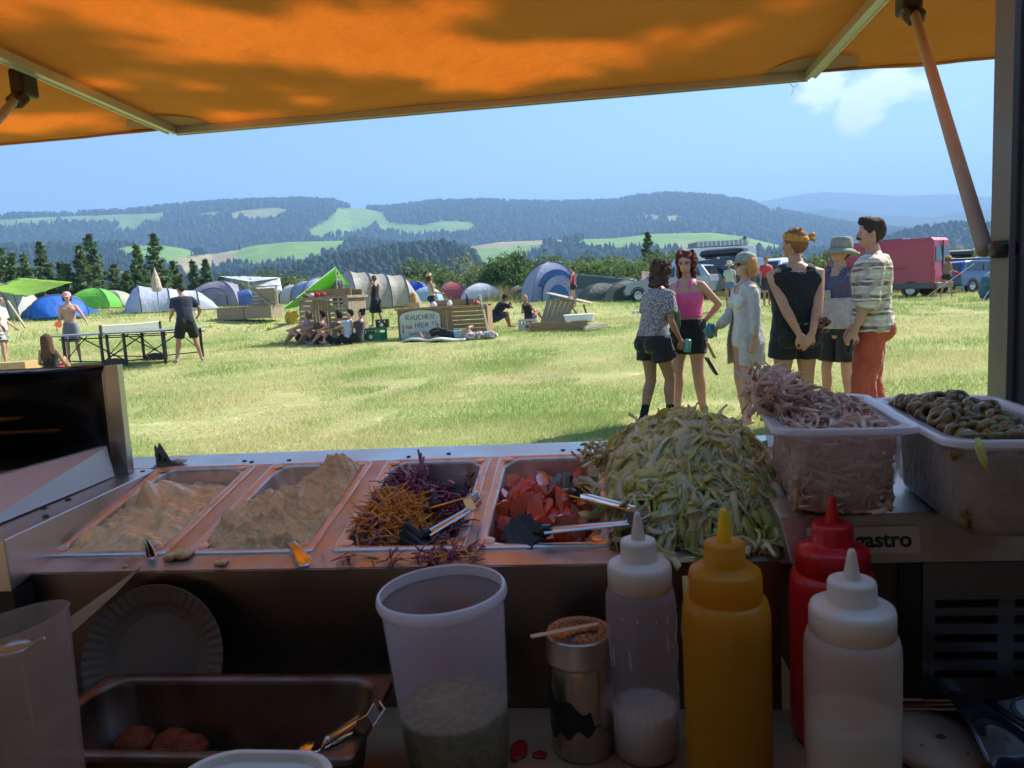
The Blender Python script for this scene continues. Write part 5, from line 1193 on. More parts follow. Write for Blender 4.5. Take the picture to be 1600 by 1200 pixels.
def person(loc, heading, H, label, B, arms, legs, skinc, hair=None, top=None, bottom=None, shoes=None, group=None, detail=True, hat=None, extra=None, lean=True, feet_dir=None, hands=None, barefoot=True, name='person', cat='person'):
    s = H/1.75; rot = plumb(radians(heading)) if lean else Euler((0, 0, radians(heading)))
    r = empty(name, loc, label=label, cat=cat, group=group, rot=rot, sc=s); f = B.f; vox = .0075 if detail else .018
    sk = skin(skinc); P = {}
    mb = MB(); n = 20 if detail else 14
    mb.loft(B.rings(.80, 1.50, 0, n=n))
    # glutes, chest
    for sx in (-1, 1):
        mb.ell(B.t((sx*.075, -.062, .90)), (.088 if f else .082, .078, .095), 12, 8)
        if f: mb.ell(B.t((sx*.068, .088, 1.275)), (.066, .058, .062), 12, 8)
        else: mb.ell(B.t((sx*.08, .078, 1.33)), (.085, .04, .065), 12, 8)
    mb.tube([B.t((0, -.02, 1.43)), B.t((0, -.012, 1.49)), B.hm()@Vector((0, .0, 1.56))], [.066 if not f else .055, .056 if not f else .046, .05 if not f else .044], 12)
    HM = B.hm(); hx = lambda x, y, z: HM @ Vector((x, y, z))
    hr = HM.to_3x3()
    mb.ell(hx(0, .0, 1.665), (.074, .092, .092), 16, 12, R=hr); mb.ell(hx(0, .028, 1.605), (.056, .064, .070), 14, 10, R=hr); mb.ell(hx(0, .062, 1.568), (.026, .024, .022), 10, 8, R=hr)
    mb.ell(hx(0, .070, 1.672), (.050, .022, .018), 10, 6, R=hr)
    mb.tube([hx(0, .088, 1.662), hx(0, .104, 1.634), hx(0, .098, 1.626)], [.009, .0135, .011], 8, round_ends=True)
    for sx in (-1, 1):
        mb.ell(hx(sx*.036, .066, 1.628), (.022, .02, .02), 8, 6, R=hr)
        mb.ell(hx(sx*.076, -.004, 1.642), (.010, .018, .030), 8, 6, R=hr)
    mb.ell(hx(0, .086, 1.598), (.023, .011, .0085), 8, 6, R=hr)
    SX = .172 if not f else .150; SX *= (B.fat*.5+.5); up_, fo_ = (.285, .25) if not f else (.270, .235); J = {}
    rs = (1.0 if not f else .84)*(B.fat*.5+.5)
    for sd, sx in (('L', -1), ('R', 1)):
        sh_ = B.t((sx*SX, -.008, 1.405)); w, pole = arms[sd][0], arms[sd][1]
        e, w = ik(sh_, w, up_, fo_, pole); J['s'+sd], J['e'+sd], J['w'+sd] = sh_, e, w
        mb.tube([B.t((sx*SX*.7, -.01, 1.42)), sh_, sh_.lerp(e, .3), sh_.lerp(e, .7), e], [.05*rs, .058*rs, .050*rs, .043*rs, .038*rs], 12, round_ends=True)
        mb.tube([e, e.lerp(w, .25), e.lerp(w, .7), w], [.038*rs, .041*rs, .031*rs, .025*rs], 12, round_ends=True)
        hd = (w-e).normalized(); hopt = arms[sd][2] if len(arms[sd]) > 2 else {}
        if 'dir' in hopt: hd = Vector(hopt['dir']).normalized()
        pn = Vector(hopt.get('palm', (-sx, 0, 0))); hand_mb(mb, w, hd, pn, hopt.get('curl', .4), hopt.get('ts', -sx), detail, 1)
        J['h'+sd] = w+hd*.09
        hp_ = B.t((sx*.088, 0, .90)); a, pl_ = legs[sd][0], legs[sd][1]; kn, a = ik(hp_, a, .413, .408, pl_); J['p'+sd], J['k'+sd], J['a'+sd] = hp_, kn, a
        lf = (1.06 if f else 1)*B.fat
        mb.tube([hp_, hp_.lerp(kn, .25), hp_.lerp(kn, .65), kn], [.088*lf, .085*lf, .062*lf, .053*lf], 14, round_ends=True)
        sh2 = (a-kn).normalized(); bk = -Vector(legs[sd][2] if len(legs[sd]) > 2 else (0, 1, 0)).normalized()
        mb.tube([kn, kn.lerp(a, .28)+bk*.012, kn.lerp(a, .7), a], [.052*lf, .055*lf, .038*lf, .032*lf], 14, round_ends=True)
        fd = -bk; up2 = -sh2 if abs(sh2.dot(fd)) < .8 else Vector((0, 0, 1)); fdd = (fd - up2*fd.dot(up2)*.9).normalized()
        J['f'+sd] = fdd
        mb.tube([a-fdd*.03+sh2*.028, a+fdd*.03+sh2*.03, a+fdd*.10+sh2*.045, a+fdd*.165+sh2*.055], [.030, .036, .034, .018], 12, flat=.8, round_ends=True)
    body = mb.build('body', sk, r, smooth=True)
    def rem(o, v=vox, sm=3):
        k = o.modifiers.new('r', 'REMESH'); k.mode = 'VOXEL'; k.voxel_size = v; k.use_smooth_shade = True; FR = o.name.split('.')[0] in CLOTHN
        k = o.modifiers.new('sm', 'SMOOTH'); k.iterations = sm; k.factor = .5
        if FR and detail: k = o.modifiers.new('d', 'DISPLACE'); k.texture = FOLD; k.strength = .018; k.mid_level = .32; k.texture_coords = 'LOCAL'
        return o
    rem(body, .0065 if detail else .016, 2 if detail else 2); body.name = 'body'
    def eyes():
        for sx in (-1, 1):
            m2 = MB(); m2.ell(hx(sx*.030, .079, 1.648), (.010, .005, .0035), 10, 6, R=hr); m2.build('eye', M_EYE, r, smooth=True)
    if detail: eyes()
    g_ = .013 if detail else .018
    if top:
        m2 = MB(); z0 = top.get('z0', .88); z1 = top.get('z1', 1.46); gr = top.get('grow', g_)
        m2.loft(B.rings(z0, z1, gr, top.get('flare', 0), n=n))
        if f: 
            for sx in (-1, 1): m2.ell(B.t((sx*.068, .088, 1.275)), (.066+gr, .058+gr, .062+gr*.8), 12, 8)
        elif z1 > 1.3:
            for sx in (-1, 1): m2.ell(B.t((sx*.08, .078, 1.33)), (.085+gr, .04+gr, .065+gr*.3), 12, 8)
        if z0 < .95:
            for sx in (-1, 1): m2.ell(B.t((sx*.075, -.062, max(.93, z0+.02))), (.085+gr, .078+gr*.8, .06), 12, 8)
        sl = top.get('sleeve', 0)
        for sd, sx in (('L', -1), ('R', 1)):
            if sl:
                pts = [B.t((sx*SX*.6, -.01, 1.425)), J['s'+sd], J['s'+sd].lerp(J['e'+sd], min(1, sl)*.5), J['s'+sd].lerp(J['e'+sd], min(1, sl))]; rr = [.056*rs, .066*rs+gr*.5, .060*rs+gr, .054*rs+gr*1.5]
                if sl > 1: pts += [J['e'+sd].lerp(J['w'+sd], (sl-1)*.5), J['e'+sd].lerp(J['w'+sd], sl-1)]; rr += [.05*rs+gr*1.2, .046*rs+gr*1.2]
                m2.tube(pts, rr, 12, round_ends=False)
                if top.get('cuff') and sl > 0: 
                    q = pts[-1]; d_ = (pts[-1]-pts[-2]).normalized(); m2.tube([q-d_*.03, q+d_*.012], [rr[-1]+.010]*2, 12)
            elif top.get('strap', 0):
                sw = top['strap']
                q_ = top.get('sx', .09); w0 = 1.5 if sw > .028 else 1
                yb = .112 if not f else .095
                m2.tube([B.t((sx*q_, yb, z1-.03)), B.t((sx*q_, yb-.012, 1.41)), B.t((sx*q_, yb-.045, 1.455)), B.t((sx*q_*.97, -.012, 1.482)), B.t((sx*q_, -.085, 1.45)), B.t((sx*q_, -.115, 1.40)), B.t((sx*q_, -.12, z1-.03))], [.013]*7, 12, flat=max(1, sw*1.25/.013), upv=(1, 0, 0))
        if top.get('collar'):
            m2.tube([B.t((.075*cos(a), .06*sin(a)-.012, 1.475)) for a in [2*pi*k/10 for k in range(10)]], .018, 8, cap=False); m2.tube([B.t((.07, .03, 1.47)), B.t((.05, .10, 1.40))], [.02, .012], 8); m2.tube([B.t((-.07, .03, 1.47)), B.t((-.05, .10, 1.40))], [.02, .012], 8)
        o = m2.build(top.get('name', 'shirt'), top['m'], r, smooth=True); rem(o, vox*1.05)
    if bottom:
        m2 = MB(); zb = bottom.get('z0', .84); gr = bottom.get('grow', g_-.002)+.004
        m2.loft(B.rings(max(zb, .80), bottom.get('z1', 1.03), gr, n=n))
        for sx in (-1, 1): m2.ell(B.t((sx*.075, -.062, .90)), (.094+gr, .088+gr*1.4, .108), 12, 8)
        m2.ell(B.t((0, -.015, .87)), (.12, .115, .10), 12, 8)
        for sd in 'LR':
            Lf = bottom.get('leg', .45); hp_, kn, a = J['p'+sd], J['k'+sd], J['a'+sd]; lo = bottom.get('loose', .012)*1.0
            pts = [hp_, hp_.lerp(kn, min(1, Lf)*.5), hp_.lerp(kn, min(1, Lf))]; rr = [.090*lf+gr, .083*lf+gr+lo*.5, (.088-.034*min(1, Lf))*lf+gr+lo]
            if Lf > 1: pts += [kn.lerp(a, (Lf-1)*.5), kn.lerp(a, Lf-1)]; rr += [.056*lf+gr+lo, .046*lf+gr+lo]
            m2.tube(pts, rr, 14)
        o = m2.build(bottom.get('name', 'shorts'), bottom['m'], r, smooth=True); rem(o, vox*1.05)
    if shoes:
        for sd in 'LR':
            a = J['a'+sd]; sh2 = (a-J['k'+sd]).normalized(); fdd = J['f'+sd]; m2 = MB(); hgt = shoes.get('h', .02)
            m2.tube([a-fdd*.035+sh2*.03, a+fdd*.03+sh2*.032, a+fdd*.11+sh2*.045, a+fdd*.18+sh2*.052], [.036, .042, .040, .026], 12, flat=.85, round_ends=True)
            m2.tube([a-sh2*hgt, a+sh2*.03], [.046, .044], 12)
            o = m2.build(shoes.get('name', 'shoe'), shoes['m'], r, smooth=True); rem(o, vox*1.1, 2)
    if hair:
        m2 = MB(); c = hair['c']; st = hair.get('style', 'short'); rg = random.Random(int(H*1000)+len(label))
        def hell(x, y, z, a, b_, c_): m2.ell(hx(x, y, z), (a, b_, c_), 14, 10, R=hr, jit=.12)
        if st != 'none':
            hell(0, -.014, 1.690, .083, .096, .082); hell(0, -.042, 1.66, .080, .070, .085)
        if st == 'short': hell(0, .03, 1.735, .062, .055, .032); [hell(sx*.066, -.01, 1.675, .018, .05, .045) for sx in (-1, 1)]
        if hair.get('tuft'):
            for k in range(60): a = rg.uniform(0, 6.28); q = rg.uniform(0, .06); hell(q*cos(a), q*sin(a)-.015, 1.765+rg.uniform(-.01, .018)-q*.3, .014, .014, .013)
        if st == 'quiff': hell(0, .035, 1.745, .064, .06, .038); hell(0, .06, 1.76, .04, .03, .024); [hell(sx*.067, -.01, 1.672, .016, .05, .045) for sx in (-1, 1)]
        if st in ('long', 'longback'):
            Lh = hair.get('len', .3)
            for k in range(14):
                a = radians(-200+220*k/13); x0, y0 = .078*cos(a), .075*sin(a)-.02; pts = [hx(x0, y0, 1.70), hx(x0*1.12, y0*1.1-.01, 1.62), hx(x0*1.2+rg.uniform(-.01, .01), y0*1.15-.03, 1.62-Lh*.5), hx(x0*1.05, y0-.035, 1.62-Lh*rg.uniform(.85, 1.1))]
                m2.tube(pts, [.030, .032, .030, .012], 8, round_ends=True)
        if st == 'curly':
            for k in range(230):
                a = rg.uniform(0, 6.28); z = rg.uniform(1.60, 1.775); yy = -.02; rr = .088*sqrt(max(.05, 1-((z-1.68)/.12)**2))+.012
                x0, y0 = rr*cos(a), rr*sin(a)*1.05+yy
                if y0 > .045 and z < 1.70: continue
                q = rg.uniform(.010, .019); hell(x0*1.05, y0, z, q, q, q)
            for k in range(int(70*min(1, hair.get('w', 1)))):
                a = radians(rg.uniform(-200, 20)); z = rg.uniform(1.50, 1.62); q = rg.uniform(.016, .026); hell(.09*cos(a)*hair.get('w', 1), .08*sin(a)-.025, z, q, q, q)
        if st == 'bun': hell(0, -.085, 1.755, .04, .038, .036)
        if st == 'bob':
            for k in range(12):
                a = radians(-195+210*k/11); x0, y0 = .076*cos(a), .074*sin(a)-.02; m2.tube([hx(x0, y0, 1.70), hx(x0*1.15, y0*1.1-.01, 1.62), hx(x0*1.15+rg.uniform(-.01, .01), y0*1.05-.01, 1.55)], [.028, .028, .012], 8, round_ends=True)
        o = m2.build('hair', hairm(c), r, smooth=True); rem(o, vox*.9 if detail else .014, 1)
        if hair.get('beard'):
            m2 = MB(); m2.ell(hx(0, .045, 1.572), (.052, .052, .040), 12, 8, R=hr, jit=.1); m2.ell(hx(0, .072, 1.592), (.03, .02, .03), 10, 6, R=hr); rem(m2.build('beard', hairm(c), r, smooth=True), vox, 1)
        if hair.get('tache'):
            m2 = MB(); m2.tube([hx(-.034, .082, 1.604), hx(-.015, .101, 1.617), hx(.015, .101, 1.617), hx(.034, .082, 1.604)], [.004, .008, .008, .004], 8, round_ends=True); m2.build('moustache', hairm(c), r, smooth=True)
    if hat:
        k = hat['k']; m2 = MB(); Mh = HM @ Matrix.Translation((0, -.008, 0))
        if k == 'cap':
            m2.lathe([(.098, 1.675), (.1, 1.70), (.096, 1.735), (.078, 1.765), (.04, 1.782), (.001, 1.786)], n=24, M=Mh @ Matrix.Diagonal((.92, 1.08, 1, 1))); 
            a_ = hat.get('yaw', 0); br_ = []
            for zz in (1.682, 1.686):
                br_.append([Mh @ (Matrix.Rotation(radians(a_), 3, 'Z') @ Vector((x, y, zz-.25*max(0, y-.08)))) for x, y in [(-.080, .05), (-.08, .13), (-.055, .19), (0, .21), (.055, .19), (.08, .13), (.080, .05)]])
            m2.loft(br_)
        if k == 'bucket':
            m2.lathe([(.100, 1.665), (.106, 1.69), (.096, 1.765), (.080, 1.785), (.04, 1.792), (.001, 1.793)], n=28, M=Mh @ Matrix.Diagonal((.96, 1.08, 1, 1)))
            m2.lathe([(.098, 1.678), (.13, 1.660), (.168, 1.610), (.170, 1.637), (.13, 1.654), (.098, 1.672)], n=28, M=Mh @ Matrix.Diagonal((.96, 1.05, 1, 1)))
        if k == 'straw':
            m2.lathe([(.21, 1.70), (.15, 1.695), (.10, 1.70), (.098, 1.77), (.08, 1.79), (.001, 1.795)], n=24, M=Mh); m2.lathe([(.21, 1.697), (.10, 1.692)], n=24, M=Mh)
        o = m2.build(hat.get('name', 'cap'), hat['m'], r, smooth=True, solid=.002 if k != 'cap' else 0)
    if extra: extra(r, B, J, hx, hr)
    return r, J
M_EYE = M('eye_dark', (.03, .02, .015), .3)
def arm(x, y, z, pole=(0, -1, 0), **k): return ((x, y, z), pole, k)
def leg(x, y, z=.085, pole=(0, 1, 0), toe=None): return ((x, y, z), pole, toe if toe else (x*.9, 1, 0))
STAND = {'L': leg(-.11, .0), 'R': leg(.11, .0)}
HANG = {'L': arm(-.25, .03, .84), 'R': arm(.25, .03, .84)}
def beer(name, p, d, col, label, s=1.0, cat='bottle'):
    mb = MB(); mb.lathe([(.001, 0), (.030, 0), (.031, .004), (.031, .13), (.027, .155), (.014, .185), (.0125, .225), (.014, .228), (.014, .236), (.001, .236)], n=20)
    o = mb.build(name, M('bottle_glass', col, .08, coat=.5, translu=.1), smooth=True); o.location = p; o.rotation_euler = Vector(d).to_track_quat('Z', 'Y').to_euler(); o.scale = (s,)*3; return tag(o, label, cat)
def wpt(r, p): 
    m = Matrix.LocRotScale(r.location, r.rotation_euler, r.scale); return m @ Vector(p)
def near(px, dep):
    p = gd(px, dep, 600); return p
# --- 1 woman, grey patterned tee
def ex1(r, B, J, hx, hr):
    for k in range(3):
        mb = MB(); pts = []
        for z in np.linspace(1.02, .93, 5): rx = .19+.0; a = radians(-8+7*k); pts.append(B.t(((.178+.018)*cos(a), (.126+.018)*sin(a), z)))
        hp_, kn = J['pR'], J['kR']
        for t in (.1, .25, .4): pts.append(hp_.lerp(kn, t)+Vector((.118*cos(radians(-8+10*k)), .118*sin(radians(-8+10*k)), 0)))
        mb.tube(pts, .005, 6, flat=.5); mb.build('side_stripe', fab((.8, .8, .8), name='white_stripe'), r, smooth=True)
tee = fab((.30, .28, .31), (.12, .10, .10), 55, 'patterned_tee', lo=.46, hi=.54)
r1, J1 = person(near(1024, 6.97), -52, 1.55, 'person with curly brown hair in patterned t-shirt, striped shorts and black boots', Body(1, bend=14, fat=1.04, headyaw=10, headpitch=-4),
    {'L': arm(-.16, .26, .98, (-1, -.6, 0)), 'R': arm(.22, .16, .93, (.3, -1, 0), palm=(-1, 0, 0), curl=.75)}, {'L': leg(-.10, -.10, .10), 'R': leg(.10, .10, .10)}, (.30, .16, .10),
    dict(c=(.045, .026, .018), style='curly', w=1.1), dict(m=tee, z0=.98, z1=1.46, sleeve=.72, grow=.022), dict(m=fab((.018, .018, .022), name='black_shorts'), leg=.42, loose=.035, grow=.016), dict(m=fab((.012, .012, .014), name='black_boot'), h=.16, name='boot'), extra=ex1)
# can in hand
p = wpt(r1, J1['hR']); mb = MB(); mb.lathe([(.001, 0), (.026, 0), (.031, .008), (.031, .105), (.027, .116), (.001, .116)], n=18); o = mb.build('drink_can', M('teal_can', (.10, .33, .36), .3, .3), smooth=True, loc=p+Vector((.03, .0, -.05)), rot=(.1, .1, 0)); tag(o, 'pale teal drink can held by the person in the patterned t-shirt', 'can')
# --- 2 woman, pink halter
pinkm = fab((.78, .10, .26), (.62, .10, .34), 8, 'pink_top')
def glasses(col):
    def f(r, B, J, hx, hr):
        mb = MB()
        for sx in (-1, 1): mb.ell(hx(sx*.032, .088, 1.648), (.027, .007, .018), 14, 8, R=hr)
        mb.tube([hx(-.072, .03, 1.655), hx(-.058, .075, 1.653), hx(0, .096, 1.652), hx(.058, .075, 1.653), hx(.072, .03, 1.655)], .0028, 6); mb.build('sunglasses', M('lens', col, .1, coat=.5), r, smooth=True)
    return f
def ex2(r, B, J, hx, hr):
    glasses((.32, .03, .05))(r, B, J, hx, hr)
r2, J2 = person(near(1077, 7.35), 150, 1.63, 'person with reddish curly hair and red glasses in pink halter top and black shorts, barefoot', Body(1, fat=1.10, headyaw=8),
    {'L': arm(-.15, -.10, 1.03, (-1, -.35, -.1), dir=(.6, -.6, -.2), palm=(0, 1, 0), curl=.5), 'R': arm(.06, .27, 1.08, (1, -.4, -.6), dir=(-.75, .45, -.1), palm=(-.3, -.7, 0), curl=1.0, ts=1)}, {'L': leg(-.16, .02), 'R': leg(.12, .05)}, (.52, .28, .19),
    dict(c=(.09, .028, .018), style='curly', w=.9), dict(m=pinkm, z0=1.08, z1=1.33, strap=.016, sx=.07, name='halter_top'), dict(m=fab((.02, .02, .022), name='black_shorts'), leg=.50, loose=.004, z1=1.06), extra=ex2)
p = wpt(r2, J2['hR']); beer('drink_bottle', p+Vector((-.0, -.03, .03))+Vector((0, 0, .06)), (.03, 0, -1), (.03, .12, .03), 'green glass bottle hanging from the hand of the person in pink')
# --- 3 woman, white swimsuit, open shirt, cap
wh = fab((.68, .66, .64), name='white_shirt', translu=.3)
def ex3(r, B, J, hx, hr):
    glasses((.05, .02, .02))(r, B, J, hx, hr)
    mb = MB(); nA = 22; rings = []
    for z in (1.46, 1.42, 1.34, 1.22, 1.1, .98, .86, .74, .64):
        T = TORS[1]; rx = np.interp(z, [t[0] for t in T], [t[1] for t in T]); ry = np.interp(z, [t[0] for t in T], [t[2] for t in T]); k = .022+.05*max(0, (1.3-z)/.66)
        ring = []
        for q in range(nA+1):
            a = radians(118+304*q/nA*1.0) if z < 1.40 else radians(112+316*q/nA)
            w_ = .012*sin(q*1.9+z*6)*min(1, (1.4-z)*2) if z < 1.4 else 0
            ring.append(B.t(((rx+k+w_)*cos(a), (ry+k+w_)*sin(a)-.006, z)))
        rings.append(ring)
    mb.loft(rings, False, False, closed=False); mb.build('open_shirt', wh, r, smooth=True, solid=.004, sub=1)
    for sd in 'LR':
        mb = MB(); s_, e_, w_ = J['s'+sd], J['e'+sd], J['w'+sd]; mb.tube([s_.lerp(B.t((0, 0, 1.42)), .35), s_, s_.lerp(e_, .5), e_, e_.lerp(w_, .5), e_.lerp(w_, .9)], [.056, .066, .062, .060, .056, .052], 14); mb.build('sleeve', wh, r, smooth=True, sub=1)
r3, J3 = person(near(1166, 6.8), 108, 1.565, 'person in grey cap and sunglasses wearing an open white shirt over a white swimsuit', Body(1, fat=.97, headpitch=-3),
    {'L': arm(-.22, .04, .86, (-.3, -1, 0)), 'R': arm(.14, .25, 1.02, (.5, -1, -.3), curl=.8)}, {'L': leg(-.09, .03), 'R': leg(.10, -.04)}, (.56, .32, .23),
    dict(c=(.36, .17, .06), style='bob'), dict(m=fab((.66, .64, .58), name='white_swimsuit'), z0=.83, z1=1.36, strap=.014, sx=.075, grow=.006, name='swimsuit'), hat=dict(k='cap', m=fab((.30, .31, .27), name='grey_cap')), extra=ex3)
p = wpt(r3, J3['hR']); ro = empty('tote_bag', p, label='small dark tote with yellow top hanging below the bunched teal cloth', cat='bag')
mb = MB(); mb.grid(lambda u, v: ((u-.5)*.06, (v-.5)*.15+.01*sin(u*5), -.08-.14*u), 8, 8); mb.build('yellow_panel', fab((.42, .26, .05), name='yellow_cloth'), ro, smooth=True, solid=.012)
mb = MB(); mb.grid(lambda u, v: ((u-.5)*.08, (v-.5)*.19, -.22-.15*u), 8, 8); mb.build('dark_panel', fab((.035, .02, .03), name='dark_cloth'), ro, smooth=True, solid=.02)
mb = MB(); mb.ell((0, 0, 0), (.05, .055, .07), 14, 10, jit=.3); o = mb.build('cloth_bundle', fab((.08, .22, .24), (.04, .1, .12), 20, 'teal_cloth'), smooth=True, loc=p+Vector((0, 0, .03))); tag(o, 'bunched teal cloth in the hand of the person in the white shirt', 'cloth')
# --- 4 man from behind, black tank, headband
def ex4(r, B, J, hx, hr):
    mb = MB()
    R_ = []
    for k in range(25): a = 2*pi*k/24; R_.append(hx(.090*cos(a), .104*sin(a)-.008, 1.700+.012*sin(a)))
    mb.tube([hx(.075, -.085, 1.70), hx(.12, -.10, 1.72), hx(.135, -.09, 1.735)], [.02, .022, .008], 8); mb.tube([hx(.06, -.09, 1.69), hx(.10, -.11, 1.68), hx(.115, -.11, 1.66)], [.016, .016, .006], 8)
    mb.ell(hx(0, -.012, 1.700), (.0925, .112, .050), 20, 12, R=hr @ Matrix.Rotation(radians(14), 3, 'X'))
    mb.build('headscarf', fab((.52, .24, .04), (.36, .15, .03), 40, 'ochre_scarf'), r, smooth=True)
    mb = MB(); mb.tube([B.t((.182*cos(a), .132*sin(a)-.006, 1.005)) for a in [2*pi*k/24 for k in range(25)]], .008, 8, flat=1.2, cap=False); mb.build('belt', fab((.42, .26, .08), name='woven_belt'), r, smooth=True)
r4, J4 = person(near(1244, 6.0), 4, 1.70, 'person seen from behind in black tank top and shorts with orange headscarf, hands clasped behind', Body(0, fat=1.10, headyaw=38),
    {'L': arm(-.03, -.21, .90, (-1, -.5, 0), dir=(.45, -.1, -.9), palm=(0, 1, 0), curl=.35, ts=-1), 'R': arm(.05, -.23, .91, (1, -.5, 0), dir=(-.5, -.1, -.8), palm=(0, 1, 0), curl=.7, ts=1)}, {'L': leg(-.12, .0), 'R': leg(.12, .02)}, (.44, .22, .14),
    dict(c=(.16, .07, .035), style='short', tuft=1), dict(m=fab((.014, .014, .018), name='black_tank'), z0=.98, z1=1.43, strap=.036, sx=.095, grow=.016, name='tank_top'), dict(m=fab((.016, .016, .017), name='black_shorts'), leg=.42, loose=.03), extra=ex4)
p = wpt(r4, J4['wR']+Vector((.10, .02, .06))); mb = MB()
for k in range(16): mb.ell((random.uniform(-.035, .035), random.uniform(-.02, .02), random.uniform(-.05, .05)), (.02, .02, .018), 10, 6, jit=.4)
o = mb.build('scarf_bundle', fab((.20, .09, .05), (.05, .02, .02), 60, 'patterned_scarf', lo=.47, hi=.53), smooth=True, loc=p); tag(o, 'brown patterned cloth bundle dangling beside the person in the black tank top', 'cloth')
# --- 5 man, bucket hat
ta = fab((.08, .085, .15), name='navy_tank')
def ex5(r, B, J, hx, hr):
    mb = MB(); mb.loft(B.rings(.90, 1.20, .030, n=24)); mb.build('grey_panel', fab((.38, .37, .38), name='grey_panel'), r, smooth=True)
    mb = MB(); pr2 = B.rings(1.20, 1.28, .030, n=24); 
    rr = [[q for q in ring[2:7]] for ring in pr2]
    mb.loft(rr, False, False, closed=False); mb.build('grey_panel', fab((.38, .37, .38), name='grey_panel'), r, smooth=True, solid=.004)
r5, J5 = person(near(1312, 7.0), 128, 1.66, 'person in grey bucket hat and navy grey tank top holding a brown bottle', Body(0, fat=.93, headpitch=-6, headyaw=-8),
    {'L': arm(-.24, .05, .84), 'R': arm(.20, .27, 1.12, (.6, -1, -.4), dir=(-.4, .8, .2), palm=(-1, -.2, 0), curl=.9)}, {'L': leg(-.12, .0), 'R': leg(.13, .03)}, (.50, .28, .19),
    dict(c=(.05, .03, .02), style='short', beard=False), dict(m=ta, z0=.92, z1=1.41, strap=.034, sx=.095, name='tank_top'), dict(m=fab((.025, .025, .03), name='dark_shorts'), leg=.80, loose=.02), hat=dict(k='bucket', m=fab((.26, .26, .22), name='bucket_hat'), name='bucket_hat'), extra=ex5)
p = wpt(r5, J5['hR']); beer('beer_bottle', p+Vector((0, 0, -.09)), (.08, 0, 1), (.05, .022, .006), 'brown beer bottle held upright by the person in the bucket hat')
# --- 6 man, plaid shirt, red trousers
def plaid():
    m = M('plaid_shirt', (.42, .36, .28), .85, bump=.5, bs=16, sheen=.1); t = m.node_tree; p = t.nodes['Principled BSDF']; co = t.nodes.new('ShaderNodeTexCoord')
    def wv(d, sc, lo, hi):
        w = t.nodes.new('ShaderNodeTexWave'); w.bands_direction = d; w.inputs['Scale'].default_value = sc; w.inputs['Distortion'].default_value = 3.5; w.inputs['Detail'].default_value = 2; t.links.new(co.outputs['Object'], w.inputs['Vector'])
        r_ = t.nodes.new('ShaderNodeMapRange'); r_.inputs['From Min'].default_value = lo; r_.inputs['From Max'].default_value = hi; t.links.new(w.outputs['Fac'], r_.inputs['Value']); return r_.outputs[0]
    def mixn(f, a, b, ty='MIX'):
        q = t.nodes.new('ShaderNodeMixRGB'); q.blend_type = ty; t.links.new(f, q.inputs['Fac'])
        if isinstance(a, tuple): q.inputs[1].default_value = (*a, 1)
        else: t.links.new(a, q.inputs[1])
        q.inputs[2].default_value = (*b, 1); return q.outputs[0]
    nn = t.nodes.new('ShaderNodeTexNoise'); nn.inputs['Scale'].default_value = 14; nn.inputs['Detail'].default_value = 3
    t.links.new(co.outputs['Object'], nn.inputs['Vector'])
    mk_ = t.nodes.new('ShaderNodeMapRange'); mk_.inputs['From Min'].default_value = .5; mk_.inputs['From Max'].default_value = .62; t.links.new(nn.outputs['Fac'], mk_.inputs['Value']); nzk = mk_.outputs[0]
    c = mixn(wv('Z', 2.6, .50, .62), (.50, .44, .34), (.17, .10, .07)); c = mixn(wv('Z', 6.5, .72, .88), c, (.60, .56, .48)); c = mixn(nzk, c, (.36, .30, .24))
    t.links.new(c, p.inputs['Base Color']); return m
r6, J6 = person(near(1362, 6.0), 74, 1.765, 'tall person with dark hair and moustache in brown plaid shirt and red trousers, facing left', Body(0, fat=1.02, headyaw=6, headpitch=2),
    {'L': arm(-.24, .15, .86, (-.2, -1, 0), palm=(1, 0, 0), curl=.6), 'R': arm(.22, .14, .88, (.2, -1, 0), curl=.6)}, {'L': leg(-.11, .05), 'R': leg(.12, -.06)}, (.48, .25, .17),
    dict(c=(.035, .022, .016), style='quiff', tache=True), dict(m=plaid(), z0=.88, z1=1.47, sleeve=1.18, cuff=1, collar=1, grow=.028, flare=.012), dict(m=fab((.42, .085, .045), (.34, .06, .035), 10, 'red_trousers'), leg=1.9, loose=.022, name='trousers'), dict(m=fab((.05, .04, .035), name='brown_shoe'), h=.02))
p = wpt(r6, J6['hL']); mb = MB(); mb.box((0, 0, 0), (.012, .075, .12)); o = mb.build('mobile_phone', M('phone_black', (.02, .02, .025), .15), bevel=.004, loc=p+Vector((.0, -.0, -.03)), rot=(.3, .1, .2)); tag(o, 'dark mobile phone in the lowered hand of the person in the plaid shirt', 'phone')

# ---------------------------------------------------------------- FAR PEOPLE
def at(px, py, dmax=60): return ongr(px, py, dmax)
def far(px, py, heading, H, label, B, arms, legs, sk, **k):
    return person(at(px, py), heading, H, label, B, arms, legs, sk, detail=False, **k)
navy = fab((.03, .035, .06), name='navy_cloth'); blackc = fab((.018, .018, .02), name='black_cloth'); whitec = fab((.7, .7, .7), name='white_cloth'); greyc = fab((.2, .2, .22), name='grey_cloth')
trainers = dict(m=fab((.06, .05, .05), (.5, .5, .5), 30, 'trainer'), h=.01)
S_W, S_T, S_B = (.52, .30, .21), (.42, .22, .14), (.30, .15, .09)
rp1, Jp1 = far(297, 568, 38, 1.82, 'person in black t-shirt and shorts seen from behind at the table tennis table', Body(0, bend=16, headyaw=25), {'L': arm(-.27, .22, 1.0), 'R': arm(.32, .30, 1.03, (.6, -1, 0), curl=.8)}, {'L': leg(-.26, .0), 'R': leg(.26, .05)}, S_T,
    hair=dict(c=(.03, .03, .03), style='short'), top=dict(m=navy, z0=.88, z1=1.46, sleeve=.7), bottom=dict(m=blackc, leg=.85, loose=.03), shoes=trainers)
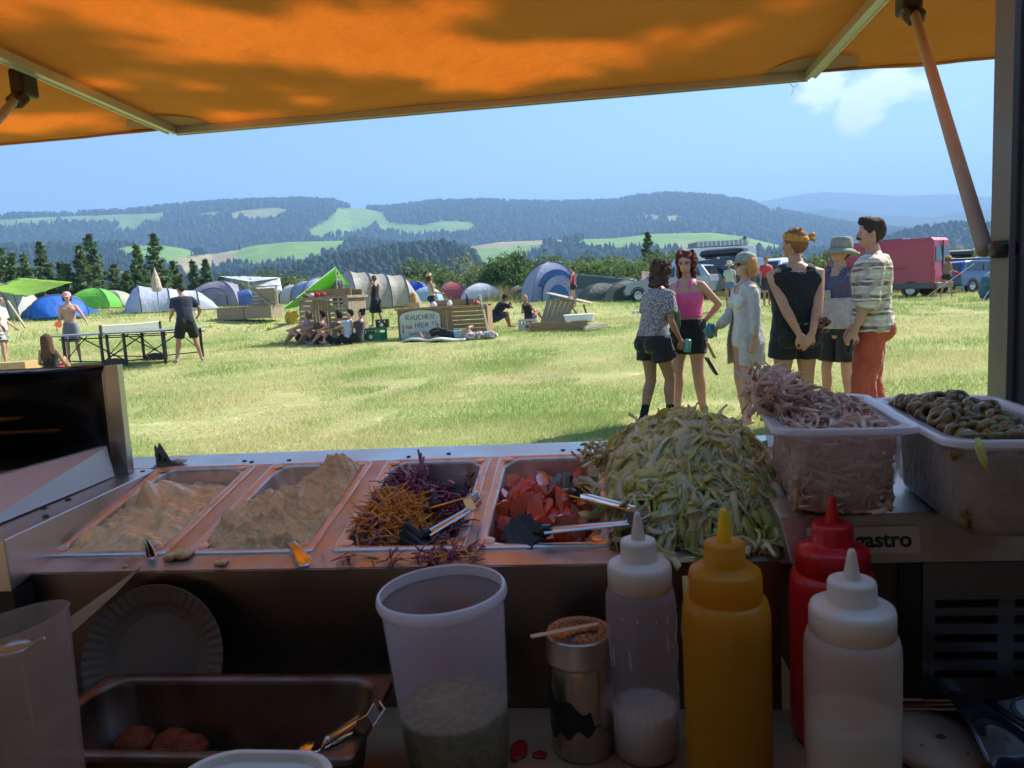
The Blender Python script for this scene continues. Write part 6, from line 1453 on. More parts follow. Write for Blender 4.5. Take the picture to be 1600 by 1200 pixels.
rp2, Jp2 = far(118, 569, 205, 1.74, 'shirtless person in pink cap and grey shorts holding an orange paddle', Body(0, fat=.88, headyaw=10), {'L': arm(-.42, .30, 1.02, (-.5, -1, -.3)), 'R': arm(.22, .22, .96)}, {'L': leg(-.12, .0), 'R': leg(.10, .12)}, S_W,
    hair=dict(c=(.12, .07, .04), style='bob'), bottom=dict(m=greyc, leg=.85, loose=.025), hat=dict(k='cap', m=fab((.70, .42, .42), name='pink_cap')))
rp3, Jp3 = far(8, 573, -80, 1.76, 'person in white t-shirt and striped shorts holding a red paddle at the left edge', Body(0, bend=6), {'L': arm(-.24, .22, .95), 'R': arm(.24, .24, .90, curl=.8)}, {'L': leg(-.14, -.05), 'R': leg(.12, .1)}, S_W,
    hair=dict(c=(.10, .06, .04), style='short'), top=dict(m=whitec, z0=.88, z1=1.46, sleeve=.8, grow=.03), bottom=dict(m=M('striped_shorts', (.5, .5, .48), .8, c2=(.06, .08, .06), ns=14, lo=.49, hi=.51, stretch=(.3, .3, 3)), leg=.7, loose=.03), extra=glasses((.05, .02, .02)))
def paddle(r, J, key, col, label, up=0):
    p = wpt(r, J[key]); e = empty('table_tennis_paddle', p, label=label, cat='paddle', rot=(radians(75), .3, .6+up)); 
    mb = MB(); mb.prism([(.078*cos(a), .085+.08*sin(a)) for a in [2*pi*k/20 for k in range(20)]], .012, Matrix.Translation((0, .02, -.006))); mb.build('blade', M('paddle_rubber', col, .5), e); mb = MB(); mb.box((0, -.03, 0), (.028, .11, .022)); mb.build('handle', m_wood, e, bevel=.003)
paddle(rp2, Jp2, 'hR', (.75, .12, .03), 'orange red paddle held by the shirtless person'); paddle(rp3, Jp3, 'hR', (.35, .02, .03), 'dark red paddle held by the person at the left edge', 2.0); paddle(rp1, Jp1, 'hR', (.35, .3, .27), 'pale paddle held by the person in the black t-shirt', 1)
# woman sitting, long hair
pz = at(83, 592)
far(83, 592, 15, 1.66, 'person with long brown hair in black top seen from behind, sitting low near the table', Body(1, pelvis=(0, 0, -.80), tilt=-4), {'L': arm(-.22, .2, .30), 'R': arm(.25, .25, .22)}, {'L': leg(-.2, .55, .08, (0, 0, 1)), 'R': leg(.2, .5, .08, (0, 0, 1))}, S_T,
    hair=dict(c=(.07, .035, .022), style='long', len=.42), top=dict(m=blackc, z0=.90, z1=1.36, strap=.02), bottom=dict(m=fab((.42, .04, .10), name='pink_cloth'), leg=.5))
# behind the bar
far(531, 500, 190, 1.78, 'person in dark t-shirt and black cap standing behind the slatted wooden bar', Body(0, bend=8), {'L': arm(-.22, .2, 1.02), 'R': arm(.22, .22, 1.02)}, STAND, S_T, hair=dict(c=(.03, .02, .02), style='short', beard=True), top=dict(m=greyc, z0=.9, z1=1.46, sleeve=.7), bottom=dict(m=blackc, leg=.8), hat=dict(k='cap', m=blackc, yaw=180))
far(590, 511, 62, 1.74, 'person in black tank top and long black shorts standing right of the slatted bar', Body(0, fat=.9), {'L': arm(-.20, .30, 1.12), 'R': arm(.18, .30, 1.14)}, {'L': leg(-.10, .12), 'R': leg(.12, -.15)}, S_T, hair=dict(c=(.10, .06, .03), style='short'), top=dict(m=blackc, z0=.95, z1=1.40, strap=.03), bottom=dict(m=blackc, leg=1.0, loose=.04), shoes=trainers)
far(678, 507, -75, 1.74, 'person in straw hat and pale vest behind the sign counter', Body(0, fat=.92, headpitch=-14), {'L': arm(-.14, .28, 1.10), 'R': arm(.16, .30, 1.08)}, STAND, S_T, hair=dict(c=(.05, .03, .02), style='bob'), top=dict(m=fab((.50, .46, .32), name='pale_tank'), z0=.95, z1=1.40, strap=.04), bottom=dict(m=navy, leg=1.3), hat=dict(k='straw', m=fab((.55, .42, .22), name='straw')))
far(649, 512, 10, 1.66, 'person with blonde hair and bare shoulders seated behind the wooden sign counter', Body(1, pelvis=(0, 0, -.52)), {'L': arm(-.22, .2, .62), 'R': arm(.22, .2, .62)}, {'L': leg(-.15, .5, .08, (0, 0, 1)), 'R': leg(.15, .5, .08, (0, 0, 1))}, S_W, hair=dict(c=(.30, .17, .07), style='long', len=.18), top=dict(m=blackc, z0=.95, z1=1.2))
far(779, 514, -62, 1.76, 'person in black t-shirt crouched on a low seat with chin on hands', Body(0, pelvis=(0, -.1, -.58), bend=34, headpitch=-12, tilt=6), {'L': arm(-.08, .42, .74, (-1, 0, -.6)), 'R': arm(.10, .44, .76, (1, 0, -.6))}, {'L': leg(-.14, .40, .085, (0, .4, 1)), 'R': leg(.14, .34, .085, (0, .4, 1))}, S_B, hair=dict(c=(.03, .02, .018), style='short'), top=dict(m=blackc, z0=.88, z1=1.46, sleeve=.75), bottom=dict(m=navy, leg=.85))
far(897, 480, 78, 1.66, 'person in red top and dark shorts standing in front of the domed tent', Body(1, fat=.92), {'L': arm(-.2, .2, .98), 'R': arm(.12, .28, 1.06)}, {'L': leg(-.1, .06), 'R': leg(.1, -.06)}, S_W, hair=dict(c=(.06, .03, .02), style='bun'), top=dict(m=fab((.40, .035, .05), name='red_top'), z0=.98, z1=1.38, strap=.02), bottom=dict(m=fab((.05, .03, .05), name='dark_shorts'), leg=.35))
far(1479, 466, -60, 1.70, 'person in straw hat walking with rolled cloth past the rear of the red van', Body(1, fat=.85, bend=8), {'L': arm(-.15, .35, 1.12), 'R': arm(.15, .35, 1.10)}, {'L': leg(-.08, -.28, .12), 'R': leg(.08, .22)}, (.40, .20, .10), hair=dict(c=(.1, .05, .03), style='bob'), top=dict(m=fab((.3, .2, .12), (.1, .08, .05), 30, 'brown_top'), z0=.95, z1=1.38, strap=.03), bottom=dict(m=blackc, leg=.3), hat=dict(k='straw', m=fab((.6, .38, .15), name='straw')))
far(1141, 484, 150, 1.66, 'person in pale hat, light top and denim shorts standing behind the cap wearer', Body(1), HANG, STAND, S_T, hair=dict(c=(.1, .05, .03), style='bob'), top=dict(m=fab((.45, .5, .45), name='pale_top'), z0=.95, z1=1.46, sleeve=.6), bottom=dict(m=fab((.12, .2, .3), name='denim'), leg=.35), hat=dict(k='bucket', m=fab((.6, .55, .42), name='pale_hat'), name='sun_hat'))
far(1198, 478, 200, 1.72, 'person in red top half hidden between the cap wearer and the black tank top', Body(0), HANG, STAND, S_T, hair=dict(c=(.2, .1, .04), style='short'), top=dict(m=fab((.5, .05, .05), name='red_shirt'), z0=.9, z1=1.46, sleeve=.6), bottom=dict(m=navy, leg=.8))
# leaning against tilted pallets
far(828, 506, -30, 1.7, 'person in dark top with light hair lounging behind the tilted pallet lounger', Body(1, pelvis=(0, 0, -.72), bend=10, tilt=-25), {'L': arm(-.2, .1, .45), 'R': arm(.2, .2, .5)}, {'L': leg(-.15, .6, .08, (0, 0, 1)), 'R': leg(.15, .6, .08, (0, 0, 1))}, S_T, hair=dict(c=(.35, .2, .1), style='bob'), top=dict(m=blackc, z0=.88, z1=1.4, strap=.02), bottom=dict(m=fab((.10, .05, .10), name='purple_shorts'), leg=.4))
# the row sitting in the shade of the bar, leaning back, knees up
rowd = [(447, 540, 55, 'leftmost person of the shaded row in pale pink top', (.45, .30, .32), S_W, 'bob', (.12, .06, .04), blackc, 1),
        (470, 541, 58, 'second person of the shaded row with dark hair, brown top and bare legs', (.10, .06, .06), S_B, 'short', (.02, .015, .012), navy, 0),
        (494, 541, 60, 'third person of the shaded row with black hair and pale knees raised', (.12, .10, .10), S_T, 'bob', (.012, .012, .012), blackc, 1),
        (513, 540, 62, 'fourth person of the shaded row in light blue t-shirt', (.36, .42, .60), S_W, 'short', (.015, .012, .012), blackc, 0),
        (531, 539, 64, 'rightmost person of the shaded row in dark top, arm on raised knees', (.06, .05, .07), S_T, 'bun', (.012, .012, .012), blackc, 1)]
for i, (px, py, hd, lb, tc2, sk_, st, hc2, bt, ff) in enumerate(rowd):
    q = at(px+14, py); 
    person(q+Vector((0, .35, 0)), hd+30, 1.72, lb, Body(ff, pelvis=(0, -.15, -.80), tilt=-24, bend=14, headyaw=[10, -15, 8, 20, -10][i]), {'L': arm(-.14, .26, .42, (-1, -.3, -.6)), 'R': arm(.16, .30, .40, (1, -.3, -.6))},
        {'L': leg(-.13, .40+.03*(i % 3), .075, (0, 0, 1)), 'R': leg(.12, .46-.05*(i % 2), .075, (0, 0, 1))}, sk_, hair=dict(c=hc2, style=st), top=dict(m=fab(tc2, name='top_cloth'), z0=.88, z1=1.42, sleeve=.6), bottom=dict(m=bt, leg=.5), detail=False, group=None, shoes=dict(m=fab((.12, .2, .3), name='blue_shoe'), h=.01) if i == 2 else None)
# lying in front of the sign
q = at(700, 531)
person(q+Vector((.12, -.05, .0)), 0, 1.68, 'person lying on mats in front of the sign counter in black trousers', Body(0, pelvis=(.0, 0, -.83), roll=86, fat=.88), {'L': arm(.35, .15, .25, (0, 1, 0)), 'R': arm(.5, -.25, .12, (0, -1, 0))},
    {'L': leg(-.80, .06, .12, (0, 0, 1), (-.2, 0, 1)), 'R': leg(-.76, -.08, .10, (0, 0, 1), (-.2, 0, 1))}, S_T, hair=dict(c=(.10, .05, .03), style='short'), top=dict(m=fab((.20, .38, .38), name='teal_shirt'), z0=.95, z1=1.22), bottom=dict(m=blackc, leg=1.5), detail=False, lean=False)
# ================================================================ CAMP: tents, tarps, counters
def place(px, py):
    q = ongr(px, py); return q
m_pole = M('tent_pole', (.12, .12, .13), .4, .5); m_guy = M('guy_line', (.6, .6, .55), .7)
m_tw = M('weathered_plank', (.36, .28, .19), .85, c2=(.24, .185, .125), ns=3, stretch=(2, 2, 22), bump=.4, bs=30)
m_twb = M('brown_plank', (.34, .225, .11), .8, c2=(.22, .14, .07), ns=3, stretch=(1, 22, 22), bump=.4, bs=30)
m_twl = M('pale_plank', (.46, .39, .29), .85, c2=(.33, .27, .19), ns=3, stretch=(2, 22, 22), bump=.3, bs=30)
TM = {}
def tentm(c, tl=.3):
    if c not in TM: TM[c] = M('tent_fabric', c, .6, c2=tuple(q*.88 for q in c), ns=3, translu=tl, bump=.3, bs=5)
    return TM[c]
def dome_tent(px, py, w, l, h, rz, c, label, c2=None, door=None, dc=None, name='dome_tent', sag=.12, poles=True, group=None, doorside=2):
    w, l, h = w*.84, l*.84, h*.84; p = place(px, py); r = empty(name, p, label=label, cat='tent', group=group, rot=plumb(rz)); n = 10; m = 8
    def edge(t): # profile along a corner pole, 0 base..1 apex
        a = t*pi/2; return (cos(a)**1.1, sin(a)**.95)
    cor = [(-w/2, -l/2), (w/2, -l/2), (w/2, l/2), (-w/2, l/2)]
    for q in range(4):
        a, b = cor[q], cor[(q+1) % 4]; v = []; f = []
        for i in range(n+1):
            k, z = edge(i/n)
            for j in range(m+1):
                u = j/m; x = (a[0]+(b[0]-a[0])*u)*k; y = (a[1]+(b[1]-a[1])*u)*k; s_ = 4*u*(1-u)*sag*(1-.3*z); mx2, my2 = (a[0]+b[0])/2, (a[1]+b[1])/2
                x -= mx2*k*s_*.35; y -= my2*k*s_*.35; v.append((x, y, z*h*(1-s_*.10)+.02+.012*fbm(x*3, y*3, q)))
        f = [(i*(m+1)+j, i*(m+1)+j+1, (i+1)*(m+1)+j+1, (i+1)*(m+1)+j) for i in range(n) for j in range(m)]
        mb = MB(); mb.add(v, f); o = mb.build('fly_panel', tentm(c2 if c2 and q % 2 == 0 else c), r, smooth=True)
    if poles:
        for q in (0, 1):
            a = cor[q]; pts = [(a[0]*edge(i/n)[0]*1.01, a[1]*edge(i/n)[0]*1.01, edge(i/n)[1]*h+.03) for i in range(n+1)]+[(-a[0]*edge(i/n)[0]*1.01, -a[1]*edge(i/n)[0]*1.01, edge(i/n)[1]*h+.03) for i in range(n-1, -1, -1)]
            mb = MB(); mb.tube(pts, .014, 6); mb.build('pole', m_pole, r, smooth=True)
    if door:
        # arched door on the side facing the truck
        k = .985; dw, dh = w*.62, h*.72; mb = MB(); pts = []
        for i in range(13):
            a = pi*i/12; x = dw/2*cos(a); z = dh*sin(a)**.7 if 0 < i < 12 else 0; t = min(1, z/h); kk = cos(math.asin(min(1, t)**(1/.95)))**1.1 if t < 1 else 0
            pts.append((x, -l/2*kk-.035+.0, z+.02))
        mb.add([(0, -l/2-.02, .02)]+pts, [(0, i, i+1) for i in range(1, 13)]); mb.build('door', tentm(dc or tuple(q*.6 for q in c)), r)
        mb = MB(); mb.tube([Vector(q)+Vector((0, -.01, 0)) for q in pts], .016, 5); mb.build('door_hem', m_pole, r)
    for q in range(4):
        a = cor[q]; mb = MB(); mb.tube([(a[0]*.75, a[1]*.75, h*.45), (a[0]*1.25, a[1]*1.25, 0)], .005, 4); mb.build('guy_line', m_guy, r)
    return r
def tunnel_tent(px, py, w, L, h, rz, c, label, hoops=4, taper=.75, c2=None, door=None, name='tunnel_tent', stripe=None):
    p = place(px, py); r = empty(name, p, label=label, cat='tent', rot=plumb(rz)); n = 18
    def arch(y, ww, hh): return [Vector((ww/2*cos(pi*j/n)*(1+.12*sin(pi*j/n)), y, hh*sin(pi*j/n)**.8 if 0 < j < n else 0)) for j in range(n+1)]
    st = []; N = (hoops-1)*4
    for i in range(N+1):
        t = i/N; k = 1-(1-taper)*t; sg = 1-.05*abs(sin(pi*(hoops-1)*t)); st.append(arch(-L/2+L*t, w*k*sg, h*k*sg))
    ends = [[Vector((q.x*f2, -L/2-e, q.z*f3)) for q in st[0]] for e, f2, f3 in ((.62, .5, .04), (.45, .72, .45), (.2, .92, .85))]
    ends2 = [[Vector((q.x*f2, L/2+e, q.z*f3)) for q in st[-1]] for e, f2, f3 in ((.2, .9, .85), (.6, .6, .4), (.8, .4, .02))]
    for i in range(hoops-1):
        mb = MB(); mb.loft(st[i*4:i*4+5], False, False, closed=False); mb.build('fly_panel', tentm(c2 if (c2 and i % 2) else c), r, smooth=True)
        mb = MB(); mb.tube([q*1.01 for q in st[i*4]], .022, 6); mb.build('hoop', m_pole, r, smooth=True)
    mb = MB(); mb.tube([q*1.01 for q in st[-1]], .022, 6); mb.build('hoop', m_pole, r, smooth=True)
    mb = MB(); mb.loft(ends+[st[0]], False, False, closed=False); mb.build('front_panel', tentm(c), r, smooth=True)
    mb = MB(); mb.loft([st[-1]]+ends2, False, False, closed=False); mb.build('rear_panel', tentm(c), r, smooth=True)
    if door:
        mb = MB(); v = []; 
        for j in range(9):
            a = pi*(.22+.56*j/8); v.append((w/2*cos(a)*1.1*.8, -L/2-.25, h*sin(a)*.8))
        mb.add([(0, -L/2-.62, .05)]+v, [(0, i, i+1) for i in range(1, 9)]); mb.build('door', tentm(door), r)
    return r
# far left group
dome_tent(18, 455, 2.6, 2.4, 1.5, .3, (.05, .35, .75), 'bright blue dome tent top showing above the lime tarp at the left edge', poles=True)
dome_tent(12, 497, 2.2, 2.2, 1.6, .2, (.55, .56, .56), 'pale grey tent partly hidden behind the person at the left edge', door=True, dc=(.75, .75, .75))
def tarp(name, pts, c, label, sagk=.1, poles=(), cat='tarp', n=12, lines=(), loc=None, tl=.45):
    """pts: 4 world corners; bilinear with sag"""
    P0 = sum((Vector(p) for p in pts), Vector())/4; P0.z = g(P0.x, P0.y); r = empty(name, P0, label=label, cat=cat)
    a, b, c_, d = [Vector(p)-P0 for p in pts]
    mb = MB(); mb.grid(lambda u, v: tuple(a*(1-u)*(1-v)+b*u*(1-v)+c_*u*v+d*(1-u)*v-Vector((0, 0, sagk*(16*u*(1-u)*v*(1-v)))) + Vector((0, 0, .04*fbm(u*4, v*4, 3)))), n, n); mb.build('sheet', tentm(c, tl), r, smooth=True, solid=.006)
    for q in poles:
        mb = MB(); q = Vector(q)-P0; mb.tube([q, (q.x, q.y, g(q.x+P0.x, q.y+P0.y)-P0.z)], .018, 6); mb.build('pole', M('tarp_pole', (.6, .6, .6), .4, .6), r)
    for q, e in lines:
        mb = MB(); mb.tube([Vector(q)-P0, Vector(e)-P0], .006, 4); mb.build('guy_line', m_guy, r)
    return r
D = atd
tarp('lime_tarp', [D(-20, 452, 27), D(40, 464, 26), D(113, 441, 27), D(30, 434, 31)], (.36, .60, .06), 'lime green tarp stretched over the tents at the left edge', .12, lines=[(D(113, 441, 27), D(105, 462, 27))])
tunnel_tent(75, 497, 1.9, 2.2, .80, radians(58), (.02, .16, .62), 'low bright blue tent with long flat sheet beside it', 3, .5)
tarp('groundsheet', [D(85, 495, 27.5), D(160, 487, 30), D(120, 474, 30), D(70, 474, 28)], (.03, .20, .65), 'blue sheet stretched low to the right of the blue tent', .08, cat='sheet')
dome_tent(150, 482, 2.5, 2.2, 1.3, .25, (.16, .52, .07), 'bright green dome tent behind the shirtless person', c2=(.20, .60, .08))
dome_tent(178, 479, 2.2, 2.0, 1.1, .1, (.45, .46, .36), 'beige dome tent tucked right of the bright green one', poles=False)
dome_tent(212, 477, 2.4, 2.2, 1.25, .3, (.03, .13, .09), 'dark green dome tent with pale guy line', door=True, dc=(.02, .09, .06))
tunnel_tent(265, 486, 2.2, 2.1, 1.08, radians(-55), (.50, .56, .72), 'white and pale blue tunnel tent behind the folded parasol', 3, .72, c2=(.66, .68, .74), door=(.35, .42, .6))
dome_tent(345, 479, 2.7, 2.3, 1.35, .1, (.34, .31, .38), 'lilac grey dome tent right of the white tunnel tent', door=True, dc=(.28, .25, .31))
dome_tent(386, 478, 1.5, 1.5, .85, 0, (.12, .22, .50), 'small blue tent beside the wooden boxes', poles=False)
dome_tent(425, 470, 2.2, 2.2, 1.2, 0, (.05, .22, .3), 'teal tent behind the white tarp')
# folded parasol
pz = place(250, 492); tp = D(241, 418, (pz-CAMP).dot(_F)); r = empty('folded_parasol', pz, label='folded cream parasol on a thin blue pole', cat='parasol')
mb = MB(); tp = tp-pz; mb.tube([(0, 0, 0), tp*.6], .018, 6); mb.build('pole', M('blue_pole', (.15, .25, .4), .4), r)
mb = MB(); mb.tube([tp*.50, tp*.56, tp*.75, tp*.92, tp], [.15, .19, .14, .05, .01], 12); mb.build('canopy', tentm((.55, .45, .32), .2), r, smooth=False)
# white awning tarp
A = [D(342, 432, 37), D(386, 434, 36), D(394, 452, 34), D(360, 446, 36)]
tarp('white_tarp', [D(342, 432, 36), D(388, 432, 36), D(440, 434, 35), D(392, 440, 33.5)], (.66, .68, .70), 'white tarp roof on thin poles beyond the wooden boxes', .1, poles=[D(371, 444, 36), D(388, 436, 36)], tl=.3)
tarp('white_tarp', [D(388, 434, 35), D(437, 434, 35), D(441, 455, 33.5), D(403, 456, 33.5)], (.70, .71, .73), 'creased white tarp side sloping down over the teal tent', -.05, tl=.3)
# green A frame tarp
top = D(524, 417, 27); 
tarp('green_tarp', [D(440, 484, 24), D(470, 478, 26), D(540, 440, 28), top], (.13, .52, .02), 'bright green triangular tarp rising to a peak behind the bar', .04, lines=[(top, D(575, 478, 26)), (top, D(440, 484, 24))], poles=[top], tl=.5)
tarp('green_tarp', [D(470, 478, 26), D(500, 466, 28), D(545, 445, 29), D(527, 430, 27.6)], (.16, .60, .03), 'inner side of the green triangular tarp, painted brighter for sunlight', .04, tl=.6)  # brighter green stands in for sunlight on this side
tunnel_tent(478, 474, 1.9, 2.0, 1.15, radians(60), (.30, .38, .60), 'blue and white tunnel tent behind the green tarp', 3, .8, c2=(.7, .7, .72))
tunnel_tent(588, 480, 2.6, 2.3, 1.62, radians(-58), (.42, .40, .34), 'large beige tunnel tent with black hoops and pale window', 4, .82, door=(.14, .13, .15))
dome_tent(650, 470, 2.0, 1.8, 1.25, 0, (.02, .08, .55), 'small royal blue tent right of the large beige one')
dome_tent(668, 473, 1.8, 1.8, 1.0, 0, (.35, .52, .62), 'pale turquoise tent behind the person in the straw hat', poles=False)
dome_tent(708, 469, 2.2, 2.0, 1.25, .2, (.50, .13, .13), 'red dome tent beyond the sign counter')
dome_tent(752, 471, 2.8, 2.3, 1.25, .15, (.62, .66, .74), 'white dome tent right of the red one', c2=(.70, .72, .76))
dome_tent(812, 469, 1.8, 1.8, .95, .2, (.13, .12, .06), 'small olive tent left of the blue domed tent', door=True, dc=(.06, .06, .03))
# big blue dome with two arches
pb_ = 862; dome_tent(pb_, 470, 3.3, 2.9, 2.40, .35, (.36, .38, .52), 'large grey blue dome tent with blue arched porch', c2=(.30, .34, .52), door=True, dc=(.55, .60, .72), doorside=0)
rb = [o for o in COL.objects if o.name.startswith('dome_tent') and o.get('label', '').startswith('large grey blue')][0]
for k, (ww, hh, yy, cc) in enumerate(((2.2, 1.60, -1.10, (.08, .20, .50)), (1.75, 1.3, -1.24, (.45, .52, .66)), (1.0, .8, -1.38, (.07, .22, .50)))):
    mb = MB(); pts = [(ww/2*cos(pi*j/14), yy, hh*sin(pi*j/14)**.8 if 0 < j < 14 else 0) for j in range(15)]
    mb.add([(0, yy-.02, 0)]+pts, [(0, i, i+1) for i in range(1, 15)]); mb.build('porch_panel', tentm(cc), rb, solid=.02)
    mb = MB(); mb.tube(pts, .03, 6); mb.build('porch_arch', tentm((.06, .14, .42)), rb, smooth=True)
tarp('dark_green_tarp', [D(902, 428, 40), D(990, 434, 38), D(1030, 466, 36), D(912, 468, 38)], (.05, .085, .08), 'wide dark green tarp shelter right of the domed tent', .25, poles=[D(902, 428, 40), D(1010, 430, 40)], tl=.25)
tarp('dark_green_tarp', [D(990, 436, 36.5), D(902, 430, 38), D(900, 452, 38), D(985, 440, 36)], (.10, .15, .13), 'upper fold of the dark green tarp shelter, painted paler as if sunlit', .1, tl=.3)  # sun on the fold is put into a paler green
dome_tent(940, 471, 2.4, 2.0, 1.05, .3, (.12, .14, .11), 'olive grey tent under the dark tarp', poles=False)
dome_tent(982, 471, 2.5, 2.2, 1.15, -.1, (.24, .23, .17), 'khaki dome tent with dark open door', door=True, dc=(.06, .06, .05))
tarp('brown_tarp', [D(1002, 424, 40), D(1030, 424, 40), D(1040, 444, 38), D(1000, 442, 38)], (.24, .16, .13), 'faded brown tarp beyond the khaki tent', .1, poles=[D(1002, 424, 40)])
dome_tent(1275, 462, 2.0, 1.8, 1.0, 0, (.4, .5, .1), 'yellow green tent edge behind the black tank top', poles=False)
dome_tent(1240, 462, 2.0, 1.8, 1.0, 0, (.4, .42, .5), 'pale blue grey tent between the white van and the red van', poles=False)

# ---------------------------------------------------------------- wooden furniture
def planks(mb, x0, x1, z0, z1, y, n, th=.02, gap=.012, horiz=True):
    for k in range(n):
        if horiz: a = z0+(z1-z0)*k/n; mb.span((x0, y-th/2, a+gap/2), (x1, y+th/2, a+(z1-z0)/n-gap/2))
        else: a = x0+(x1-x0)*k/n; mb.span((a+gap/2, y-th/2, z0), (a+(x1-x0)/n-gap/2, y+th/2, z1))
# bar (slatted counter)
a0, a1 = place(470, 536), place(546, 531); dpt = (a1-CAMP).dot(_F)
bw = 1.62; hb = 1.28; p = place(547, 534); rzb = radians(-16)
r = empty('slatted_bar', p, label='weathered slatted pallet bar with people sitting in its shade', cat='bar', rot=plumb(rzb))
mb = MB(); planks(mb, -bw, -1.15, .08, hb-.1, 0, 8, gap=.03); mb.build('slat_panel', m_tw, r); mb = MB(); planks(mb, -.55, -.02, .08, hb-.1, 0, 9, gap=.045); mb.build('slat_panel', m_tw, r)
mb = MB(); planks(mb, -1.15, -.55, .02, hb-.08, -.005, 6, gap=.02, horiz=False); mb.build('front_boards', m_twb, r)
mb = MB(); 
for k in range(6): mb.span((.0, .02+k*.145, .05), (.03, .155+k*.145, hb-.08))
mb.build('side_boards', m_tw, r)
mb = MB(); 
for k in range(6): mb.span((-bw, .02+k*.145, .05), (-bw+.03, .155+k*.145, hb-.08))
mb.build('side_boards', m_tw, r)
mb = MB(); mb.span((-bw-.12, -.10, hb-.07), (.10, .06, hb)); mb.span((-bw-.12, .78, hb-.07), (.10, .92, hb)); mb.span((-.02, .061, hb-.07), (.10, .779, hb)); mb.build('counter_rim', m_tw, r)
mb = MB(); mb.span((-bw+.05, .3, hb+.0), (-.05, .34, hb+.20)); mb.span((-bw+.05, .85, hb+.0), (-.05, .89, hb+.16)); mb.build('top_boards', m_twb, r)
mb = MB(); mb.span((-.55, -.25, 0), (.15, -.12, .07)); mb.build('ground_beam', m_twl, r)
for k, (x, c) in enumerate(((-1.0, (.55, .03, .03)), (-1.2, (.6, .6, .58)), (-.8, (.45, .05, .05)), (-1.4, (.25, .15, .05)))):
    mb = MB(); mb.ell((0, 0, .06), (.09, .06, .06), 10, 6, jit=.3); o = mb.build('snack_bag', fab(c, name='bag'), smooth=True, loc=wpt(r, Vector((x, .05, hb)))); tag(o, ['red bag on the slatted bar top', 'white cup shape at the left part of the bar top', 'dark red bag nearer the middle of the bar top', 'brown bundle at the left end of the bar top'][k], 'bag')
# low boxes and table left of the bar
p = place(340, 501); r = empty('wooden_box_bench', p, label='two low grey wooden boxes side by side on the grass', cat='box bench', rot=plumb(radians(-4)))
for k in (0, 1):
    mb = MB(); x0 = k*1.08; mb.span((x0, 0, 0), (x0+1.05, .8, .42)); mb.build('box_side', m_tw, r); mb = MB(); mb.span((x0-.02, -.03, .42), (x0+1.07, .83, .45)); mb.build('box_lid', m_tw, r)
p2 = wpt(r, Vector((1.2, .35, .46))); r = empty('tilted_lounger_back', p2, label='tilted wooden board back propped on the low boxes', cat='backrest', rot=plumb(radians(-4)))
mb = MB(); 
for k in range(5): mb.beam((.05, 0, .02+k*.13), (.95, 0+.02, .02+k*.13+.0), .02, .12)
mb.build('boards', m_tw, r); mb = MB(); mb.span((.0, -.1, .66), (1.15, .25, .69)); mb.build('top_board', m_twl, r)
mb = MB(); mb.beam((.25, -.06, .45), (.80, -.12, .0), .045, .03); mb.build('brace', m_twl, r); mb = MB(); mb.beam((1.05, -.05, .66), (1.05, -.05, .0), .045, .045); mb.build('post', m_twl, r)
# sign counter
sa, sb = place(624, 531), place(762, 526); W_ = (sb-sa).length; rzs = atan2(sb.y-sa.y, sb.x-sa.x)
r = empty('sign_counter', sa, label='brown wooden counter carrying the white RAUCHEN NUR HIER sign', cat='counter', rot=(0, 0, rzs))
hs = (aty(700, 479, (sa.y+sb.y)/2).z-(sa.z+sb.z)/2)
mb = MB(); planks(mb, .05, W_*.5, .0, hs-.05, 0, 6, gap=.006); mb.build('slat_panel', m_twb, r); mb = MB(); planks(mb, W_*.62, W_, .0, hs-.05, 0, 7, gap=.014); mb.build('slat_panel', m_twb, r)
mb = MB(); planks(mb, W_*.5, W_*.62, .0, hs-.05, -.006, 2, gap=.008, horiz=False); mb.build('front_boards', m_twb, r)
mb = MB(); mb.span((-.05, -.10, hs-.05), (W_+.04, .06, hs)); mb.span((-.05, .5, hs-.05), (W_+.04, .7, hs-.004)); mb.build('counter_top', m_twb, r)
for x in (0, W_-.02): mb = MB(); mb.span((x, -.02, 0), (x+.06, .62, hs-.05)); mb.build('end_panel', m_twb, r)
mb = MB(); mb.span((W_*.4, .25, hs), (W_*.85, .30, hs+.16)); mb.build('shelf_board', m_twb, r)
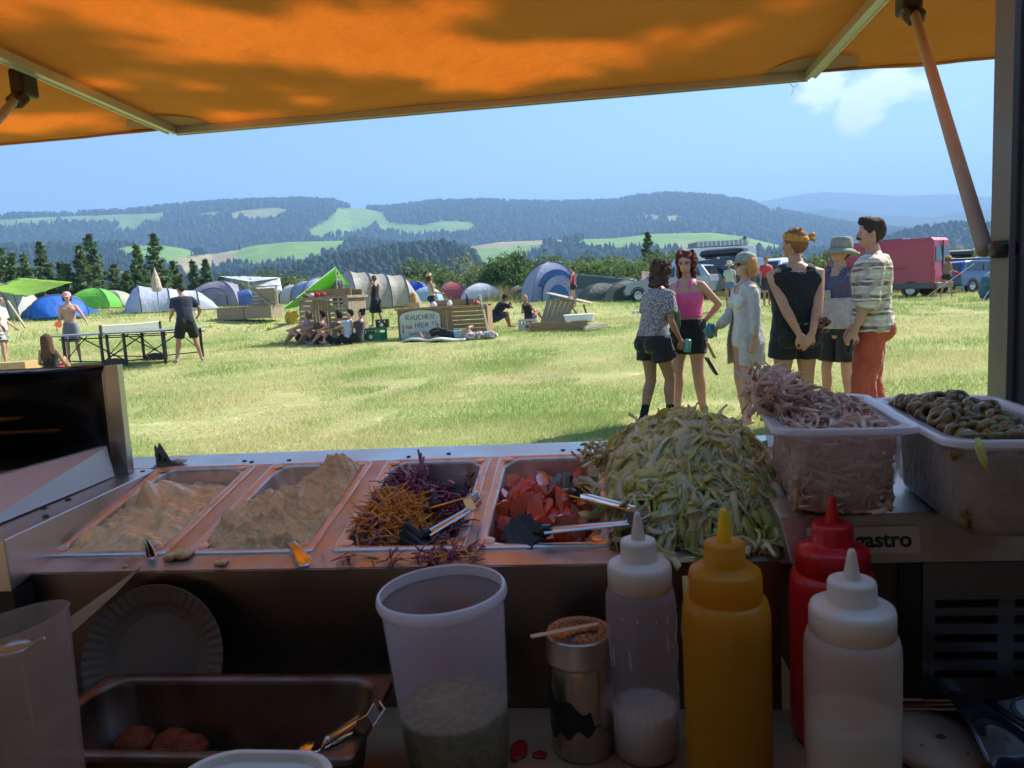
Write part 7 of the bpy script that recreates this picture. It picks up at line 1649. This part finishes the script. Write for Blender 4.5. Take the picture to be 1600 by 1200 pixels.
# sign board with arched top
sw, shh = W_*.46, hs*.90; z0 = .02; pts = [(0, 0), (sw, 0), (sw, shh*.74)]+[(sw/2+sw/2*cos(pi*k/12)*(1.0), shh*.74+shh*.26*sin(pi*k/12)**.9) for k in range(1, 12)]+[(0, shh*.74)]
sg = MB(); sg.prism(pts, .014, Matrix.Translation((.07, -.045, z0))@Matrix.Rotation(pi/2, 4, 'X')); so2 = sg.build('sign_board', M('painted_sign', (.56, .56, .48), .7, c2=(.46, .47, .40), ns=6), r)
GL = {'R': [[(0,0),(0,1),(.5,1),(.6,.78),(.45,.55),(0,.5)],[(.25,.5),(.62,0)]], 'A': [[(0,0),(.35,1),(.7,0)],[(.15,.38),(.56,.38)]], 'U': [[(0,1),(0,.25),(.2,0),(.45,0),(.6,.25),(.6,1)]], 'C': [[(.6,.88),(.35,1),(.08,.8),(0,.45),(.12,.1),(.38,0),(.6,.12)]],
 'H': [[(0,0),(0,1)],[(.6,0),(.6,1)],[(0,.5),(.6,.52)]], 'E': [[(.55,1),(0,1),(0,0),(.55,0)],[(0,.52),(.45,.52)]], 'N': [[(0,0),(0,1),(.6,0),(.6,1)]], 'I': [[(0,0),(0,1)]], '!': [[(0,.3),(.04,1)],[(0,0),(0,.06)]], 'G': [[(.6,.88),(.35,1),(.05,.75),(0,.4),(.2,0),(.5,.05),(.6,.4),(.35,.42)]],
 'Z': [[(0,1),(.55,1),(0,0),(.6,0)]], 'T': [[(0,1),(.7,1)],[(.35,1),(.35,0)]], 'O': [[(.3,1),(.05,.75),(.05,.25),(.3,0),(.55,.25),(.55,.75),(.3,1)]], 'L': [[(0,1),(0,0),(.5,0)]], '(': [[(.25,1.1),(0,.7),(0,.25),(.25,-.1)]], ')': [[(0,1.1),(.25,.7),(.25,.25),(0,-.1)]]}
GW = {'I': .15, '!': .2, '(': .35, ')': .35}
def write(txt, x, z, h, w, mat, parent, y=-.062, th=.016, slope=0):
    mb = MB(); cx = 0; tot = sum(GW.get(c, .66)+.25 if c != ' ' else .6 for c in txt)
    for c in txt:
        if c == ' ': cx += .6; continue
        for st in GL[c]:
            mb.tube([(x+(cx+a)/tot*w, y, z+b*h+slope*(cx/tot)) for a, b in st], th/2, 6)
        cx += GW.get(c, .66)+.25
    return mb.build('lettering', mat, parent)
mk, mr_ = M('black_paint', (.015, .015, .015), .7), M('red_paint', (.55, .02, .02), .7)
write('RAUCHEN', .07+sw*.16, z0+shh*.66, shh*.17, sw*.72, mk, so2, slope=shh*.02)
write('HIER', .07+sw*.38, z0+shh*.38, shh*.17, sw*.36, mk, so2)
write('!!!', .07+sw*.80, z0+shh*.44, shh*.15, sw*.12, mr_, so2, th=.014)
write('NUR', .07+sw*.14, z0+shh*.36, shh*.12, sw*.18, mr_, so2, th=.014)
write('(GANZ TOLL)', .07+sw*.22, z0+shh*.12, shh*.12, sw*.60, mk, so2, th=.011)
for x in (.07, .925):
    mb = MB(); mb.tube([(.0+.07+sw*x, -.062, z0+shh*.22), (.07+sw*x, -.062, z0+shh*.5)], .012, 6); mb.tube([(.07+sw*x, -.062, z0+shh*.22), (.07+sw*x, -.062, z0+shh*.30)], .018, 6); mb.build('painted_arrow', mk, so2)
for k, (x, w1, h1, c, nm, lb) in enumerate(((.80, .09, .30, (.03, .03, .04), 'bottle', 'dark bottle standing on the sign counter'), (.42, .18, .14, (.6, .6, .6), 'white_tub', 'white tub at the left of the counter shelf'), (.60, .14, .16, (.75, .72, .7), 'round_container', 'round white container on the sign counter'), (.90, .16, .10, (.4, .03, .05), 'red_tin', 'red tin on the right end of the sign counter'))):
    mb = MB(); mb.lathe([(.001, 0), (w1*.5, 0), (w1*.5, h1*.6), (w1*.3, h1*.75), (w1*.25, h1), (.001, h1)], n=12); o = mb.build(nm, M('thing_paint', c, .5), smooth=True, loc=wpt(r, Vector((W_*x, .0, hs)))); tag(o, lb, nm.replace('_', ' '))
p = place(766, 527); r = empty('leaning_board', p, label='long thin board leaning against the right end of the sign counter', cat='board'); mb = MB(); mb.beam((0, -.1, 0), (-.25, .25, 1.15), .06, .03); mb.build('plank', m_twl, r)
for k, (px, c) in enumerate(((654, (.55, .55, .5)), (693, (.60, .62, .52)))):
    q = place(px+5, 534); mb = MB(); mb.grid(lambda u, v: ((u-.5)*.95, (v-.5)*.55, .05+.03*sin(u*6)), 10, 6); o = mb.build('sleeping_mat', fab(c, name='mat'), smooth=True, loc=q+Vector((0, .15, 0)), solid=.05); tag(o, ['pale mat under the legs of the lying person', 'pale mat under the shoulders of the lying person'][k], 'mat')
q = place(752, 530); mb = MB(); 
for k in range(5): mb.ell((random.uniform(-.3, .3), random.uniform(-.1, .1), .1), (.16, .12, .1), 10, 6, jit=.35)
o = mb.build('clothes_pile', fab((.55, .6, .6), (.3, .2, .2), 12, 'clothes', lo=.45, hi=.55), smooth=True, loc=q); tag(o, 'small heap of clothes at the right foot of the sign counter', 'clothes')
# crates
def crate(px, py, c, label, rz=0, w=.4, l=.3, h=.28, logo=(.7, .7, .7), lattice=False):
    p = place(px, py); r = empty('drinks_crate', p, label=label, cat='crate', rot=plumb(rz)); m = M('crate_plastic', c, .45)
    mb = MB(); mb.span((-w/2, -l/2, 0), (w/2, l/2, .02))
    for s in (-1, 1):
        mb.span((-w/2, s*l/2-.01, .02), (w/2, s*l/2+.01, h*.62)); mb.span((-w/2, s*l/2-.01, h*.85), (w/2, s*l/2+.01, h)); 
        for x in (-w/2+.03, w/2-.03): mb.span((x-.03, s*l/2-.0095, h*.62), (x+.03, s*l/2+.0095, h*.85))
        mb.span((s*w/2-.01, -l/2+.01, .02), (s*w/2+.01, l/2-.01, h*.62)); mb.span((s*w/2-.0105, -l/2+.01, h*.85), (s*w/2+.0105, l/2-.01, h-.001))
    mb.build('shell', m, r)
    mb = MB(); mb.prism([(.06*cos(a), .06*sin(a)) for a in [2*pi*k/16 for k in range(16)]], .004, Matrix.Translation((w*.0, -l/2-.011, h*.36))@Matrix.Rotation(pi/2, 4, 'X')); mb.build('round_emblem', M('emblem', logo, .5), r)
    mb = MB(); 
    for i in range(4):
        for j in range(3): mb.tube([(-w/2+.06+i*.09, -l/2+.06+j*.09, .02), (-w/2+.06+i*.09, -l/2+.06+j*.09, h*.98)], [.028, .014], 8)
    mb.build('bottles', M('crate_bottle', (.03, .05, .02), .15), r, smooth=True); return r
crate(598, 512, (.01, .02, .02), 'black drinks crate behind the green one', .1); crate(586, 533, (.01, .17, .09), 'green drinks crate on the grass right of the slatted bar', -.25, .56, .38, .36)
r = crate(824, 516, (.45, .47, .48), 'grey white lattice crate on the grass before the tilted pallets', .1, .5, .35, .32, logo=(.2, .1, .05))
# tilted pallet lounger and low deck
pa_, pb2 = place(836, 508), place(918, 516)
r = empty('pallet_lounger', place(855, 508), label='tilted weathered pallet lounger with its board roof', cat='lounger', rot=plumb(radians(-12)))
mb = MB()
for k in range(6): mb.beam((-.15+.0+k*.14, -.1, .02), (.10+k*.17, .10, .85), .13, .025, up=(0, 1, 0))
mb.build('back_boards', m_tw, r)
mb = MB(); 
for k in range(5): mb.beam((.02, .0+k*.15, 1.02-k*.0), (1.45, .0+k*.15, .62), .14, .025)
mb.build('top_boards', m_twl, r)
mb = MB(); mb.beam((.85, -.05, .55), (1.15, .0, .05), .07, .05); mb.beam((1.15, .3, .6), (1.30, .3, .05), .07, .05); mb.build('brace', m_twb, r)
p = place(828, 519); q = place(918, 517); r = empty('low_timber_bench', p, label='low brown timber plank bench in front of the tilted lounger', cat='bench', rot=(0, 0, atan2(q.y-p.y, q.x-p.x))); Lw = (q-p).length
mb = MB(); mb.span((0, 0, 0), (Lw, .05, .26)); mb.build('front_plank', m_twb, r); mb = MB(); mb.span((0, .06, .2), (Lw, .6, .23)); mb.build('seat_board', m_twb, r)
p = wpt(r, Vector((Lw*.82, .3, .23))); mb = MB(); mb.loft([rrect(.75, .5, .08, 4, 0), rrect(.82, .55, .1, 4, .16), rrect(.86, .6, .1, 4, .17), rrect(.86, .6, .1, 4, .20)]); o = mb.build('storage_box', M('white_storage', (.72, .72, .72), .4), loc=p, bevel=.01); tag(o, 'white plastic storage box on the low timber bench', 'storage box')
p = place(925, 518); 
for k in range(4):
    mb = MB(); mb.beam((0, 0, .04+.03*k), (.7-.1*k, .3+.15*k, .10+.03*k), .09, .025); o = mb.build('loose_plank', m_twl, loc=p+Vector((-.2, k*.08, 0))); tag(o, 'loose pale plank dropped at the right end of the timber bench', 'plank', 'loose planks by the timber bench')
q = place(990, 490); mb = MB(); mb.tube([(0, 0, .05), (.5, .1, .05)], .06, 8, round_ends=True); o = mb.build('white_roll', whitec, smooth=True, loc=q); tag(o, 'small pale log lying on the open grass right of the lounger', 'log')
mb = MB(); mb.ell((0, 0, .2), (.22, .2, .26), 12, 8, jit=.3); o = mb.build('rucksack', fab((.02, .02, .03), name='bag_black'), smooth=True, loc=place(957, 472)); tag(o, 'dark rucksack in front of the olive grey tent', 'rucksack')
mb = MB(); mb.ell((0, 0, .22), (.26, .22, .26), 12, 8, jit=.15); o = mb.build('yellow_sack', fab((.55, .36, .04), name='yellow_sack'), smooth=True, loc=place(457, 506)); tag(o, 'yellow sack at the left corner of the slatted bar', 'sack')
for px, py, lb in ((420, 516, 'small yellow flower head in the grass left of the shaded row'), (330, 512, 'small yellow flower patch beside the table tennis player')): mb = MB(); mb.ell((0, 0, .06), (.07, .05, .06), 8, 6, jit=.4); o = mb.build('yellow_flower', M('petal', (.6, .45, .03), .6), smooth=True, loc=place(px, py)); tag(o, lb, 'flower')
# wooden crate at left edge
p = place(18, 592); r = empty('wooden_crate', p, label='pale wooden crate at the left edge above the display hood', cat='crate', rot=plumb(.1)); mb = MB()
mb.span((-.75, 0, 0), (.32, .5, .34)); mb.build('crate_body', M('pale_wood', (.55, .36, .15), .6, c2=(.42, .26, .1), ns=3, stretch=(2, 20, 20)), r, bevel=.01)
# blue flag poles
mb = MB(); mb.beam(D(10, 470, 16)-D(38, 512, 16), (0, 0, 0), .04, .03); o = mb.build('wooden_stake', m_twl, loc=D(40, 512, 16)); tag(o, 'slanting pale wooden stake behind the person at the left edge', 'stake')

# ---------------------------------------------------------------- TABLE TENNIS TABLE
pa1, pa2, pa3 = place(112, 570), place(246, 571), place(300, 553)
cx_ = gd(212, 17.6, 560); r = empty('table_tennis_table', cx_, label='grey folding table tennis table with net and black crossed legs', cat='table', rot=plumb(radians(-6)), sc=1.1)
th_ = .70
mb = MB(); 
for s in (-1, 1): mb.span((min(s*.01, s*1.37), -.76, th_-.03), (max(s*.01, s*1.37), .76, th_))
m_tt = M('table_top_paint', (.20, .24, .28), .35, coat=.2)
for s in (-1, 1):
    mb = MB(); mb.span((min(s*.01, s*1.37), -.76, th_-.03), (max(s*.01, s*1.37), .76, th_)); top_ = mb.build('table_half', m_tt, r, bevel=.004)
    mb = MB(); xx = sorted((s*.012, s*1.368)); 
    for y in (-.75, 0, .75): mb.span((xx[0], y-.011, th_+.001), (xx[1], y+.011, th_+.0022))
    mb.span((s*1.36-.011, -.739, th_+.001), (s*1.36+.011, .739, th_+.0021)); mb.build('white_line', M('line_white', (.75, .75, .75), .6), top_)
mb = MB(); mb.grid(lambda u, v: (0, -.88+1.76*u, th_+.01+.15*v-.015*sin(pi*u)*v), 24, 2); nt = mb.build('net', M('net_grey', (.25, .27, .3), .8, alpha=.6), r); mb = MB(); mb.tube([(0, -.88+1.76*k/10, th_+.16-.015*sin(pi*k/10)) for k in range(11)], .008, 6); mb.build('net_tape', M('line_white', (.75, .75, .75), .6), nt)
for y in (-.90, .90): mb = MB(); mb.span((-.02, y-.02, th_-.06), (.02, y+.02, th_+.17)); mb.build('net_post', m_dark, r)
m_leg = M('black_tube', (.02, .02, .022), .4, .3)
for s in (-1, 1):
    for y in (-.62, .62):
        for x, yy in ((s*.28, y), (s*1.2, y)): mb = MB(); mb.span((x-.025, yy-.02, 0), (x+.025, yy+.02, th_-.03)); mb.build('leg', m_leg, r)
for y in (-.62, .62):
    mb = MB()
    mb.tube([(-1.2, y, .15), (-.28, y, .10), (.28, y, .10), (1.2, y, .15)], .014, 6); mb.tube([(-.28, y, .1), (.8, y, th_-.05)], .014, 6); mb.tube([(.28, y, .1), (-.8, y, th_-.05)], .014, 6)
    mb.tube([(-1.2, y, .15), (-.6, y, th_-.05)], .010, 6); mb.tube([(1.2, y, .15), (.6, y, th_-.05)], .010, 6); mb.tube([(-1.3, y, th_-.10), (1.3, y, th_-.10)], .014, 6)
    mb.build('cross_brace', m_leg, r)
    mb = MB(); mb.prism([(.27*cos(a), .17*sin(a)) for a in [pi*k/10 for k in range(11)]], .04, Matrix.Translation((0, y+.02, .0))@Matrix.Rotation(pi/2, 4, 'X')); mb.build('wheel_cover', m_leg, r)

# ================================================================ VEHICLES
def vehicle(px, py, rz, prof, W, label, paint, cat, glass, wheels, group=None, name='parked_car', inset=.10, extras=None, dep=None, rw=.33, trim=None, scale=1):
    """prof: list of (y,z) side outline, front = +y; belt z above which the sides tumble in"""
    p = place(px, py) if dep is None else gd(px, dep, py); r = empty(name, p, label=label, cat=cat, rot=plumb(rz), sc=scale)
    belt = glass['belt']; n = len(prof)
    def xw(z): return W/2 - inset*max(0, (z-belt))/max(.01, (max(q[1] for q in prof)-belt))
    secs = []
    for s in (-1, -.97, .97, 1):
        k = 1 if abs(s) < 1 else 0
        ring = []
        cy_ = sum(q[0] for q in prof)/n; cz = sum(q[1] for q in prof)/n
        for y, z in prof:
            sh = 0 if k else .05
            ring.append((math.copysign(xw(z)-(0 if not k else .0)-( .04 if k else 0)*0, s)*(abs(s)), y+(cy_-y)*sh*.5, z+(cz-z)*sh*.5))
        secs.append(ring)
    mb = MB(); mb.loft(secs); mb.build('body', paint, r, bevel=.03)
    gm = M('car_glass', (.02, .03, .035), .05, coat=.5)
    for q in glass['side']:
        for s in (-1, 1):
            mb = MB(); v = [(s*(xw(z)+.008), y, z) for y, z in q]; mb.add(v, [tuple(range(len(v)))]); mb.build('side_window', gm, r, solid=.01)
    for nm, y0, z0, y1, z1, wk in glass['ends']:
        mb = MB(); off = .014 if y0 > 0 else -.014; mb.add([(-xw(z0)*wk, y0+off, z0), (xw(z0)*wk, y0+off, z0), (xw(z1)*wk, y1+off, z1), (-xw(z1)*wk, y1+off, z1)], [(0,1,2,3)]); mb.build(nm, gm, r, solid=.01)
    for y in wheels:
        for s in (-1, 1):
            M_ = Matrix.Translation((s*(W/2-.11), y, rw))@Matrix.Rotation(pi/2*s, 4, 'Y')
            mb = MB(); mb.lathe([(rw*.62, .11), (rw*.9, .12), (rw, .09), (rw, -.09), (rw*.9, -.11), (rw*.3, -.11)], n=28, M=M_, cap1=True); wh_ = mb.build('wheel', M('tyre', (.02, .02, .02), .8), r, smooth=False)
            mb = MB(); mb.lathe([(rw*.62, .10), (rw*.58, .08), (.001, .07)], n=24, M=M_)
            for k in range(7): a = 2*pi*k/7; mb.add([M_@Vector(q) for q in ((.05*cos(a-.5), .05*sin(a-.5), .105), (rw*.58*cos(a-.14), rw*.58*sin(a-.14), .10), (rw*.58*cos(a+.14), rw*.58*sin(a+.14), .10), (.05*cos(a+.5), .05*sin(a+.5), .105))], [(0,1,2,3)])
            mb.build('rim', M('rim_alloy', (.55, .56, .58), .3, .7), wh_)
            mb = MB(); mb.lathe([(rw*1.16, .118), (rw*1.0, .118)], n=28, M=M_); mb.build('wheel_arch', m_dark, r)
    if extras: extras(r, xw)
    return r
redp = M('red_van_paint', (.34, .008, .025), .35, coat=.3); whitep = M('white_car_paint', (.72, .73, .75), .3, coat=.4); silverp = M('silver_car_paint', (.25, .30, .36), .3, .3, coat=.4); bluep = M('blue_car_paint', (.02, .09, .32), .25, coat=.6); darkp = M('dark_blue_car_paint', (.015, .025, .04), .2, coat=.6); blackp = M('black_car_paint', (.012, .014, .016), .2, coat=.5)
vanp = [(-2.7, .35), (-2.75, .9), (-2.68, 2.45), (-2.55, 2.58), (1.2, 2.60), (1.55, 2.50), (2.3, 1.45), (2.95, 1.15), (3.05, .75), (3.0, .35)]
def van_ex(r, xw):
    gr_ = M('grey_trim', (.09, .10, .10), .6); mb = MB(); 
    for s in (-1, 1): mb = MB(); mb.span((s*xw(.5)-.0, -2.65, .38), (s*(xw(.5)+.02), 2.6, .62)); mb.build('side_trim', gr_, r)
    mb = MB(); mb.span((-.95, -2.86, .35), (.95, -2.72, .60)); mb.build('rear_bumper', gr_, r, bevel=.03)
    for s in (-1, 1): mb = MB(); mb.span((s*.86, -2.78, .75), (s*.97, -2.69, 1.15)); mb.build('tail_light', M('tail_red', (.5, .02, .02), .2), r)
    mb = MB(); mb.span((.15, -2.775, .92), (.75, -2.745, 1.08)); mb.build('number_plate', M('plate_white', (.7, .7, .72), .4), r)
    mb = MB(); mb.span((-.012, -2.765, .6), (.012, -2.71, 2.45)); mb.build('door_seam', m_dark, r)
    mb = MB(); mb.span((-.5, -1.2, 2.60), (.5, -.3, 2.66)); mb.build('roof_vent', gr_, r, bevel=.02)
    for s in (-1, 1): mb = MB(); mb.span((s*(xw(1.3)+.0), -1.6, 1.28), (s*(xw(1.3)+.015), 1.2, 1.34)); mb.build('side_moulding', redp, r)
vehicle(1374, 465, radians(47), vanp, 1.98, 'long high roofed red panel van with grey lower trim', redp, 'van', dict(belt=1.3, side=[[(1.25, 1.45), (1.25, 2.1), (1.6, 2.1), (2.1, 1.5)]], ends=[('windscreen', 2.28, 1.5, 1.62, 2.40, .86), ('rear_window', -2.725, 1.55, -2.69, 2.2, .8)]), (-1.75, 1.95), name='panel_van', extras=van_ex)
estate = [(-2.2, .35), (-2.28, .75), (-2.2, 1.0), (-1.95, 1.5), (-1.5, 1.58), (.4, 1.55), (1.15, 1.02), (2.1, .85), (2.25, .6), (2.2, .35)]
hatch = [(-1.95, .35), (-2.02, .8), (-1.95, 1.05), (-1.6, 1.5), (-1.1, 1.55), (.3, 1.52), (1.0, 1.02), (1.85, .85), (2.0, .55), (1.95, .35)]
suv = [(-2.2, .4), (-2.3, .9), (-2.25, 1.15), (-2.05, 1.75), (-1.6, 1.84), (.4, 1.80), (1.05, 1.15), (2.15, 1.0), (2.3, .7), (2.25, .4)]
gE = dict(belt=.98, side=[[(-1.9, 1.02), (-1.75, 1.42), (-.8, 1.46), (-.8, 1.02)], [(-.72, 1.02), (-.72, 1.46), (.35, 1.44), (.95, 1.02)]], ends=[('windscreen', 1.12, 1.06, .45, 1.50, .86), ('rear_window', -2.17, 1.08, -1.98, 1.44, .84)])
gS = dict(belt=1.12, side=[[(-2.05, 1.18), (-1.9, 1.66), (-.8, 1.70), (-.8, 1.18)], [(-.7, 1.18), (-.7, 1.70), (.35, 1.68), (.92, 1.18)]], ends=[('windscreen', 1.03, 1.2, .46, 1.72, .86), ('rear_window', -2.23, 1.22, -2.08, 1.66, .84)])
def roofbox(r, xw):
    mb = MB(); mb.loft([rrect(.9, 1.9, .25, 5, 1.93, 0, -.5), rrect(1.05, 2.1, .3, 5, 2.05, 0, -.5), rrect(1.0, 2.0, .3, 5, 2.22, 0, -.5), rrect(.7, 1.7, .3, 5, 2.28, 0, -.5)]); mb.build('roof_box', m_blackplastic, r, smooth=False)
    for y in (-1.1, .1): mb = MB(); mb.span((-.7, y-.03, 1.84), (.7, y+.03, 1.93)); mb.build('roof_bar', m_dark, r)
vehicle(1116, 470, radians(60), suv, 1.85, 'dark blue estate car with black roof box behind the person in pink', darkp, 'car', gS, (-1.35, 1.4), dep=34, extras=roofbox)
vehicle(1052, 470, radians(62), hatch, 1.7, 'silver blue hatchback half hidden behind the curly haired person', silverp, 'car', dict(belt=.98, side=[[(-1.6, 1.04), (-1.45, 1.4), (-.5, 1.44), (-.5, 1.04)], [(-.42, 1.04), (-.42, 1.44), (.3, 1.42), (.85, 1.04)]], ends=[('windscreen', 1.0, 1.05, .35, 1.48, .86), ('rear_window', -1.93, 1.1, -1.65, 1.44, .84)]), (-1.2, 1.3), dep=33)
def camper_roof(r, xw):
    mb = MB(); mb.span((-.85, -2.2, 2.62), (.85, 1.0, 2.95)); mb.build('roof_rack', M('rack_panel', (.25, .3, .36), .3, .4), r, bevel=.03)
    mb = MB()
    for k in range(12): mb.span((-.87, -2.15+k*.27, 2.64), (.87, -2.09+k*.27, 2.965))
    mb.build('rack_slats', M('rack_white', (.7, .72, .74), .4), r)
vehicle(1108, 460, radians(100), vanp, 1.95, 'pale camper van with striped roof rack behind the dark estate car', whitep, 'camper van', dict(belt=1.3, side=[[(1.25, 1.45), (1.25, 2.1), (1.6, 2.1), (2.1, 1.5)], [(-1.8, 1.5), (-1.8, 2.1), (-.4, 2.1), (-.4, 1.5)]], ends=[('windscreen', 2.28, 1.5, 1.62, 2.40, .86), ('rear_window', -2.725, 1.55, -2.69, 2.2, .8)]), (-1.75, 1.95), name='camper_van', extras=camper_roof, dep=46)
minib = [(-2.3, .4), (-2.38, .95), (-2.32, 1.85), (-2.2, 1.95), (1.2, 1.95), (1.45, 1.85), (2.05, 1.15), (2.4, .95), (2.45, .6), (2.4, .4)]
vehicle(1208, 468, radians(150), minib, 1.85, 'white van seen between the cap wearer and the black tank top', whitep, 'van', dict(belt=1.15, side=[[(.5, 1.2), (.5, 1.75), (1.35, 1.72), (1.8, 1.22)], [(-2.0, 1.2), (-2.0, 1.75), (.3, 1.75), (.3, 1.2)]], ends=[('windscreen', 2.03, 1.2, 1.5, 1.80, .86), ('rear_window', -2.35, 1.25, -2.32, 1.75, .84)]), (-1.4, 1.5), dep=36, name='delivery_van')
def lights(r, xw):
    for s in (-1, 1): mb = MB(); mb.span((s*.55, -2.06, .85), (s*.86, -1.9, 1.0)); mb.build('tail_light', M('tail_red', (.5, .02, .02), .2), r, bevel=.02)
    mb = MB(); mb.span((-.25, -2.045, .62), (.25, -2.0, .74)); mb.build('number_plate', M('plate_white', (.7, .7, .72), .4), r)
vehicle(1520, 462, radians(-62), hatch, 1.75, 'shiny blue hatchback parked right of the walking person', bluep, 'car', dict(belt=.98, side=[[(-1.6, 1.04), (-1.45, 1.4), (-.5, 1.44), (-.5, 1.04)], [(-.42, 1.04), (-.42, 1.44), (.3, 1.42), (.85, 1.04)]], ends=[('windscreen', 1.0, 1.05, .35, 1.48, .86), ('rear_window', -1.93, 1.1, -1.65, 1.44, .84)]), (-1.2, 1.3), dep=37, extras=lights)
vehicle(1502, 460, radians(-80), suv, 1.85, 'black estate car behind the blue hatchback', blackp, 'car', gS, (-1.35, 1.4), dep=42, extras=roofbox)
vehicle(1590, 458, radians(-80), minib, 1.85, 'grey van roof beyond the black estate car', silverp, 'van', dict(belt=1.15, side=[[(.5, 1.2), (.5, 1.75), (1.35, 1.72), (1.8, 1.22)]], ends=[('windscreen', 2.03, 1.2, 1.5, 1.80, .86), ('rear_window', -2.35, 1.25, -2.32, 1.75, .84)]), (-1.4, 1.5), dep=46, name='delivery_van')
# teal folding shelter edge and guy lines at the right post
q = gd(1546, 27, 480); mb = MB(); mb.ell((0, 0, .45), (.35, .4, .55), 14, 10, jit=.3); o = mb.build('covered_chair', fab((.05, .14, .22), (.03, .08, .1), 8, 'teal_cover'), smooth=True, loc=q); tag(o, 'teal draped camping chair beside the right window post', 'chair')
mb = MB(); a, b_ = D(1522, 412, 26), D(1450, 462, 30); mb.tube([(0, 0, 0), b_-a], .012, 5); o = mb.build('guy_rope', m_guy, loc=a); tag(o, 'white guy rope slanting down in front of the red van rear', 'rope')
mb = MB(); a, b_ = D(1545, 455, 24), D(1527, 483, 24); mb.tube([(0, 0, 0), b_-a], .012, 5); o = mb.build('guy_rope', m_guy, loc=a); tag(o, 'short pale guy rope beside the right window post', 'rope')
